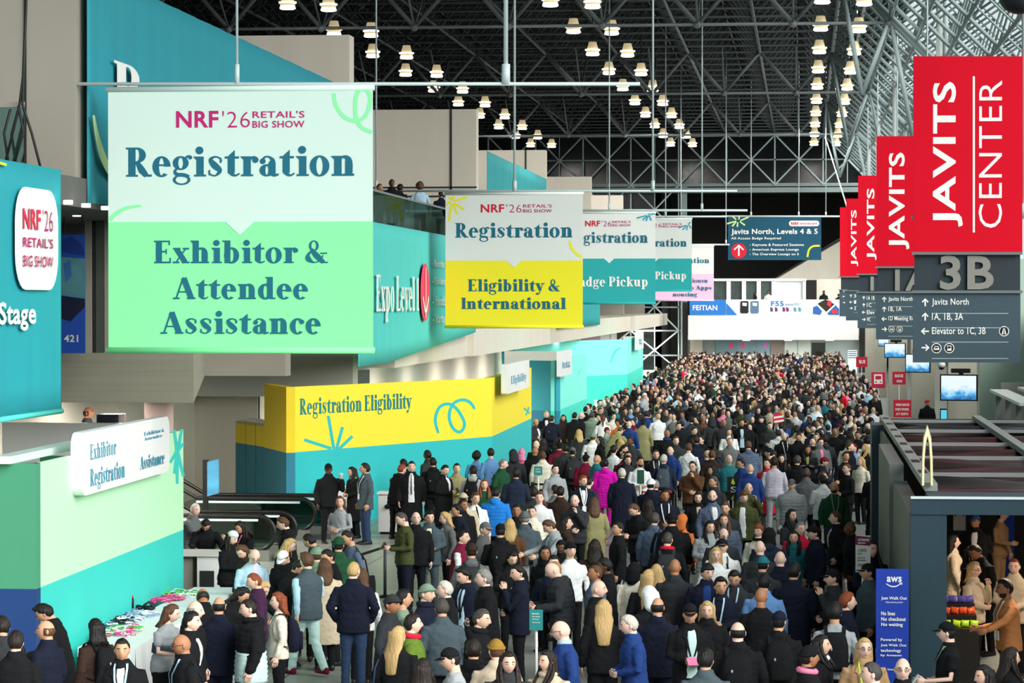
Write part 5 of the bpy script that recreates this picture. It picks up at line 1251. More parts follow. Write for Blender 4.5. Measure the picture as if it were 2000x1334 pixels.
def tv(label, x0, y0, x1, y1, Y, tilt, seed):
    fr = frontal(Y); u0, v1 = fr.px(x0, y0); u1, v0 = fr.px(x1, y1)
    d = Vector((u1 - u0, tilt, 0)); fr = Frame(Vector((u0, Y, 0)), Vector((u0 + (u1 - u0), Y + tilt, 0))); L = fr.len; h = v1 - v0
    t = thing('wall_screen', label, 'screen', (u0, Y, v0), 'screens on the columns')
    slab(fr, [(0, v0), (L, v0), (L, v1), (0, v1)], .09).build('case', M_black, t)
    m = bpy.data.materials.new('screen picture'); m.use_nodes = True; nt = m.node_tree; b = nt.nodes['Principled BSDF']
    tc = nt.nodes.new('ShaderNodeTexCoord'); sp = nt.nodes.new('ShaderNodeSeparateXYZ'); nz = nt.nodes.new('ShaderNodeTexNoise'); nz.inputs['Scale'].default_value = 6; nz.inputs['Detail'].default_value = 4
    ad = nt.nodes.new('ShaderNodeMath'); ad.operation = 'MULTIPLY_ADD'; ad.inputs[1].default_value = .9; cr = nt.nodes.new('ShaderNodeValToRGB')
    nt.links.new(tc.outputs['Generated'], sp.inputs[0]); nt.links.new(tc.outputs['Object'], nz.inputs['Vector'])
    nt.links.new(nz.outputs['Fac'], ad.inputs[0]); nt.links.new(sp.outputs['Z'], ad.inputs[2]); nt.links.new(ad.outputs[0], cr.inputs[0])
    e = cr.color_ramp.elements; e[0].position = .30; e[0].color = (.01, .05, .2, 1); e[1].position = 1.0; e[1].color = (.85, .95, 1, 1)
    q = cr.color_ramp.elements.new(.62); q.color = (.05, .35, .75, 1); q = cr.color_ramp.elements.new(.8); q.color = (.4, .75, .95, 1)
    nt.links.new(cr.outputs[0], b.inputs['Emission Color']); b.inputs['Emission Strength'].default_value = 1.0; b.inputs['Base Color'].default_value = (.02, .03, .04, 1); b.inputs['Roughness'].default_value = .3
    e_ = .035 * L; slab(fr, [(e_, v0 + e_), (L - e_, v0 + e_), (L - e_, v1 - e_), (e_, v1 - e_)], .01, .008).build('picture', m, t)
    mb = MB(); mb.bar(fr.at(L * .55, v1 + .06, -.05), fr.at(L * .55, (v0 + v1) / 2, -.12), .12); mb.bar(fr.at(L * .3, v1 + .1, -.02), fr.at(L * .8, v1 + .1, -.02), .12); mb.build('bracket', M_black, t)
tv('largest blue screen, nearest the viewer above the store roof', 1836, 731, 1908, 783, 79.2, -.25, 1)
tv('second blue screen, under the corner of the largest grey direction sign', 1768, 691, 1816, 728, 111, -.3, 2)
tv('third blue screen, highest on its column left of the second', 1727, 670, 1768, 699, 139, -.3, 3)
tv('small blue screen, farthest on the columns at the right', 1715, 662, 1741, 677, 167, -.3, 4)
f9 = frontal(100); u0, v1 = f9.px(1925, 700); 
struct(MB().box(6.0, 8.2, 100, 100.3, 0, 7).build('wall_side_panel', mat('sea grey panel', (168, 190, 178), noise=.04)))
struct(MB().box(u0, 8.2, 92, 92.2, 0, f9.px(1925, 735)[1]).build('wall_side_low', mat('warm grey panel', (190, 182, 176), noise=.06, stretch=(3, 1, .2))))
t = thing('counter_ramp', 'white topped sloping counter rail at the far right above the store', 'counter', (6, 84, 0)); a = atY(1950, 763, 84); b = atY(2010, 790, 76)
mb = MB(); mb.bar(a, b, .5, .08); mb.build('white_top', M_white, t); mb = MB(); mb.bar(a + Vector((.8, .8, .05)), b + Vector((.8, .8, .05)), .4, .08); mb.build('white_top', M_white, t)
for k in range(4):
    q = a + (b - a) * (k / 3); MB().box(q.x - .08, q.x + .08, q.y - .08, q.y + .08, 0, q.z - .03).build('leg', M_col2, t)
p = atZ(1845, 812, 1.5); t = thing('kiosk', 'slim kiosk with a lit cyan screen left of the nearest column', 'kiosk', (p.x, p.y, 0)); MB().box(p.x - .16, p.x + .14, p.y, p.y + .1, 0, 1.75).build('case', M_black, t); MB().box(p.x - .13, p.x + .11, p.y - .012, p.y, 1.1, 1.7).build('screen', mat('kiosk cyan', (90, 200, 230), emit=.9), t)
counter('long dark desk with papers in front of the right columns', 1808, 826, 3.4, 1.05, .8, M_dark)
p = atY(1840, 712, 80.2); t = thing('security_camera', 'white dome camera on an arm above the nearest screen', 'camera', tuple(p)); MB().ell(p, (.14, .16, .1), 12, 8).build('housing', M_white, t, True); MB().bar(p + Vector((.05, .05, .05)), p + Vector((.22, .05, .1)), .06).build('arm', M_steelD, t); MB().ell(p + Vector((-.02, -.02, -.09)), (.08, .08, .06), 10, 6).build('lens_dome', M_black, t, True)
# ================================================================== people
PC = {'K': (20, 21, 24), 'N': (21, 26, 44), 'C': (48, 51, 55), 'G': (98, 102, 104), 'LG': (158, 164, 168), 'W': (228, 231, 234), 'CR': (226, 220, 204), 'BR': (92, 62, 40), 'DB': (52, 38, 32),
      'TN': (176, 140, 104), 'OL': (70, 76, 44), 'KH': (150, 146, 104), 'GR': (30, 74, 48), 'SG': (122, 146, 126), 'TE': (36, 112, 122), 'TB': (60, 200, 198), 'BL': (34, 62, 124), 'LB': (172, 206, 224), 'SB': (104, 150, 206),
      'PU': (62, 34, 62), 'MG': (216, 20, 176), 'RE': (210, 32, 60), 'MR': (112, 22, 50), 'OR': (204, 112, 58), 'PK': (228, 130, 168), 'BE': (200, 184, 160), 'DN': (44, 62, 92), 'SL': (70, 84, 92), 'MI': (196, 226, 224), 'LV': (200, 196, 214),
      'BB': (36, 128, 220), 'CM': (196, 128, 76), 'HG': (96, 124, 44), 'LM': (190, 226, 60), 'MU': (150, 116, 50), 'GB': (84, 98, 122), 'JD': (32, 42, 62)}
CN = {'K': 'black', 'N': 'navy', 'C': 'charcoal', 'G': 'grey', 'LG': 'light grey', 'W': 'white', 'CR': 'cream', 'BR': 'brown', 'DB': 'dark brown', 'TN': 'tan', 'OL': 'olive', 'KH': 'khaki', 'GR': 'bottle green', 'SG': 'sage green', 'TE': 'teal', 'TB': 'turquoise', 'BL': 'blue', 'LB': 'pale blue', 'SB': 'sky blue',
      'PU': 'plum', 'MG': 'magenta', 'RE': 'red', 'MR': 'maroon', 'OR': 'orange', 'PK': 'pink', 'BE': 'beige', 'DN': 'denim', 'SL': 'slate', 'GB': 'grey blue'}
HC = {'k': (20, 18, 18), 'd': (34, 25, 21), 'b': (88, 60, 40), 'y': (196, 164, 110), 'r': (134, 66, 36), 'g': (134, 132, 128), 'w': (206, 202, 190), 's': (70, 66, 64)}
SK = {'l': (226, 184, 160), 'p': (236, 196, 178), 'm': (204, 156, 124), 't': (170, 118, 86), 'd': (104, 68, 48), 'e': (70, 46, 36)}
def cmat(code):
    if code.startswith('h_'): return mat('hair ' + code[2:], HC[code[2:]], rough=.55, noise=.3, scale=60, stretch=(1, 1, .12), spec=.35, bump=.6)
    if code.startswith('s_'): return mat('skin ' + code[2:], SK[code[2:]], rough=.55, noise=.04, scale=12, spec=.35)
    return mat('cloth ' + code, PC[code], rough=.9, noise=.12, scale=9, bump=.35, spec=.2)
M_eye = mat('eye dark', (38, 28, 24), rough=.3, noise=0); M_sclera = mat('eye white', (226, 222, 216), rough=.4, noise=0)
M_lip = mat('lips', (168, 104, 96), rough=.5, noise=0); M_glassf = mat('spectacle frame', (24, 22, 24), rough=.3, noise=0)
M_shoe = mat('shoe leather', (28, 24, 24), rough=.4); M_phone = mat('phone black', (20, 22, 26), rough=.2)

def smooth(t): t = max(0.0, min(1.0, t)); return t * t * (3 - 2 * t)
def bend_fn(lean):
    L = math.radians(lean)
    def B(p):
        if lean == 0: return Vector(p)
        a = L * smooth((p[2] - .86) / .40); dz = p[2] - .93; y = p[1]
        return Vector((p[0], y * math.cos(a) - dz * math.sin(a), .93 + y * math.sin(a) + dz * math.cos(a)))
    return B
def head_fn(B, yaw, pitch):
    R = Matrix.Rotation(math.radians(yaw), 3, 'Z') @ Matrix.Rotation(math.radians(pitch), 3, 'X'); c = Vector((0, .012, 1.525))
    return lambda p: B(c + R @ (Vector(p) - c))
# upper body rings: z, rx, ry, y offset
TORSO = [(.84, .188, .132, .0), (.95, .188, .132, .0), (1.08, .176, .122, .0), (1.22, .194, .130, -.005), (1.33, .200, .128, .0), (1.395, .178, .106, .006), (1.44, .128, .086, .012), (1.475, .088, .074, .014), (1.50, .069, .066, .014)]
def tor(z):
    T = TORSO
    if z <= T[0][0]: return T[0][1:]
    for a, b in zip(T, T[1:]):
        if z <= b[0]:
            f = (z - a[0]) / (b[0] - a[0]); return tuple(a[i] + (b[i] - a[i]) * f for i in (1, 2, 3))
    return T[-1][1:]
def tring(z, rx, ry, yo, n, e=2.5):
    out = []
    for j in range(n):
        t = 2 * math.pi * j / n; c, s = math.cos(t), math.sin(t)
        out.append(Vector((rx * math.copysign(abs(c) ** (2 / e), c), yo + ry * math.copysign(abs(s) ** (2 / e), s), z)))
    return out
ARMS = {  # elbow, wrist, hand direction for the arm on the +x side (mirrored for the other)
    'down': ((.255, .03, 1.13), (.262, -.06, .885), (0, -.15, -1)),
    'phone': ((.245, .0, 1.13), (.075, -.27, 1.12), (-.55, -.75, .25)),
    'fold': ((.25, .0, 1.13), (.03, -.22, 1.06), (-1, -.25, -.05)),
    'pocket': ((.29, .07, 1.14), (.215, -.07, .95), (-.2, -.3, -1)),
    'cross': ((.25, -.06, 1.15), (-.05, -.21, 1.20), (-1, -.1, .1)),
    'fwd': ((.25, -.03, 1.13), (.20, -.30, 1.10), (-.1, -1, .05)),
    'reach': ((.26, -.16, 1.20), (.24, -.42, 1.12), (-.05, -1, -.2)),
    'point': ((.34, -.16, 1.27), (.40, -.42, 1.16), (.2, -.95, -.25)),
    'raise': ((.27, -.10, 1.17), (.22, -.24, 1.40), (-.25, -.3, .9)),
    'side': ((.42, -.05, 1.25), (.62, -.12, 1.12), (.8, -.25, -.5)),
    'hip': ((.33, .10, 1.14), (.19, -.02, 1.00), (-.7, -.5, -.5)),
    'swing': ((.25, .12, 1.14), (.25, .12, .89), (0, -.1, -1)),
    'chin': ((.20, -.14, 1.14), (.06, -.20, 1.40), (-.2, -.1, 1)),
}
POSE = {'down': ('down', 'down'), 'fwd': ('fwd', 'fwd'), 'phone': ('phone', 'phone'), 'fold': ('fold', 'fold'), 'pocket': ('pocket', 'pocket'), 'cross': ('cross', 'cross'), 'oneR': ('fwd', 'down'), 'oneL': ('down', 'fwd'), 'reach': ('reach', 'reach'), 'pointR': ('point', 'fwd'), 'pointL': ('fwd', 'point'),
        'raiseR': ('raise', 'down'), 'raiseL': ('down', 'raise'), 'sideR': ('side', 'down'), 'sideL': ('down', 'side'), 'walk': ('swing', 'fwd'), 'hip': ('hip', 'hip'), 'chinR': ('chin', 'fold'), 'holdR': ('fwd', 'fold'), 'holdL': ('fold', 'fwd'), 'pk': ('pocket', 'fwd')}
LEGS = {'stand': (((.095, -.005, .50), (.10, .02, .085)), ((.095, -.005, .50), (.10, .02, .085))),
        'apart': (((.13, -.01, .50), (.17, .02, .085)), ((.12, -.02, .50), (.16, -.06, .085))),
        'stride': (((.09, -.14, .50), (.09, -.24, .085)), ((.09, .05, .49), (.09, .27, .12)))}
def arm_pts(pose, B):
    out = []
    for sx, nm in zip((1, -1), POSE[pose]):
        e, w, d = ARMS[nm]; S = Vector((.188, .01, 1.372)); s2 = B(Vector((S.x * sx, S.y, S.z)))
        m = lambda v: Vector((v[0] * sx, v[1], v[2]))
        out.append((s2, s2 + m(Vector(e) - S), s2 + m(Vector(w) - S), m(d).normalized(), sx))
    return out
def hand(mb, w, d, sx, seg=5, curl=.5):
    """palm, four bent fingers of different lengths and a thumb from the side of the palm"""
    d = d.normalized(); n = d.cross(Vector((0, 0, 1)))
    n = n.normalized() if n.length > .2 else Vector((sx, 0, 0))
    up = n.cross(d).normalized()
    if abs(d.z) > .8: across = Vector((0, -1, 0)); across = (across - d * across.dot(d)).normalized(); pn = Vector((-sx, 0, 0)); pn = (pn - d * pn.dot(d)).normalized()
    else: across = up; pn = Vector((-sx, 0, 0)); pn = (pn - d * pn.dot(d)); pn = pn.normalized() if pn.length > .2 else Vector((0, 0, -1)); across = d.cross(pn).normalized(); across = across if across.z > 0 else -across
    rings = []
    for f, wd, th in ((-.01, .027, .022), (.02, .034, .017), (.055, .042, .014), (.085, .041, .012)):
        c = w + d * f; rings.append([c + across * wd * math.cos(2 * math.pi * j / 8) + pn * th * math.sin(2 * math.pi * j / 8) for j in range(8)])
    mb.loft(rings)
    for k, (o, L) in enumerate(((.030, .066), (.011, .076), (-.010, .071), (-.029, .056))):
        p = w + d * .08 + across * o; P = [p]; a = 0
        for s_ in (.42, .33, .25):
            a += curl * (.6 + .08 * k); p = p + (d * math.cos(a) + pn * math.sin(a)) * L * s_; P.append(p)
        mb.limb(P, [.0095, .009, .0082, .007], seg)
    p = w + d * .02 + across * .03
    mb.limb([p, p + d * .03 + across * .022 + pn * .012, p + d * .062 + across * .022 + pn * .03], [.012, .0105, .008], seg)
HZ = 1.635
def headpt(dx, dy, dz):
    x, y, z = dx * .075, dy * .096, dz * .120
    if dz < 0:
        t = dz * dz; x *= 1 - .30 * t; y *= (1 - .10 * t) if dy < 0 else (1 - .42 * t)
    if dy < -.2:
        y -= .026 * math.exp(-(dx / .15) ** 2 - ((dz + .16) / .15) ** 2) + .012 * math.exp(-(dx / .12) ** 2 - ((dz - .02) / .16) ** 2)
        y += .009 * (math.exp(-((abs(dx) - .40) / .17) ** 2 - ((dz - .06) / .12) ** 2))
        y -= .006 * math.exp(-((dz - .22) / .10) ** 2) * max(0, -dy)
        y -= .010 * math.exp(-((dz + .86) / .18) ** 2 - (dx / .3) ** 2)
        y -= .005 * math.exp(-((dz + .52) / .09) ** 2 - (dx / .28) ** 2)
    return Vector((x, y - .004, z + HZ))
def sdir(th, ph): return math.sin(th) * math.sin(ph), -math.sin(th) * math.cos(ph), math.cos(th)   # ph 0 = front
def make_body(q, lean, hy, hp, pose, legs, female, vis_eyes=True):
    mb = MB(); B = bend_fn(lean); H = head_fn(B, hy, hp); nu, nv = ((24, 18) if q else (10, 8))
    rings = []
    for i in range(nv + 1):
        th = math.pi * max(.03, min(.97, i / nv)); rings.append([H(headpt(*sdir(th, -2 * math.pi * j / nu))) for j in range(nu)])
    mb.loft(rings)
    n = 10 if q else 6
    mb.loft([[H(Vector((.056 * math.cos(t), .012 + .056 * math.sin(t), 1.58))) for t in [2 * math.pi * j / n for j in range(n)]],
             [H(Vector((.055 * math.cos(t), .016 + .057 * math.sin(t), 1.53))) for t in [2 * math.pi * j / n for j in range(n)]],
             [B(Vector((.062 * math.cos(t), .018 + .060 * math.sin(t), 1.48))) for t in [2 * math.pi * j / n for j in range(n)]]] +
            [[B(v) for v in tring(z, tor(z)[0] * .82, tor(z)[1] * .80, tor(z)[2], n)] for z in (1.43, 1.34, 1.22, 1.08, .95, .86)])
    for s, e, w, d, sx in arm_pts(pose, B):
        mb.limb([s + (e - s) * .12, e, w], [.036, .032, .026], 7 if q else 4); hand(mb, w, d, sx, 5 if q else 3, .75 if d.z > -.5 else .35)
    for sx, (k, a) in zip((1, -1), LEGS[legs]):
        mb.limb([(sx * .09, 0, .90), (sx * k[0], k[1], k[2]), (sx * a[0], a[1], a[2])], [.078, .052, .036], 7 if q else 4)
    if q:
        for sx in (-1, 1):   # ears
            mb.ell(H(Vector((sx * .074, .012, HZ - .008))), (.012, .02, .031), 8, 6)
            if vis_eyes:
                mb.m(3); mb.ell(H(Vector((sx * .031, -.0825, HZ + .010))), (.0135, .010, .0062), 8, 6)
                mb.m(1); mb.ell(H(Vector((sx * .031, -.0888, HZ + .010))), (.0066, .006, .0066), 8, 6)
                mb.m(2); mb.limb([H(Vector((sx * .013, -.093, HZ + .030))), H(Vector((sx * .034, -.092, HZ + .036))), H(Vector((sx * .052, -.080, HZ + .030)))], [.0042, .0052, .003], 5)
                mb.m(0)
        if vis_eyes:
            mb.m(4); mb.ell(H(Vector((0, -.0835, HZ - .062))), (.023, .0085, .0062), 10, 6); mb.m(0)
    return mb
def capshell(mb, H, hl, thick, nu=24, nv=9, lump=0.0, seed=0, ext=1.0):
    """closed cap over the skull down to the line hl(ph) (polar angle)"""
    rnd = random.Random(seed); rings = []
    for i in range(nv + 2):
        rg = []
        for j in range(nu):
            ph = -2 * math.pi * j / nu; te = hl(((ph + math.pi) % (2 * math.pi)) - math.pi)
            f = max(.03, min(1, i / nv)); th = te * f
            p = headpt(*sdir(th, ph)); c = Vector((0, 0, HZ)); d = (p - c)
            k = thick * (1 - .55 * smooth((f - .75) / .25)) if i <= nv else -.012
            p = c + d * (1 + (k + (lump * rnd.uniform(-1, 1) if i <= nv else 0)) / d.length)
            rg.append(H(p))
        rings.append(rg)
    mb.loft(rings)
def hairline(front, side, back):
    def f(ph):
        a = abs(math.degrees(ph))
        if a < 55: return math.radians(front)
        if a < 85: return math.radians(front + (side - front) * smooth((a - 55) / 30))
        if a < 120: return math.radians(side + (back - side) * smooth((a - 85) / 35))
        return math.radians(back)
    return f
def drape_hair(mb, H, z1, wid=.098, dep=.062, n=14, taper=.75, front=False):
    zs = [1.70, 1.64, 1.56, 1.50, 1.42, z1 + .02, z1]
    rings = []
    for i, z in enumerate(zs):
        f = 1.0 if z > 1.5 else 1 - (1 - taper) * (1.5 - z) / max(.01, 1.5 - z1)
        rx = wid * f * (.9 if i == 0 else 1) + (.012 if 1.4 < z < 1.52 else 0); ry = dep * (1.15 if z > 1.52 else .8 if z > 1.46 else .62) ; yo = .040 if z > 1.52 else .062 if z > 1.46 else .085
        if z < 1.43: yo = .105
        if i == len(zs) - 1: rx *= .7; ry *= .6
        rings.append([H(Vector((rx * (1 + .05 * math.cos(9 * t + i)) * math.cos(t), yo + ry * (1 + .09 * math.cos(11 * t + .7 * i)) * math.sin(t), z))) for t in [2 * math.pi * j / n for j in range(n)]])
    mb.loft(rings)
    if front:
        for sx in (-1, 1):
            mb.limb([H(Vector((sx * .078, -.01, 1.66))), H(Vector((sx * .088, -.03, 1.56))), H(Vector((sx * .085, -.075, 1.47))), H(Vector((sx * .075, -.135, 1.38))), H(Vector((sx * .07, -.15, z1)))], [.018, .021, .022, .019, .008], 7)
            mb.limb([H(Vector((sx * .084, .02, 1.62))), H(Vector((sx * .105, .0, 1.54))), H(Vector((sx * .112, -.04, 1.46))), H(Vector((sx * .108, -.115, 1.38))), H(Vector((sx * .10, -.13, z1 + .02)))], [.018, .024, .024, .020, .008], 7)
def make_hair(q, style, lean, hy, hp):
    """returns list of (part name, mesh builder, colour role)"""
    B = bend_fn(lean); H = head_fn(B, hy, hp); out = []; mb = MB(); nu, nv = (24, 9) if q else (9, 4)
    if style in ('short', 'neat', 'crop', 'quiff'):
        capshell(mb, H, hairline(47, 80, 122), {'short': .018, 'neat': .014, 'crop': .007, 'quiff': .024}[style], nu, nv, .003 if q else 0, 1)
        if style == 'quiff' and q: mb.ell(H(Vector((0, -.055, HZ + .115))), (.055, .04, .025), 10, 6)
        out.append(('hair', mb, 'hair'))
    elif style == 'fringe': capshell(mb, H, hairline(62, 88, 124), .022, nu, nv, .003 if q else 0, 2); out.append(('hair', mb, 'hair'))
    elif style == 'ring':   # bald crown
        for sx in (-1, 1): pass
        rings = []
        n = 15 if q else 7
        for i in range(n):
            ph = math.radians(78 + (360 - 156) * i / (n - 1)); rg = []
            for th, k in ((70, -.004), (76, .005), (94, .009), (114, .006), (122, -.005)):
                p = headpt(*sdir(math.radians(th if 100 < math.degrees(ph) < 260 else th * .97), ph)); c = Vector((0, 0, HZ)); d = p - c; rg.append(H(c + d * (1 + k / d.length)))
            rings.append(rg)
        mb.loft(rings); out.append(('hair', mb, 'hair'))
    elif style in ('long', 'bob', 'vlong', 'pony', 'bun', 'halfup'):
        capshell(mb, H, hairline(44, 92, 120), .020, nu, nv, .002 if q else 0, 3)
        if style == 'long': drape_hair(mb, H, 1.33, n=28 if q else 7, front=bool(q))
        if style == 'vlong': drape_hair(mb, H, 1.16, wid=.104, n=28 if q else 7, taper=.65)
        if style == 'bob': drape_hair(mb, H, 1.46, wid=.10, n=28 if q else 7, taper=.95)
        if style == 'pony': mb.limb([H(Vector((0, .10, 1.68))), H(Vector((0, .135, 1.62))), H(Vector((0, .13, 1.50))), H(Vector((0, .115, 1.38)))], [.022, .030, .028, .012], 8)
        if style == 'bun': mb.ell(H(Vector((0, .105, 1.69))), (.042, .036, .042), 10, 8)
        out.append(('hair', mb, 'hair'))
    elif style == 'curly': capshell(mb, H, hairline(50, 100, 126), .045, nu, nv, .012, 4); out.append(('hair', mb, 'hair'))
    elif style == 'afro': capshell(mb, H, hairline(48, 90, 124), .034, nu, nv, .006, 5); out.append(('hair', mb, 'hair'))
    elif style in ('beanie', 'pom'):
        capshell(mb, H, hairline(66, 74, 84), .020, nu, nv); 
        if q:
            R = []
            for i in range(20):
                ph = -2 * math.pi * i / 20; te = hairline(66, 74, 84)(((ph + math.pi) % (2 * math.pi)) - math.pi)
                R.append(H(Vector((0, 0, HZ)) + (headpt(*sdir(te - .10, ph)) - Vector((0, 0, HZ))) * 1.13))
            R.append(R[0]); mb.limb(R, [.018] * 21, 6)
        if style == 'pom': mb.ell(H(Vector((0, .01, HZ + .16))), (.04, .04, .035), 10, 8)
        out.append(('beanie', mb, 'hat')); m2 = MB(); capshell(m2, H, hairline(70, 84, 122), .008, nu, nv); out.append(('hair', m2, 'hair'))
    elif style in ('cap', 'bcap', 'flat'):
        capshell(mb, H, hairline(64, 72, 80), .016 if style != 'flat' else .026, nu, nv); fy = -1 if style != 'bcap' else 1
        rg = []
        for rr, dz in ((.085, .0), (.165, -.012), (.165, -.02), (.085, -.008)):
            rg.append([H(Vector((.062 * math.sin(a) * (1 if rr > .1 else 1.1), fy * (.05 + (rr - .05) * math.cos(a)), HZ + .045 + dz))) for a in [math.radians(-78 + 156 * j / 10) for j in range(11)]])
        mb.loft(rg[:2] + rg[2:], True)
        out.append(('cap', mb, 'hat')); m2 = MB(); capshell(m2, H, hairline(66, 84, 122), .008, nu, nv); out.append(('hair', m2, 'hair'))
    elif style == 'capl':
        capshell(mb, H, hairline(62, 70, 78), .030, nu, nv); out.append(('cap', mb, 'hat')); m2 = MB(); drape_hair(m2, H, 1.36, n=12, front=True); out.append(('hair', m2, 'hair'))
    elif style == 'hood':
        capshell(mb, H, hairline(52, 100, 140), .035, nu, nv); drape_hair(mb, H, 1.47, wid=.11, dep=.07, n=12 if q else 7); out.append(('hood', mb, 'hat'))
    elif style == 'hijab':
        capshell(mb, H, hairline(50, 100, 140), .022, nu, nv); mb.loft([[H(Vector((r * math.cos(t), .02 + r * .85 * math.sin(t) + y, z))) for t in [2 * math.pi * j / 12 for j in range(12)]] for r, z, y in ((.085, 1.60, .02), (.088, 1.54, .01), (.10, 1.49, 0), (.15, 1.42, 0))]); out.append(('headscarf', mb, 'hat'))
    return out
def remeshed(mb, vox, name, sm=2, fold=.0032):
    me = mb.mesh(name, []); o = bpy.data.objects.new(name, me); COL.objects.link(o)
    bm = bmesh.new(); bm.from_mesh(me); bmesh.ops.recalc_face_normals(bm, faces=bm.faces); bm.to_mesh(me); bm.free()
    r = o.modifiers.new('r', 'REMESH'); r.mode = 'VOXEL'; r.voxel_size = vox
    s = o.modifiers.new('s', 'SMOOTH'); s.factor = .5; s.iterations = sm
    dg = bpy.context.evaluated_depsgraph_get(); out = bpy.data.meshes.new_from_object(o.evaluated_get(dg), depsgraph=dg)
    bpy.data.objects.remove(o); bpy.data.meshes.remove(me); out.name = name
    nv_ = len(out.vertices)      # cloth folds
    if nv_ and fold > 0:
        co = np.empty(nv_ * 3, np.float32); out.vertices.foreach_get('co', co); co = co.reshape(-1, 3)
        no = np.empty(nv_ * 3, np.float32); out.vertex_normals.foreach_get('vector', no); no = no.reshape(-1, 3)
        rg = np.random.default_rng(len(co)); h_ = np.zeros(nv_, np.float32)
        for k_ in range(7):
            d_ = rg.normal(size=3) * (.75, .75, 1.25); d_ /= np.linalg.norm(d_); fq = rg.uniform(22, 62)
            h_ += np.abs(np.sin(co @ d_ * fq + rg.uniform(0, 6.28) + 1.2 * np.sin(co @ rg.normal(size=3) * 9))) ** 1.5 / (fq / 30)
        co += no * ((h_ - h_.mean()) * fold)[:, None]; out.vertices.foreach_set('co', co.ravel()); out.update()
    out.polygons.foreach_set('use_smooth', [True] * len(out.polygons))
    return out
GARM = {  # hem z, fatness, sleeve end (1 = wrist), sleeve radius
    'jacket': (.80, 1.10, .97, 1.15), 'coat': (.42, 1.13, .97, 1.2), 'sweater': (.84, 1.03, .96, 1.0), 'shirt': (.82, .98, .95, .9), 'tee': (.84, .99, .25, 1.0), 'blazer': (.76, 1.07, .95, 1.05), 'puffer': (.78, 1.26, .97, 1.45), 'hoodie': (.80, 1.10, .96, 1.15), 'vest': (.80, 1.12, 0, 1.0), 'lpuffer': (.50, 1.26, .97, 1.45), 'shirtu': (.84, .95, .95, .9)}
def make_top(q, kind, lean, pose, female):
    hem, fat, sl, sr = GARM[kind]; mb = MB(); B = bend_fn(lean); n = 18 if q else 9
    fx = .92 if female else 1.0; zs = []
    z = hem
    Z = sorted(set([hem] + [z_ for z_, *_ in TORSO if z_ > hem + .03] + ([.62, .75] if hem < .6 else [])))
    if kind in ('puffer', 'lpuffer') and q: Z = [hem + i * .035 for i in range(int((1.44 - hem) / .035) + 1)] + [1.465, 1.505]
    rings = []
    for i, z in enumerate(Z):
        rx, ry, yo = tor(z); f = fat * (fx if z > 1.0 else 1.0 + .02)
        if z < .84: f *= 1 + .25 * (.84 - z)
        if z > 1.44: f = 1 + (fat - 1) * .6
        if kind in ('puffer', 'lpuffer') and q: f *= 1 + .035 * math.cos(i * math.pi)
        rings.append([B(v) for v in tring(z, rx * f, ry * f * (1.05 if fat > 1.1 else 1), yo, n)])
    if kind in ('jacket', 'coat', 'puffer', 'hoodie', 'lpuffer', 'vest', 'blazer'):
        rings.append([B(v) for v in tring(1.535, .072, .070, .018, n)])
    mb.loft(rings)
    if q and kind in ('jacket', 'coat', 'blazer'): mb.loft([[B(Vector((r * math.cos(t), .014 + r * .96 * math.sin(t), z))) for t in [2 * math.pi * j / 18 for j in range(18)]] for r, z in ((.112, 1.452), (.104, 1.475), (.086, 1.512), (.079, 1.538), (.066, 1.538))])
    if sl > 0:
        for s, e, w, d, sx in arm_pts(pose, B):
            if sl > .5: P = [s + Vector((-sx * .05, 0, -.02)), s, (s * .5 + e * .5), e, e + (w - e) * .5, e + (w - e) * sl]; Rr = [.064, .066, .060, .054, .048, .042]
            else: P = [s + Vector((-sx * .05, 0, -.02)), s, s + (e - s) * .55]; Rr = [.064, .066, .062]
            mb.limb(P, [r * sr for r in Rr], 10 if q else 5)
    if kind in ('hoodie', 'puffer', 'lpuffer'):
        mb.ell(B(Vector((0, .105, 1.46))), (.10, .065, .075), 10 if q else 6, 7 if q else 4)
    return mb
def make_pants(q, legs, female):
    mb = MB()
    mb.loft([tring(z, rx, ry, 0, 14 if q else 7) for z, rx, ry in ((.80, .172, .122), (.88, .176, .128), (.97, .168, .122), (1.06, .158, .112))])
    for sx, (k, a) in zip((1, -1), LEGS[legs]):
        K = Vector((sx * k[0], k[1], k[2])); Hp = Vector((sx * .088, 0, .88)); A = Vector((sx * a[0], a[1], a[2] - .01))
        mb.limb([Hp, (Hp + K) / 2, K, (K + A) / 2, A], [.096, .085, .068, .063, .056], 10 if q else 5)
    return mb
def make_shoe(legs, i):
    sx = (1, -1)[i]; k, a = LEGS[legs][i]; mb = MB(); z0 = a[2] - .085
    mb.loft([[Vector((sx * a[0] + w * math.cos(t), a[1] + y, z0 + max(.002, h * (.5 + .5 * math.sin(t))))) for t in [2 * math.pi * j / 10 for j in range(10)]] for y, w, h in ((.075, .028, .07), (.06, .036, .10), (.0, .040, .11), (-.07, .044, .075), (-.14, .043, .055), (-.19, .030, .04))])
    return mb
def tfront(B, x, z, fat, off):
    rx, ry, yo = tor(z); fr_ = min(.98, abs(x) / (rx * fat)); y = yo - ry * fat * (1 - fr_ ** 2.5) ** .4
    return B(Vector((x, y - off, z)))
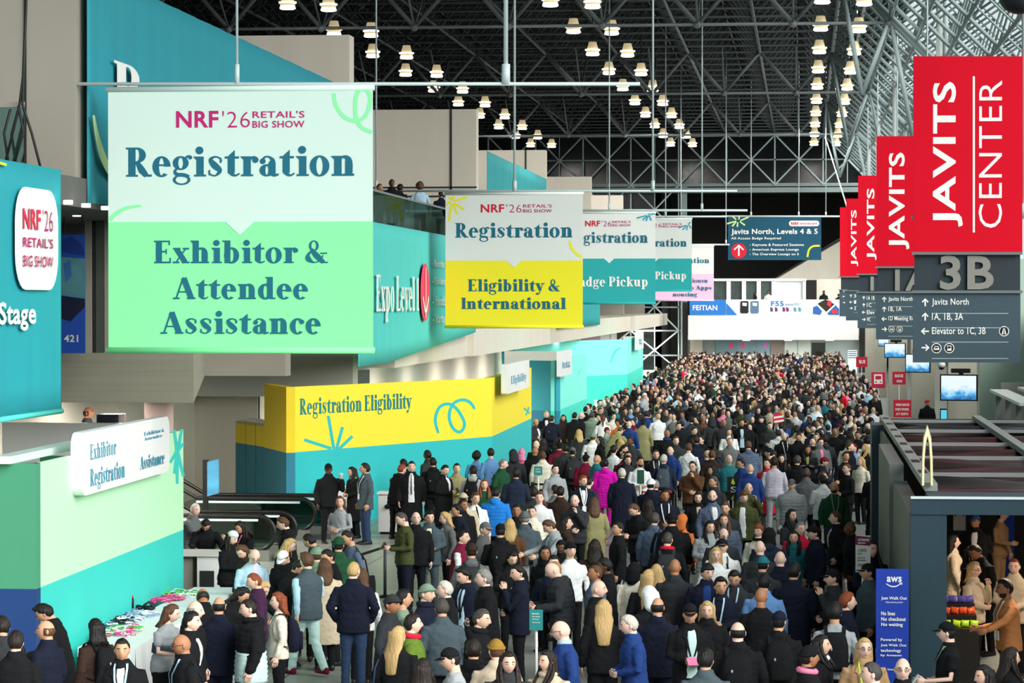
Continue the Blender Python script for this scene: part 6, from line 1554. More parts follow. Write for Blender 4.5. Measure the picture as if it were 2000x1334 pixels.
def front_patch(B, fat, prof, off, cols=6, zs=12, x0=0.0):
    """patch on the chest; prof: list of (z, half width)"""
    mb = MB(); P = []
    z1, z0 = prof[0][0], prof[-1][0]
    for i in range(zs + 1):
        z = z1 + (z0 - z1) * i / zs
        for a, b in zip(prof, prof[1:]):
            if b[0] <= z <= a[0]: w = a[1] + (b[1] - a[1]) * ((a[0] - z) / max(1e-6, a[0] - b[0]))
        for j in range(cols + 1): P.append(tfront(B, x0 + w * (2 * j / cols - 1), z, fat, off if 0 < j < cols else off - .02))
    mb.add(P, [(i * (cols + 1) + j, i * (cols + 1) + j + 1, (i + 1) * (cols + 1) + j + 1, (i + 1) * (cols + 1) + j) for i in range(zs) for j in range(cols)])
    return mb
_PM = {}
def pmesh(key, fn):
    if key not in _PM: _PM[key] = fn()
    return _PM[key]
def ready(mb, name, nslots=1, smooth_=True):
    me = mb.mesh(name, [], smooth_); bm = bmesh.new(); bm.from_mesh(me); bmesh.ops.recalc_face_normals(bm, faces=bm.faces); bm.to_mesh(me); bm.free()
    return me
def slots(o, ms):
    while len(o.data.materials) < len(ms): o.data.materials.append(None)
    for i, m_ in enumerate(ms):
        o.material_slots[i].link = 'OBJECT'; o.material_slots[i].material = m_
def pobj(name, me, ms, parent=None):
    o = bpy.data.objects.new(name, me); COL.objects.link(o); slots(o, ms if isinstance(ms, list) else [ms])
    if parent is not None: o.parent = parent
    return o
def person(d, loc, rot, h, label, q=1, group=None):
    lean, hy, hp, pose, legs, fem = d.get('lean', 0), d.get('hy', 0), d.get('hp', 0), d['pose'], d.get('legs', 'stand'), d.get('fem', 0)
    skin = cmat('s_' + d['skin']); hair = cmat('h_' + d['hc'])
    eyes = 1
    me = pmesh(('body', q, lean, hy, hp, pose, legs, fem), lambda: ready(make_body(q, lean, hy, hp, pose, legs, fem), 'body'))
    brow = cmat('h_' + (d['hc'] if d['hc'] not in 'wy' else 'b'))
    o = pobj('person', me, [skin, M_eye, brow, M_sclera, M_lip])
    o.location = loc; o.rotation_euler = (0, 0, rot); sc = h / 1.755; wd = d.get('w', 1.0) * 1.07; o.scale = (sc * wd, sc * wd, sc)
    tag(o, label, 'person', group)
    for i, (nm, mb, role) in enumerate([(None, None, None)]): pass
    if d['hair'] != 'bald':
        def mk(): return [(nm, ready(mb, nm), role) for nm, mb, role in make_hair(q, d['hair'], lean, hy, hp)]
        for nm, m_, role in pmesh(('hair', q, d['hair'], lean, hy, hp), mk):
            pobj(nm, m_, hair if role == 'hair' else cmat(d.get('hat', 'K')), o)
    kind = d['top']; B = bend_fn(lean); H = head_fn(B, hy, hp)
    vox = .017 if q else 0
    if kind == 'vest':
        me = pmesh(('top', q, 'shirt', lean, pose, fem), lambda: remeshed(make_top(q, 'shirt', lean, pose, fem), .017, 'shirt') if q else ready(make_top(q, 'shirt', lean, pose, fem), 'shirt'))
        pobj('shirt', me, cmat(d.get('slv', 'LB')), o)
    me = pmesh(('top', q, kind, lean, pose, fem), lambda: remeshed(make_top(q, kind, lean, pose, fem), vox, kind, 1 if 'puffer' in kind else 2) if q else ready(make_top(q, kind, lean, pose, fem), kind))
    pobj({'tee': 't_shirt', 'lpuffer': 'long_puffer_coat', 'puffer': 'puffer_jacket', 'shirtu': 'shirt'}.get(kind, kind), me, cmat(d['tc']), o)
    for key, z0_, z1_ in (('low', .74, 1.10), ('band', 1.10, 1.22)):
        if key in d and q:
            def lowp():
                mb = MB(); n_ = int((z1_ - z0_) / .03); R_ = []
                for i in range(n_ + 1):
                    z = z0_ + (z1_ - z0_) * i / n_; rx, ry, yo = tor(z); f = GARM[kind][1] * (1.06 if key == 'low' else 1.03) * (1 + (.03 * math.cos(i * math.pi) if key == 'low' else 0)); R_.append([B(v) for v in tring(z, rx * f, ry * f * 1.06, yo, 24)])
                mb.loft(R_); return ready(mb, 'lower_panel')
            pobj('lower_panel' if key == 'low' else 'stripe', pmesh((key, kind, lean), lowp), cmat(d[key]), o)
    me = pmesh(('pants', q, legs, fem), lambda: remeshed(make_pants(q, legs, fem), .02, 'trousers') if q else ready(make_pants(q, legs, fem), 'trousers'))
    pobj('trousers', me, cmat(d['pc']), o)
    for i in (0, 1): pobj('shoe', pmesh(('shoe', legs, i), lambda: ready(make_shoe(legs, i), 'shoe')), cmat(d['shoe']) if 'shoe' in d else M_shoe, o)
    if not q: return o
    fat = GARM[kind][1] * (.97 if fem else 1.0) * (1.05 if GARM[kind][1] > 1.1 else 1)
    K = (lean, kind, fem)
    if 'S' in d: pobj('shirt_front', pmesh(('S',) + K, lambda: ready(front_patch(B, fat, [(1.505, .03), (1.46, .050), (1.38, .052), (1.26, .035), (1.12, .006)], .008), 'shirt_front')), cmat(d['S']), o)
    if 'O' in d: pobj('shirt_front', pmesh(('O',) + K, lambda: ready(front_patch(B, fat, [(1.505, .03), (1.46, .05), (1.38, .062), (1.20, .068), (1.0, .075), (.86, .085)], .009), 'shirt_front')), cmat(d['O']), o)
    if 'T' in d: pobj('tie', pmesh(('T',) + K, lambda: ready(front_patch(B, fat, [(1.485, .018), (1.46, .014), (1.2, .026), (1.06, .030), (1.02, .004)], .020, 3), 'tie')), cmat(d['T']), o)
    if kind == 'blazer' and ('S' in d or 'O' in d or 'L' in d):
        def lap(sx):
            mb = MB(); zz = [(1.47, .050, .074), (1.42, .058, .098), (1.37, .060, .116), (1.365, .058, .090), (1.25, .040, .066), (1.13, .012, .030)]
            A_ = [tfront(B, sx * a, z, fat, .013) for z, a, b in zz]; C_ = [tfront(B, sx * b, z, fat, .016) for z, a, b in zz]
            mb.strip(A_, C_); mb.strip([p - Vector((0, -.006, 0)) for p in A_], [p - Vector((0, -.006, 0)) for p in C_]); return ready(mb, 'lapel', 1, False)
        for sx in (-1, 1): pobj('lapel', pmesh(('lap', sx) + K, lambda: lap(sx)), cmat(d['tc']), o)
    if 'A' in d:   # scarf or raised collar
        pobj('scarf', pmesh(('A', lean), lambda: ready(MB().limb([B(Vector((.085 * math.cos(t), .012 + .082 * math.sin(t), 1.495 + .012 * math.sin(t)))) for t in [2 * math.pi * j / 14 for j in range(15)]], [.034] * 15, 8), 'scarf')), cmat(d['A']), o)
    if 'C' in d:   # collar
        pobj('collar', pmesh(('C', lean), lambda: ready(MB().loft([[B(Vector((r * math.cos(t), .016 + r * math.sin(t), z))) for t in [2 * math.pi * j / 16 for j in range(16)]] for r, z in ((.074, 1.475), (.078, 1.485), (.070, 1.528), (.063, 1.532), (.062, 1.49))]), 'collar')), cmat(d['C']), o)
    if 'L' in d:   # lanyard with badge
        def lan():
            mb = MB()
            for sx in (-1, 1):
                pts = [(sx * .062, 1.49), (sx * .066, 1.44), (sx * .056, 1.32), (sx * .030, 1.18), (sx * .004, 1.10)]
                L_ = [tfront(B, x - .010, z, fat, .024) for x, z in pts]; R_ = [tfront(B, x + .010, z, fat, .024) for x, z in pts]
                mb.strip(L_, R_); mb.strip([p + Vector((0, .004, 0)) for p in L_], [p + Vector((0, .004, 0)) for p in R_])
            return ready(mb, 'lanyard', 1, False)
        lo = pobj('lanyard', pmesh(('L',) + K, lan), cmat(d['L']), o)
        def bdg():
            mb = MB(); c = tfront(B, 0, 1.04, fat, .02); mb.box(c.x - .042, c.x + .042, c.y - .004, c.y + .004, c.z - .06, c.z + .06); return ready(mb, 'badge', 1, False)
        pobj('badge', pmesh(('Lb',) + K, bdg), cmat('W'), lo)
    if 'g' in d:
        def gl():
            mb = MB()
            for sx in (-1, 1):
                R_ = [H(Vector((sx * .033 + .021 * math.cos(t), -.103, HZ + .008 + .016 * math.sin(t)))) for t in [2 * math.pi * j / 10 for j in range(11)]]; mb.limb(R_, [.0028] * 11, 4)
                mb.limb([H(Vector((sx * .054, -.100, HZ + .012))), H(Vector((sx * .078, -.03, HZ + .012))), H(Vector((sx * .080, .02, HZ + .008)))], [.0026] * 3, 4)
            mb.limb([H(Vector((-.013, -.105, HZ + .012))), H(Vector((.013, -.105, HZ + .012)))], [.0026] * 2, 4)
            return ready(mb, 'glasses')
        pobj('glasses', pmesh(('g', lean, hy, hp), gl), M_glassf, o)
    if 'bd' in d:
        def brd():
            mb = MB(); n = 11; rings = []
            for i in range(n):
                ph = math.radians(-82 + 164 * i / (n - 1)); rg = []
                for th, k in ((112, -.004), (116, .006), (135, .010), (152, .008), (160, -.004)):
                    p = headpt(*sdir(math.radians(th + (8 if abs(math.degrees(ph)) < 25 and th < 130 else 0)), ph)); c = Vector((0, 0, HZ)); v = p - c; rg.append(H(c + v * (1 + k / v.length)))
                rings.append(rg)
            mb.loft(rings); return ready(mb, 'beard')
        pobj('beard', pmesh(('bd', lean, hy, hp), brd), cmat('h_' + d['bd']), o)
    if 'e' in d:   # small emblem on the sleeve or back
        pass
    # things carried: separate objects that sit on the person
    def carried(name, mk, ms, label_, cat, mats_parts=()):
        me_ = mk()
        c = pobj(name, me_, ms); c.location = o.location; c.rotation_euler = o.rotation_euler; c.scale = o.scale; tag(c, label_, cat)
        return c
    short = ' '.join((d['short'] or 'the crowd').split()[:8]); short = short if short.split()[-1] not in ('the', 'of', 'a', 'and', 'with', 'by', 'at', 'in', 'on', 'before', 'behind', 'beside', 'to') else ' '.join(short.split()[:-1])
    if 'P' in d:
        def ph():
            mb = MB(); s1, e1, w1, d1, sx = arm_pts(pose, B)[0]; s2, e2, w2, d2, _ = arm_pts(pose, B)[1]
            c = (w1 + w2) / 2 + (d1 + d2) * .055 + Vector((0, -.02, .03)) if pose in ('phone',) else w1 + d1 * .10 + Vector((0, -.01, .02))
            M = Matrix.Rotation(math.radians(-35), 3, 'X'); mb.prism([c + M @ Vector(v) for v in ((-.037, -.004, -.07), (.037, -.004, -.07), (.037, -.004, .07), (-.037, -.004, .07))], M @ Vector((0, .009, 0))); return ready(mb, 'phone', 1, False)
        carried('phone', lambda: pmesh(('P', lean, pose), ph), M_phone if d['P'] == '1' else cmat(d['P']), 'phone held by the person in ' + short, 'phone')
    if 'cup' in d:
        def cp():
            s1, e1, w1, d1, sx = arm_pts(pose, B)[0]; c = w1 + d1 * .07 + Vector((-.02, -.03, -.03)); return ready(MB().lathe(c, [(.01, 0), (.03, 0), (.04, .11), (.042, .112), (.042, .12), (.01, .122)], 12), 'cup')
        carried('cup', lambda: pmesh(('cup', lean, pose), cp), cmat(d['cup']), 'paper cup held by the person in ' + short, 'cup')
    if 'pap' in d:
        def pp():
            s1, e1, w1, d1, sx = arm_pts(pose, B)[0]; s2, e2, w2, d2, _ = arm_pts(pose, B)[1]
            c = (w1 + w2) / 2 + Vector((0, -.09, .03)); mb = MB(); M = Matrix.Rotation(math.radians(-55), 3, 'X'); mb.prism([c + M @ Vector(v) for v in ((-.10, 0, -.07), (.10, 0, -.07), (.10, 0, .07), (-.10, 0, .07))], M @ Vector((0, .006, 0))); return ready(mb, 'papers', 1, False)
        carried('papers', lambda: pmesh(('pap', lean, pose), pp), cmat(d['pap']), 'papers held by the person in ' + short, 'papers')
    if 'K' in d:   # backpack
        def bp():
            mb = MB(); yb = .125 * fat; rings = []
            for z, w_, dp in ((.93, .12, .10), (.95, .145, .14), (1.10, .155, .16), (1.25, .15, .15), (1.36, .125, .11), (1.41, .09, .06)):
                rings.append([B(Vector((v.x, yb + dp * .5 + v.y + .005, z))) for v in tring(z, w_, dp * .5, 0, 14, 3.2)])
            mb.loft(rings); return ready(mb, 'backpack')
        def bpp():
            mb = MB(); yb = .125 * fat; rings = []
            for z, w_ in ((.97, .09), (.99, .11), (1.12, .115), (1.19, .10), (1.205, .08)):
                rings.append([B(Vector((v.x, yb + .165 + v.y, z))) for v in tring(z, w_, .03, 0, 12, 3.2)])
            mb.loft(rings); return ready(mb, 'pocket')
        def bps(sx):
            mb = MB(); pts = [Vector((sx * .10, .14 * fat, 1.36)), Vector((sx * .108, .08, 1.455)), Vector((sx * .110, .0, 1.468)), Vector((sx * .112, -.07 * fat, 1.435)), Vector((sx * .125, -.135 * fat, 1.32)), Vector((sx * .15, -.11 * fat, 1.15)), Vector((sx * .175, .03, 1.03)), Vector((sx * .14, .14, .99))]
            L_ = [B(p + Vector((-.022, 0, .012))) for p in pts]; R_ = [B(p + Vector((.022, 0, .012))) for p in pts]; mb.strip(L_, R_); mb.strip([p - Vector((0, 0, .006)) for p in L_], [p - Vector((0, 0, .006)) for p in R_]); return ready(mb, 'strap', 1, False)
        c = carried('backpack', lambda: pmesh(('K',) + K, bp), cmat(d['K']), '%s backpack worn by the person in %s' % (CN.get(d['K'], 'dark'), short), 'backpack')
        pobj('pocket', pmesh(('Kp',) + K, bpp), cmat(d['K']), c)
        for sx in (-1, 1): pobj('strap', pmesh(('Ks', sx) + K, lambda: bps(sx)), cmat(d['K']), c)
        pobj('zip_pull', pmesh(('Kz',) + K, lambda: ready(MB().ell(B(Vector((.05, .125 * fat + .19, 1.22))), (.012, .008, .02), 8, 6), 'zip_pull')), cmat('LG'), c)
    if 'bag' in d:   # shoulder bag on one side
        def bg():
            mb = MB(); x = .26
            mb.loft([[B(Vector((x + v.x, .06 + v.y, z))) for v in tring(z, a, b, 0, 12, 3.5)] for z, a, b in ((.70, .05, .14), (.72, .065, .17), (.90, .06, .17), (1.0, .045, .16), (1.01, .02, .14))]); return ready(mb, 'bag')
        c = carried('shoulder_bag', lambda: pmesh(('bag', lean), bg), cmat(d['bag']), '%s shoulder bag carried by the person in %s' % (CN.get(d['bag'], 'dark'), short), 'bag')
        pobj('strap', pmesh(('bags', lean), lambda: ready(MB().limb([B(Vector((.26, .0, 1.0))), B(Vector((.245, .0, 1.25))), B(Vector((.17, .02, 1.485))), B(Vector((.235, .12, 1.25))), B(Vector((.26, .12, 1.0)))], [.012] * 5, 6), 'strap')), cmat(d['bag']), c)
    return o
def parse(line):
    """x y height? hair:hc skin top:tc pants pose facing + extras | label"""
    a, label = line.split('|'); tk = a.split(); d = {}
    d['x'], d['y'], d['f'] = float(tk[0]), float(tk[1]), float(tk[2])
    hs = tk[3].split(':'); d['hair'], d['hc'] = hs[0], hs[1]
    if len(hs) > 2: d['hat'] = hs[2]
    d['skin'] = tk[4]; d['top'], d['tc'] = tk[5].split(':'); d['pc'] = tk[6]; d['pose'] = tk[7]
    for t in tk[8:]:
        if '=' in t:
            k, v = t.split('=')
            d[k] = float(v) if k in ('lean', 'hy', 'hp', 'h', 'w', 'Z', 'YY') else v
        else: d[t] = '1'
    d['fem'] = 1 if 'fem' in d else 0
    d.setdefault('h', 1.66 if d['fem'] else 1.76)
    lab = label.strip(); d['label'] = 'person in ' + lab; d['short'] = lab.split(',')[0]
    return d
PEOPLE = '''
3 1205 180 short:d m jacket:C K down h=1.78|charcoal jacket half hidden in the shadow at the left edge
30 1234 175 short:d l jacket:K K down hy=20|black jacket facing away at the lower left corner
91 1212 250 ring:b m jacket:N K down hy=10|navy jacket facing left before the blue booth base
120 1182 285 quiff:k m coat:K K oneR lean=12 hp=28 C=SG|long black coat with a sage collar, head bowed over the cloth table
187 1210 235 bob:k m jacket:DB K down fem K=K|dark brown jacket with a pack, beside the near end of the cloth table
239 1247 5 neat:k m blazer:K K fold S=W L=LB|black blazer with a pale lanyard, looking straight up from the bottom left
318 1182 70 bob:b p tee:LG K oneL fem lean=8 hp=10 band=SL|grey striped short top, leaning over the cloth table
366 1195 80 short:k p jacket:K K down hy=10 S=W|black jacket smiling to the right, behind the grey striped top
366 1238 300 bald:k t jacket:K K down g L=LB bag=K|black top with glasses and a pale lanyard at the bottom
375 1174 85 ring:g p jacket:K K down|black jacket with grey side hair before the white tables
426 1167 178 ring:k m blazer:N N down C=LB|navy suit facing away at the white tables
402 1154 200 ring:d t jacket:K K down lean=20 hp=20|black jacket stooping low behind the navy suit
433 1146 80 bob:k m jacket:K K down lean=22 hp=15 fem|black jacket bent over the small white table
490 1172 290 crop:d p puffer:K W down hp=8 A=K low=MI|black and white two-tone puffer at the lower left
369 983 75 crop:w p jacket:G G reach lean=10|grey loose jacket at the corner of the green booth
398 1011 20 quiff:k m jacket:K K reach lean=24 hp=32 h=1.70|black quilted jacket leaning over the service desk
445 1040 70 capl:d:W p jacket:K K phone fem hp=18|black top and white cap, facing right
479 1020 310 long:d m jacket:K K phone fem hp=25 L=PK|black top with a pink lanyard, looking down by the escalator
487 1071 35 bald:b p shirt:LB K fold lean=14 hp=24 g S=LV|pale blue sweater with glasses, leaning over papers
546 1053 75 long:y p jacket:K K fold fem lean=12 hp=15|black top with long fair hair, facing the crowd by the escalator loop
498 1063 320 bob:b l jacket:DB K down fem lean=20 hp=20|dark brown top half hidden behind the pale blue sweater
565 1010 290 short:b p jacket:K K down lean=6 hp=8|black jacket standing at the escalator loop
568 1073 350 cap:b:W l jacket:K K down lean=20 hp=20|black jacket with a white patterned cap
560 1094 60 short:k m jacket:K K down h=1.66 lean=16 hp=20 g|black jacket bending forward behind the grey green vest
600 1080 225 quiff:b l vest:SL MI walk legs=stride slv=LB h=1.80 hy=-10 shoe=MR|grey green vest and mint trousers, striding
634 1092 200 long:b l coat:BE K down fem|beige scarf coat behind the grey green vest
619 1069 190 beanie:b:SG l jacket:SG K down|sage beanie and jacket by the green post
650 1075 300 neat:k m jacket:K K fold hp=15 S=LB|black jacket with a white triangle badge
690 1098 182 crop:y p jacket:N DN pocket h=1.83|navy black bomber jacket and jeans facing away
706 1112 175 bob:b p shirt:W K down fem|white shirt hidden behind the navy bomber jacket
694 1038 300 neat:d m shirt:GB K pk lean=8 hp=15 bag=K|grey blue shirt carrying black bags
627 1045 270 neat:k m jacket:C K down lean=12 hp=20|charcoal jacket stooping left beside the grey blue shirt
661 1050 200 beanie:d:GR m jacket:GR K down|dark green beanie and jacket between stooping people
501 1122 285 crop:r l jacket:PU K down hp=15|plum jacket facing left at the small white table
477 1132 60 bob:y l coat:K K reach lean=26 hp=15 fem|black coat reaching across the small white table
545 1158 285 bob:r p shirtu:CR K down fem K=N|cream top with copper hair and a rucksack, facing left
790 1003 300 crop:s p sweater:OL N phone hp=25 P h=1.80|olive sweater, looking down at a phone by the stanchion
812 1000 5 bald:b p jacket:K K down|black jacket directly behind the olive sweater
838 997 8 quiff:k l blazer:SL SL fold S=CR|slate blazer with an open collar behind the olive sweater
757 1162 75 beanie:k:C t jacket:C K down|charcoal jacket and bobble beanie, walking right
788 1152 110 short:k m shirt:SG K down|sage shirt behind the bobble beanie
832 1142 70 beanie:g:SG l jacket:N DN down A=N|navy hooded jacket and sage cap
806 1200 95 short:d p hoodie:HG K down A=RE h=1.74|moss green hoodie with a red collar
776 1225 170 vlong:y l jacket:K DN down fem bag=DN|black jacket and blue bag with long fair hair at the bottom
826 1288 180 long:d l jacket:DB K down fem|dark brown top at the bottom under the moss hoodie
876 1000 300 bob:y p jacket:G K oneL fem S=W|grey cardigan with blond bob, facing left
895 985 310 short:k m jacket:N K down C=W|navy jacket with a white scarf, behind the grey cardigan
898 1035 80 quiff:k l vest:MR K oneL slv=W|maroon vest with white sleeves
921 1062 185 beanie:d:DB m hoodie:G K down K=C|grey hoodie with crossed black straps, facing away
941 1020 80 cap:g:G l jacket:G K down|grey jacket and grey cap facing right
977 1024 185 cap:k:K m jacket:K K down K=K|black jacket and black cap with a dark pack
995 1014 200 long:y l jacket:BR K down fem|brown jacket with fair hair in the middle of the queue
1025 1000 190 beanie:g:G l jacket:SL W down|slate parka with a grey beanie, facing away
998 1080 20 bob:k l jacket:K K phone fem hp=28|black top looking down beside the black barrier
1085 1018 300 short:b l blazer:LG K reach hp=32 S=LB|light grey blazer, looking down
1106 1010 110 bob:d l jacket:DB K down fem|dark brown cardigan to the right of the light grey blazer
1067 1067 330 bob:k t jacket:K K down fem hy=20|black coat at the end of the black barrier
1098 1057 10 hijab:k:K d jacket:K K down fem hp=15|black headwrap beside the light grey blazer
1114 1060 20 beanie:k:K l shirtu:W K down|white sleeves and a black wool hat
1080 1085 20 short:k p jacket:N K down|navy jacket squeezed between the black headwrap and two bowed heads
1074 1098 80 bald:d t jacket:N K down hp=20|navy jacket with bowed head, facing right
1100 1101 280 bald:b p puffer:C K fwd hp=22 lean=8|charcoal padded jacket, bowed towards a neighbour
1163 1104 285 crop:b t jacket:GB K down|grey blue jacket just left of the black suit with white collar
1187 1090 275 short:k d blazer:K K down C=W|black suit with a white collar, dark hair swept back
1161 1133 80 bald:b p jacket:K K down C=LV|black jacket with a lavender collar, facing right
1179 1173 185 vlong:y l jacket:K K down fem h=1.70|black jacket with very long fair hair, facing away
1107 1212 290 bald:k p sweater:BL K down g w=1.08 C=LB|blue sweater with glasses, facing left at the bottom
1074 1271 335 long:d l coat:BE K fold fem A=BE|beige scarf, looking left at the bottom edge
992 1273 5 long:d l jacket:C K down fem|charcoal jacket, smiling up from the bottom edge
925 1250 178 short:d m puffer:K K down A=K|black hooded puffer facing away at the bottom
931 1190 95 short:s l puffer:K K down A=K|black shiny puffer, hurrying right
953 1112 285 neat:g p jacket:K K fold C=K lean=4 h=1.84|black parka with a pale round arm badge, facing left
911 1112 330 quiff:k l blazer:N N down O=LB T=K hp=20|navy suit, pale blue shirt and black tie
877 1135 285 neat:w p blazer:K K down C=W|black suit and white collar, left of the navy suit and tie
1014 1105 280 short:k l blazer:N K chinR C=W hp=12|navy blazer with a hand at the face
865 1170 200 short:s m jacket:SL K down|slate jacket left of the black suit with grey hair
893 1265 290 cap:k:K l shirt:LG K down|light grey top and black cap low at the bottom
970 1251 180 beanie:b:MU l jacket:BE K down|beige jacket and mustard beanie at the bottom
1207 1020 280 neat:k m blazer:K K down C=W|black blazer with a white collar, facing left in mid crowd
1247 986 320 short:b l jacket:K K phone hp=28|black jacket, looking down at papers
1277 1002 175 short:s l jacket:GB K down|grey blue jacket facing away beside the wide black coat
1312 1003 180 beanie:k:K m coat:K K down bag=DN w=1.12|wide black coat with bags, facing away
1303 1040 180 crop:s l jacket:K K down A=RE K=C|black jacket with a red collar and grey pack
1331 1006 150 hood:r:OR l jacket:OR K down fem|orange hood beside the wide black coat
1386 1018 10 long:k l puffer:LG K fold fem|light grey puffer, looking up
1414 1004 10 long:b l puffer:GB K down fem|grey blue puffer, behind the light grey puffer
1410 1034 5 ring:d p jacket:C K down g hp=20|charcoal jacket with glasses between the grey blue puffer and white jacket
1411 1053 10 cap:k:K l jacket:W K down L=SL|white jacket with a grey lanyard
1398 1070 5 vlong:y l shirt:W K down fem bag=K|white top with very long fair hair, looking up
1238 1101 180 hood:k:K m coat:CR K down bag=W fem|cream coat with a black hood and white bag
1282 1104 185 long:y l coat:BE K down fem bag=CR|beige coat with long fair hair, facing away
1266 1114 170 vlong:y l jacket:K K down fem|black jacket with fair hair beside the beige coat
1318 1092 180 bald:b t jacket:C K down|charcoal leather jacket, facing away
1380 1101 5 fringe:k l jacket:N K down O=BL|navy jacket over a royal blue top
1435 1117 350 short:k m jacket:C K phone hp=28 L=LB|charcoal jacket looking down with a pale lanyard
1408 1128 350 quiff:k m blazer:N K phone L=LB hp=4|navy suit with a pale lanyard, holding a badge
1381 1174 5 vlong:y l jacket:K K down fem|black top with long fair hair, facing the camera
1347 1180 15 flat:k:K m blazer:K CR fold O=MI pap=PK|black jacket over a mint shirt, holding papers
1284 1168 180 ring:k m blazer:N N down C=LV|navy suit with a lavender collar, facing away
1270 1148 215 hood:k:W m jacket:K K down|black jacket with a white hood lining
1240 1201 290 neat:w p blazer:BL K fold C=LB lean=4|royal blue blazer, facing left at the bottom
1441 1216 180 ring:k p jacket:K K down K=K w=1.08|black jacket and tall pack with a bald crown
1486 1148 180 bald:b t sweater:K K down|black sweater, facing away
1492 1122 178 neat:k m blazer:SB K down|sky blue blazer, facing away
1521 1195 182 cap:k:N m jacket:K K down K=K C=W|black jacket and navy cap with a round pack
1524 1077 180 bald:b p jacket:N K down|navy jacket with a bald head, in the middle right crowd
1485 1056 180 bald:b p jacket:C K down|charcoal jacket with a bald head above a teal beanie
1489 1088 180 beanie:k:TE m jacket:C K down|charcoal jacket and teal beanie
1502 1034 180 hood:k:K m puffer:JD K down|dark blue puffer with a black hood
1484 1024 340 fringe:r l jacket:CR K down fem A=K|cream fleece with a black scarf
1551 1037 355 long:k l jacket:TE K down fem|teal jacket with long dark hair, looking up
1563 1020 5 neat:g p puffer:RE K down|red puffer behind the teal jacket
1596 1027 290 beanie:d:K l jacket:N K down|navy hooded jacket with a black beanie, facing left
1550 1100 180 short:k m coat:N N down h=1.82|long navy coat, facing away
1378 1268 178 short:k m jacket:SL K down|slate jacket facing away at the bottom
1604 1242 80 long:k l jacket:K K down fem hy=5 A=W|black jacket with a white scarf, in profile at the bottom
1579 1263 95 beanie:k:K t jacket:K K down A=PK|black beanie and pink scarf at the bottom
1630 1178 182 quiff:k m shirt:LG K down K=K|light grey shirt with a slim pack, facing away
1651 1158 95 short:r p blazer:N K down|navy blazer with copper hair, facing right
1633 1112 290 cap:k:K l jacket:C K chinR|charcoal jacket and black cap, hand raised
1688 1248 5 bob:y p blazer:TN K down fem g L=LM|tan blazer with a lime lanyard and glasses
1713 1293 290 crop:s p jacket:W K down|white collar top at the bottom, head turned left
1763 1285 355 bald:k p jacket:K K down g|black jacket with glasses below the blue banner stand
1852 1216 280 cap:k:K p tee:K K holdR C=K L=SG P=MI|black t-shirt and cap, holding a scanner by the grey post
1696 1102 290 cap:k:K m jacket:SL K down|slate jacket and black cap below the maroon sign
1635 999 285 crop:b p jacket:K K pk S=BE|open black jacket by the store wall
1667 1019 280 bald:b d jacket:K K down|black jacket with a bald head by the maroon sign
1905 1005 350 cap:k:BL t blazer:K K fold O=W g|black suit, blue cap and sunglasses inside the store
1952 994 60 neat:k l sweater:TN TN oneL fem|tan sweater dress reaching right inside the store
1895 1068 70 long:d l jacket:DB K down fem|dark brown jacket behind the fair-haired cardigan in the store
1925 1064 310 short:d t jacket:K K down lean=14 hp=20|black jacket leaning forward inside the store
1902 1098 60 bob:y p jacket:BE K chinR fem g|beige cardigan with glasses at the snack display
1982 1090 350 crop:r p jacket:BE K fold lean=6|beige jacket at the right edge of the store
1971 1131 290 short:d t sweater:CM K pointR bd=d L=W legs=stride h=1.82|camel sweater with a badge, reaching over the snack display
1862 1046 100 bob:k l coat:BE K down fem|pale coat at the back left of the store
1968 1266 100 long:d l jacket:K K down fem|black top with long dark hair at the bottom right corner
1925 1300 290 long:k l jacket:K K down fem|black top cut off by the bottom edge inside the store
642 907 25 cap:k:K d jacket:K K raiseR hp=10 cup=W h=1.82|black uniform and cap, raising a cup before the teal booth
693 912 310 long:k l coat:K K fold fem A=SG|black coat and grey scarf beside the grey blazer and jeans
714 905 300 short:d m blazer:SL DN down h=1.84 L=W|slate blazer and jeans, talking before the teal booth
664 970 335 vlong:b l shirt:LG K fold fem|light grey top with very long brown hair by the escalator
804 901 5 neat:k l coat:K K down O=W T=G h=1.82|long black coat, white shirt and grey tie
789 897 210 short:k m coat:K K down|long black coat facing away at the white pedestal
774 908 150 short:r l jacket:K K reach lean=16|black jacket bent over the white pedestal
838 880 240 short:k d jacket:C K down|charcoal jacket nearest the teal booth wall
846 894 185 short:k m jacket:K K down K=K|black vest with a flat pack, before the teal booth
867 910 60 neat:k l coat:K K phone hp=18 P S=W|long black coat with white shirt, reading a phone
892 905 10 neat:k l jacket:KH K fold pap=LM|khaki top, holding a lime card
930 883 175 curly:k d shirt:SB K down fem|sky blue top with curly dark hair, facing away
959 876 210 short:k l shirt:SB K down|sky blue shirt, standing against the teal booth
978 896 60 crop:g p jacket:GR K down h=1.80|bottle green jacket in profile by the lime card
1003 879 185 hood:k:C m jacket:C K down|charcoal hooded jacket, facing the booth
925 910 170 short:k l hoodie:LG K down K=K|light grey hoodie with a large black pack
946 937 10 long:r l sweater:GR K down fem|bottle green sweater, facing the camera
967 952 175 short:k m puffer:BB K down|bright blue puffer, facing away
904 963 10 beanie:b:BE l jacket:BE K down|beige wool hat in the queue
928 962 30 short:b l shirt:W K down T=K|white shirt and black tie
903 974 40 short:d t jacket:K K down|black jacket under the beige wool hat
1008 915 180 short:k m jacket:JD DN down h=1.80|dark blue jacket, facing the lime counter
1018 877 170 hijab:k:PK m jacket:PK K down fem|pink headscarf near the lime counter
1045 873 190 bald:k t jacket:K K down|black jacket left of the beige jacket with the teal sign
1060 881 180 crop:b t jacket:CR K down|cream jacket with a teal sign on the back
1010 986 20 neat:k t jacket:K K down|black jacket below the bright blue puffer
1067 803 10 neat:y p blazer:K K down O=W|black suit in the gap between the yellow and aqua booths
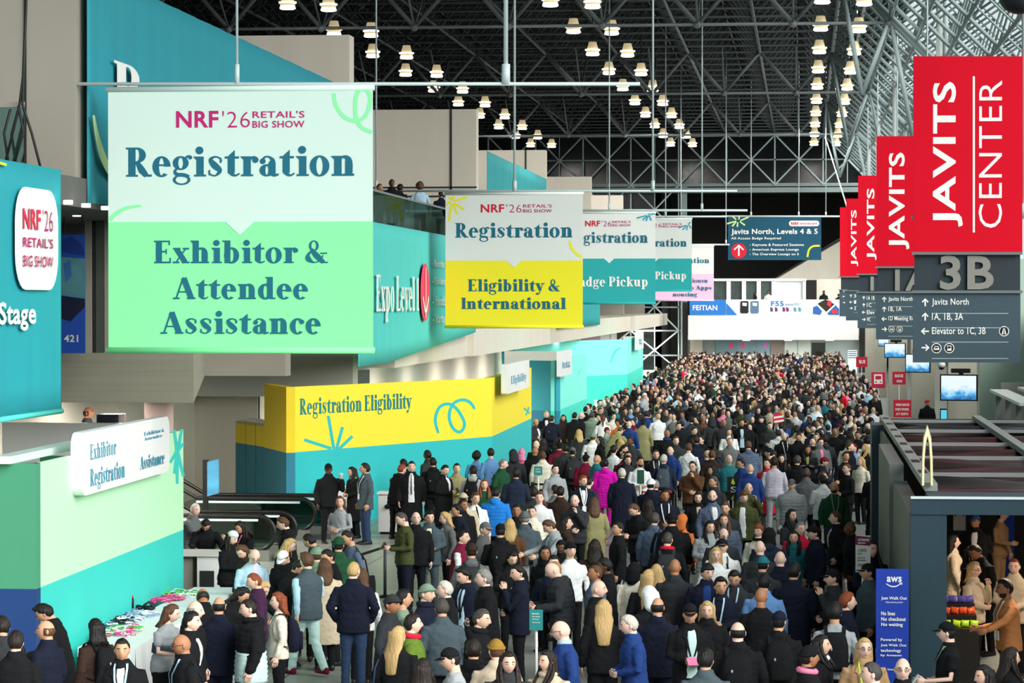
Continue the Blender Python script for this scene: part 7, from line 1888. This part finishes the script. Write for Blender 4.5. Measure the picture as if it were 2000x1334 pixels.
1045 818 60 ring:d m blazer:C K fold O=W|charcoal suit and white shirt at the yellow booth end
1077 812 180 short:d l jacket:N N down K=N|navy jacket with a navy pack by the deep teal wall
1100 810 15 long:k m coat:DB K down fem|dark brown fur collar coat by the aqua booth
1122 806 170 short:k l coat:K K down|long black coat by the aqua booth
1134 805 90 bald:b p jacket:K K down|black jacket with a bald head by the aqua booth
1156 804 180 crop:s d jacket:SG K down w=1.06|sage green jacket, facing away
1131 839 180 long:y l jacket:C K down fem|charcoal jacket with bright fair hair
1085 855 80 bob:k l jacket:K K down fem|black coat looking right near the yellow booth corner
1092 863 190 pom:k:K m jacket:MR K down|maroon collar and black bobble hat
1118 874 185 bcap:k:G m jacket:C K down K=C|charcoal jacket with a backwards grey cap
1104 868 180 short:k m coat:C K down|long charcoal coat facing away near the lime counter
1172 853 280 bob:d l blazer:K K down|black blazer with a chin-length cut
1158 846 190 beanie:b:SG l jacket:W K down|white jacket and sage beanie
1196 834 150 cap:b:OL l jacket:KH K reach lean=34|khaki jacket bending to the right
1208 820 350 curly:k t sweater:OR K cross fem|orange brown sweater, arms folded
1229 822 160 bald:b p jacket:BL TE down|blue jacket beside the orange brown sweater
1256 818 170 cap:k:N d coat:KH K down|khaki coat and dark cap with a cross strap
1285 806 20 short:b l shirt:W K down w=1.05|white loose shirt left of a staffed queue
1262 803 170 short:k m jacket:BL K down w=1.06|blue jacket with a wide back
1144 888 180 pom:k:K m coat:MR K down fem|maroon plaid coat
1182 897 180 short:k m lpuffer:MG MG down fem|long magenta coat
1137 930 20 short:r l blazer:N K down S=W L=W hp=10|navy blazer with a white lanyard, in front of the maroon plaid coat
1124 965 355 bald:b p jacket:C K chinR|charcoal jacket touching the chin below the magenta coat
1160 972 200 long:b l coat:KH K down fem|khaki coat with brown hair below the magenta coat
1249 893 15 neat:k m shirt:W K fold bd=k|white shirt with a dark beard, holding a green sign
1281 879 10 crop:b l jacket:K K fold O=C L=W|black jacket with a white cross lanyard
1296 888 180 neat:w p jacket:JD K down K=SL|dark blue jacket with a slate pack and white hair
1215 915 185 neat:w l coat:N K down|long navy coat right of the magenta coat
1353 901 350 neat:d l jacket:BR K chinR g h=1.80|brown jacket and glasses, phone at the ear
1393 910 290 long:k l jacket:G K down fem|grey top looking left beside the brown jacket
1423 888 5 bald:b p sweater:TE K down C=SG|teal sweater with a bald head
1448 896 300 short:k m jacket:BL K down g|blue jacket with glasses beside the teal sweater
1465 906 180 bald:b l jacket:BL K down C=W|blue jacket with a white collar, facing away
1298 957 10 short:k t jacket:N K fold L=W w=1.08|navy staff jacket with a lanyard under the red belt
1392 957 20 bald:d p blazer:GB GB down O=W bd=d h=1.84|grey blue blazer, open white shirt and dark beard
1363 961 10 bob:k p jacket:K K down fem S=BE|black top left of the grey blue blazer
1394 931 330 short:s m jacket:C K down|charcoal jacket behind the grey blue blazer
1415 980 15 short:b l jacket:C K down lean=6|charcoal jacket right of the grey blue blazer
1452 958 355 fringe:b p jacket:OL K down O=W h=1.80|olive parka over a white shirt, walking forward
1460 943 30 bald:b l jacket:OL K chinR|olive jacket behind the olive parka
1512 893 180 short:d m sweater:LV LG down h=1.82|lavender sweater and pale trousers, walking away
1575 914 180 crop:s d blazer:G K down h=1.82|grey coat, walking away
1629 940 10 bald:b m sweater:GR DN down bd=d L=SG h=1.80|bottle green sweater with a green lanyard
1654 906 300 crop:b p sweater:K K fold|black sweater with folded hands by the store wall
1681 893 320 vlong:y l shirt:CR K down fem|cream top with long fair hair by the store wall
1690 868 290 long:y l jacket:K K chinR fem|black top with fair hair, hand at the head by the store wall
1630 836 5 bald:d t sweater:K DN down h=1.82|black sweater with a bald head, facing the camera
1602 856 20 short:d p jacket:G K down g S=PK|grey jacket and glasses
1578 871 355 long:k t jacket:K K cross fem S=KH|black jacket over a khaki top, arms folded
1557 890 180 short:s l jacket:K K down C=W|black jacket with a white collar, facing away in the aisle
1527 887 350 long:k l jacket:K K down fem|black coat with long dark hair in the aisle
1487 812 5 beanie:b:C p jacket:K K down|black jacket and charcoal beanie below the round red paddle
1503 825 355 crop:d p jacket:C K fold A=SL|charcoal jacket and slate scarf below the round red paddle
1531 845 20 neat:w p jacket:K K down L=W|black jacket with white hair and a badge
1559 847 10 short:d m jacket:K K down hp=15|black jacket looking down in the aisle
1448 819 10 short:d m blazer:K K down O=LB|black jacket over a pale blue shirt
1413 819 5 bald:b t jacket:C K down|charcoal jacket, facing the camera in the upper aisle
1424 837 15 long:b l jacket:W K down fem|white top with brown hair in the upper aisle
1425 855 5 crop:g l jacket:G K down|grey jacket below the white top
1462 862 190 short:b l puffer:GB K down|grey blue puffer, facing away in the upper aisle
1391 880 190 short:b l jacket:DB K down|dark brown jacket bent in the crowd
1320 853 5 short:b p jacket:C K down|charcoal jacket beside the white loose shirt crowd
1303 840 15 bald:b t jacket:K K down A=BL|black jacket and blue scarf
1345 866 170 short:b l shirt:W K down|white shirt, facing away
1325 826 5 short:d l jacket:K K down|black jacket in front of the white loose shirt
1390 815 200 hood:k:C m jacket:C K down w=1.1|broad charcoal hooded jacket, facing away
1310 872 330 ring:w p jacket:BL K down|blue jacket with white side hair
1811 781 10 beanie:r:RE m coat:K K down|black coat and red hat at the desk by the columns
172 795 100 ring:d t jacket:C K down Z=1.66|charcoal jacket behind the grey parapet at the left
765 351 10 short:k d blazer:K K down C=W Z=7.4|black jacket and white collar on the balcony
779 364 170 afro:k d jacket:K K down lean=10 Z=7.4|black jacket leaning on the balcony rail
820 357 190 curly:b l shirt:LB K down Z=7.4|pale blue shirt on the balcony
862 374 200 short:d m jacket:N K down Z=7.4|navy jacket at the right end of the balcony
1609 566 10 short:k d jacket:K K down Z=4.45 YY=221.5|black jacket standing at the right end of the white bridge
1638 574 190 short:k m coat:K K down Z=4.45 YY=221.5|black coat standing beside the red banners on the bridge
1501 564 10 short:k d shirt:W K down Z=4.45 YY=222|white shirt in the corridor behind the advertising strip
1475 572 90 long:k m jacket:K K down fem Z=4.45 YY=222|black jacket in the corridor behind the advertising strip
740 361 60 short:b t jacket:BR K down Z=7.4|brown jacket by the edge of the mint banner on the balcony
'''
# ================================================================== placing the crowd
D = [parse(l) for l in PEOPLE.strip().split('\n')]
FL = [d for d in D if 'Z' not in d]
def locate(d):
    p = atZ(d['x'], d['y'], d['h'] * math.cos(math.radians(d.get('lean', 0) * .62)) * (1 - .004 * max(0, d.get('hp', 0)) * .25) + d.get('Z', 0)); return Vector((p.x, p.y, 0))
for it in range(110):     # keep bodies apart: a taller figure with the same head pixel stands nearer, a shorter one farther
    P = [locate(d) for d in FL]; moved = 0
    for i in range(len(FL)):
        for j in range(i + 1, len(FL)):
            if abs(P[i].x - P[j].x) < .55 and abs(P[i].y - P[j].y) < .55:
                dd = (P[i] - P[j]).length
                if dd < .58:
                    a, b = (FL[i], FL[j]) if P[i].y < P[j].y else (FL[j], FL[i])
                    if a['h'] < 1.93: a['h'] += .006
                    if b['h'] > 1.55: b['h'] -= .006
                    moved += 1
    if not moved: break
occ = []
for d in D:
    p = locate(d)
    if 'Z' in d and d['Z'] > 4: p = Vector(atY(d['x'], d['y'], d.get('YY') or (88 if d['x'] > 800 else 80 + (D.index(d) * 1.7) % 6))); zt_ = p.z - d['h']; d['h'] = max(1.5, min(1.95, d['h'] + zt_ - d['Z'])); p = Vector((p.x, p.y, d['Z']))
    elif 'Z' in d: p.z = d['Z']
    d['loc'] = p
    d['sx'], d['sy'] = proj(p + Vector((0, 0, d['h'])))
    d['s'] = 5600 / p.y
    if p.z < .1: occ.append(d)
# ---- the anonymous rest of the crowd
rnd = random.Random(2026)
VIS = ('lavender sweater', 'grey coat, walking', 'long magenta', 'brown jacket and glasses', 'olive parka', 'grey blue blazer, open', 'bottle green sweater with', 'khaki coat and dark', 'sage green jacket', 'grey tie', 'olive sweater', 'light grey puffer', 'white loose shirt', 'navy staff jacket', 'slate blazer and jeans', 'black uniform', 'bright blue puffer', 'black sweater with', 'wide black coat', 'long navy coat, facing', 'red puffer', 'teal jacket with')
for d in occ: d['vis'] = 1.15 if any(v in d['label'] for v in VIS) else .5
TOPS = ['K'] * 34 + ['C'] * 14 + ['N'] * 10 + ['G'] * 4 + ['LG'] * 3 + ['W'] * 4 + ['DB'] * 3 + ['W', 'W', 'LG', 'LG', 'BE', 'CR', 'G', 'G', 'BR', 'BE', 'JD', 'SL', 'SL', 'TE', 'BL', 'SB', 'LB', 'GR', 'OL', 'KH', 'MR', 'GB', 'GB', 'PK', 'CR', 'RE']
KINDS_ = ['jacket'] * 8 + ['coat'] * 3 + ['puffer'] * 3 + ['sweater'] * 3 + ['blazer'] * 4 + ['shirt'] * 2 + ['hoodie'] * 2
HAIRS = [('short', 'k')] * 10 + [('short', 'd')] * 8 + [('neat', 'd')] * 3 + [('neat', 'b')] * 2 + [('neat', 'g')] * 2 + [('crop', 'd')] * 3 + [('bald', 'b')] * 4 + [('ring', 'g')] * 2 + [('long', 'd')] * 4 + [('long', 'k')] * 3 + [('long', 'y')] * 1 + [('bob', 'd')] * 3 + [('bob', 'k')] * 2 + [('beanie', 'k')] * 3 + [('cap', 'k')] * 2 + [('hood', 'k')] * 1 + [('vlong', 'y'), ('pony', 'b'), ('curly', 'k')]
SKINS = ['l'] * 8 + ['p'] * 9 + ['m'] * 4 + ['t'] * 2 + ['d'] * 2
R_ = []
def segdist(p, a, b):
    ab = b - a; t = max(0, min(1, (p - a).dot(ab) / ab.length_squared)); return (p - (a + ab * t)).length
BL_ = [(YA, YC), (YC, YD), (P3[0], P3[1]), (P3[1], P3[2]), (P4[1], P4[2]), (P4[2], P4[3]), (GA, GB)]
BL_ = [(Vector((a.x, a.y, 0)), Vector((b.x, b.y, 0))) for a, b in BL_]
def left_limit(y):
    return -7.6 if y < 95 else -8.0 if y < 150 else -8.6
grid = {}
def near(p, r):
    for gx in (-1, 0, 1):
        for gy in (-1, 0, 1):
            for q in grid.get((int(math.floor(p.x / .8)) + gx, int(math.floor(p.y / .8)) + gy), []):
                if (q - p).length < r: return True
    return False
def put(p): grid.setdefault((int(math.floor(p.x / .8)), int(math.floor(p.y / .8))), []).append(p)
for d in occ: put(d['loc'])
tries = 0
while len(R_) < 1050 and tries < 90000:
    tries += 1
    y = 44 + (rnd.random() ** 1.0) * (222 - 44)
    xr = 1.1 if y < 62 else 2.3 if y < 100 else 2.6 if y > 150 else 3.2
    x = rnd.uniform(-9.4, xr); p = Vector((x, y, 0))
    dens = .85
    if y < 60 and x < -7.0: continue
    if y < 52 and x < -4.4: continue
    if y > 205: dens = .45
    if rnd.random() > dens + .2: continue
    if x < left_limit(y): continue
    if any(segdist(p, a, b) < .55 for a, b in BL_): continue
    if near(p, .54 if y < 90 else .53): continue
    h = rnd.gauss(1.72, .07); sx, sy = proj(p + Vector((0, 0, h))); s = 5600 / y
    if sx < 1040 and y > 60: continue
    if sx < 560 or sx > 1712: continue
    # do not stand before a placed person's head or chest
    bad = False
    for d in occ:
        if d['loc'].y > y and abs(d['sx'] - sx) < .27 * s and d['sy'] < sy + 1.3 * s and d['sy'] + d['vis'] * d['s'] > sy: bad = True; break
        if d['loc'].y <= y and abs(d['sx'] - sx) < .1 * s and abs(d['sy'] - sy) < .15 * s: bad = True; break
    if bad: continue
    hair, hc = rnd.choice(HAIRS); fem = hair in ('long', 'bob', 'vlong', 'pony')
    u = rnd.random(); f = rnd.gauss(180, 25) if u < (.42 if y < 95 else .26) else rnd.gauss(0, 28) if u < .82 else rnd.choice((80, 280)) + rnd.gauss(0, 20)
    R_.append(dict(x=sx, y=sy, f=f, hair=hair, hc=hc, hat=rnd.choice(['K', 'C', 'N', 'G', 'W', 'MR']), skin=rnd.choice(SKINS), top=rnd.choice(KINDS_), tc=rnd.choice(TOPS), pc=rnd.choice(['K', 'K', 'C', 'N', 'DN', 'G']),
                   pose=rnd.choice(['down'] * 5 + ['phone', 'fold', 'pocket', 'oneR', 'oneL']), hp=rnd.choice([0, 0, 0, 10, 20]), hy=0, lean=rnd.choice([0, 0, 0, 6]), fem=1 if fem else 0, h=h, loc=p, s=s, legs=rnd.choice(['stand', 'stand', 'apart', 'stride']), short=''))
    put(p)
R_.sort(key=lambda d: d['loc'].y)
NIND = 300 - len(D)
# ---- labels of the nearest anonymous people: what they wear, how they stand, and beside whom
used_labels = set(d['label'] for d in D); cnt = {}
def facing(f):
    f = f % 360
    return 'facing the camera' if f < 50 or f > 310 else 'facing right' if f < 130 else 'facing away' if f < 230 else 'facing left'
GN = {'puffer': 'puffer', 'jacket': 'jacket', 'coat': 'coat', 'sweater': 'sweater', 'blazer': 'blazer', 'shirt': 'shirt', 'hoodie': 'hoodie'}
LM_ = [d for d in occ if len(d['short'].split()) <= 9]
for d in R_[:NIND]:
    hat = {'beanie': ' and beanie', 'cap': ' and cap', 'hood': ' and hood'}.get(d['hair'], '')
    w = '%s %s%s' % (CN.get(d['tc'], 'dark'), GN[d['top']], hat)
    if d['tc'] in ('JD',): w = 'dark blue ' + GN[d['top']] + hat
    cand = sorted(LM_, key=lambda q: (q['sx'] - d['x']) ** 2 + (q['sy'] - d['y']) ** 2)
    for q in cand:
        dx, dy = d['x'] - q['sx'], d['y'] - q['sy']
        rel = ('right of' if dx > 0 else 'left of') if abs(dx) > abs(dy) * 1.1 else ('behind' if dy < 0 else 'in front of')
        key = (w.split()[0], rel, q['short'])
        lb = 'person in %s %s, %s the %s' % (w, facing(d['f']), rel, q['short'])
        if key in cnt or len(lb.replace(',', '').split()) > 16 or q.get('uses', 0) > 2: continue
        cnt[key] = 1; q['uses'] = q.get('uses', 0) + 1; d['label'] = lb; break
    else: d['label'] = 'person in %s %s in the mid crowd' % (w, facing(d['f']))
for i_, d in enumerate(D):
    j_ = random.Random(i_); d['hy'] = d.get('hy', 0) + j_.choice((-22, -12, -6, 0, 6, 12, 22)); d['hp'] = d.get('hp', 0) + j_.choice((0, 0, 4, 8)) if d.get('hp', 0) < 10 else d['hp']; d['lean'] = d.get('lean', 0) or j_.choice((0, 0, 2, 4))
    face_away = 110 < (d['f'] % 360) < 250
    person(d, d['loc'], math.radians(d['f']), d['h'], d['label'], 1, 'people in the crowd')
for d in R_[:NIND]:
    d['lean'] = 0; d['hp'] = 0 if d['hp'] < 15 else 15
    person(d, d['loc'], math.radians(d['f']), d['h'], d['label'], 1, 'people in the crowd')
# ---- the far rest as one mass of small figures
CM_ = []; CI = {}
def ci(m):
    if m.name not in CI: CI[m.name] = len(CM_); CM_.append(m)
    return CI[m.name]
VV = []; FF = []; MI = []; SM = 0
_lp = {}
def lowparts(d):
    k = (d['hair'], d['top'], d['pose'], d['legs'], d['fem'])
    if k in _lp: return _lp[k]
    out = [(make_body(0, 0, 0, 0, d['pose'], d['legs'], d['fem'], False), 'skin')]
    if d['hair'] != 'bald': out += [(mb, role) for nm, mb, role in make_hair(0, d['hair'], 0, 0, 0)]
    out.append((make_top(0, d['top'], 0, d['pose'], d['fem']), 'top')); out.append((make_pants(0, d['legs'], d['fem']), 'pants'))
    eb = MB()
    for sx in (-1, 1): eb.ell((sx * .031, -.086, HZ + .014), (.017, .010, .012), 5, 4)
    out.append((eb, 'eye'))
    _lp[k] = [(np.array(mb.v), mb.f, r) for mb, r in out]; return _lp[k]
nv = 0
for d in R_[NIND:]:
    c, s = math.cos(math.radians(d['f'])), math.sin(math.radians(d['f'])); sc = d['h'] / 1.755
    M = np.array([[c, -s, 0], [s, c, 0], [0, 0, 1]]) * sc
    ms = {'skin': ci(cmat('s_' + d['skin'])), 'hair': ci(cmat('h_' + d['hc'])), 'hat': ci(cmat(d['hat'])), 'top': ci(cmat(d['tc'])), 'pants': ci(cmat(d['pc'])), 'eye': ci(M_eye)}
    for V, F, r in lowparts(d):
        VV.append(V @ M.T + np.array([d['loc'].x, d['loc'].y, 0])); FF += [tuple(i + nv for i in f) for f in F]; MI += [ms[r]] * len(F); nv += len(V)
if VV:
    me = bpy.data.meshes.new('crowd'); me.from_pydata(np.concatenate(VV).tolist(), [], FF)
    for m_ in CM_: me.materials.append(m_)
    me.polygons.foreach_set('material_index', MI); me.polygons.foreach_set('use_smooth', [True] * len(FF)); me.update()
    bm = bmesh.new(); bm.from_mesh(me); bmesh.ops.recalc_face_normals(bm, faces=bm.faces); bm.to_mesh(me); bm.free()
    o = bpy.data.objects.new('crowd', me); COL.objects.link(o); tag(o, 'dense far crowd of people in dark coats filling the hall up to the doors', 'crowd', kind='stuff')
print('people', len(D), 'individual', min(300, len(D) + len(R_)), 'crowd', max(0, len(R_) - NIND), 'tries', tries)
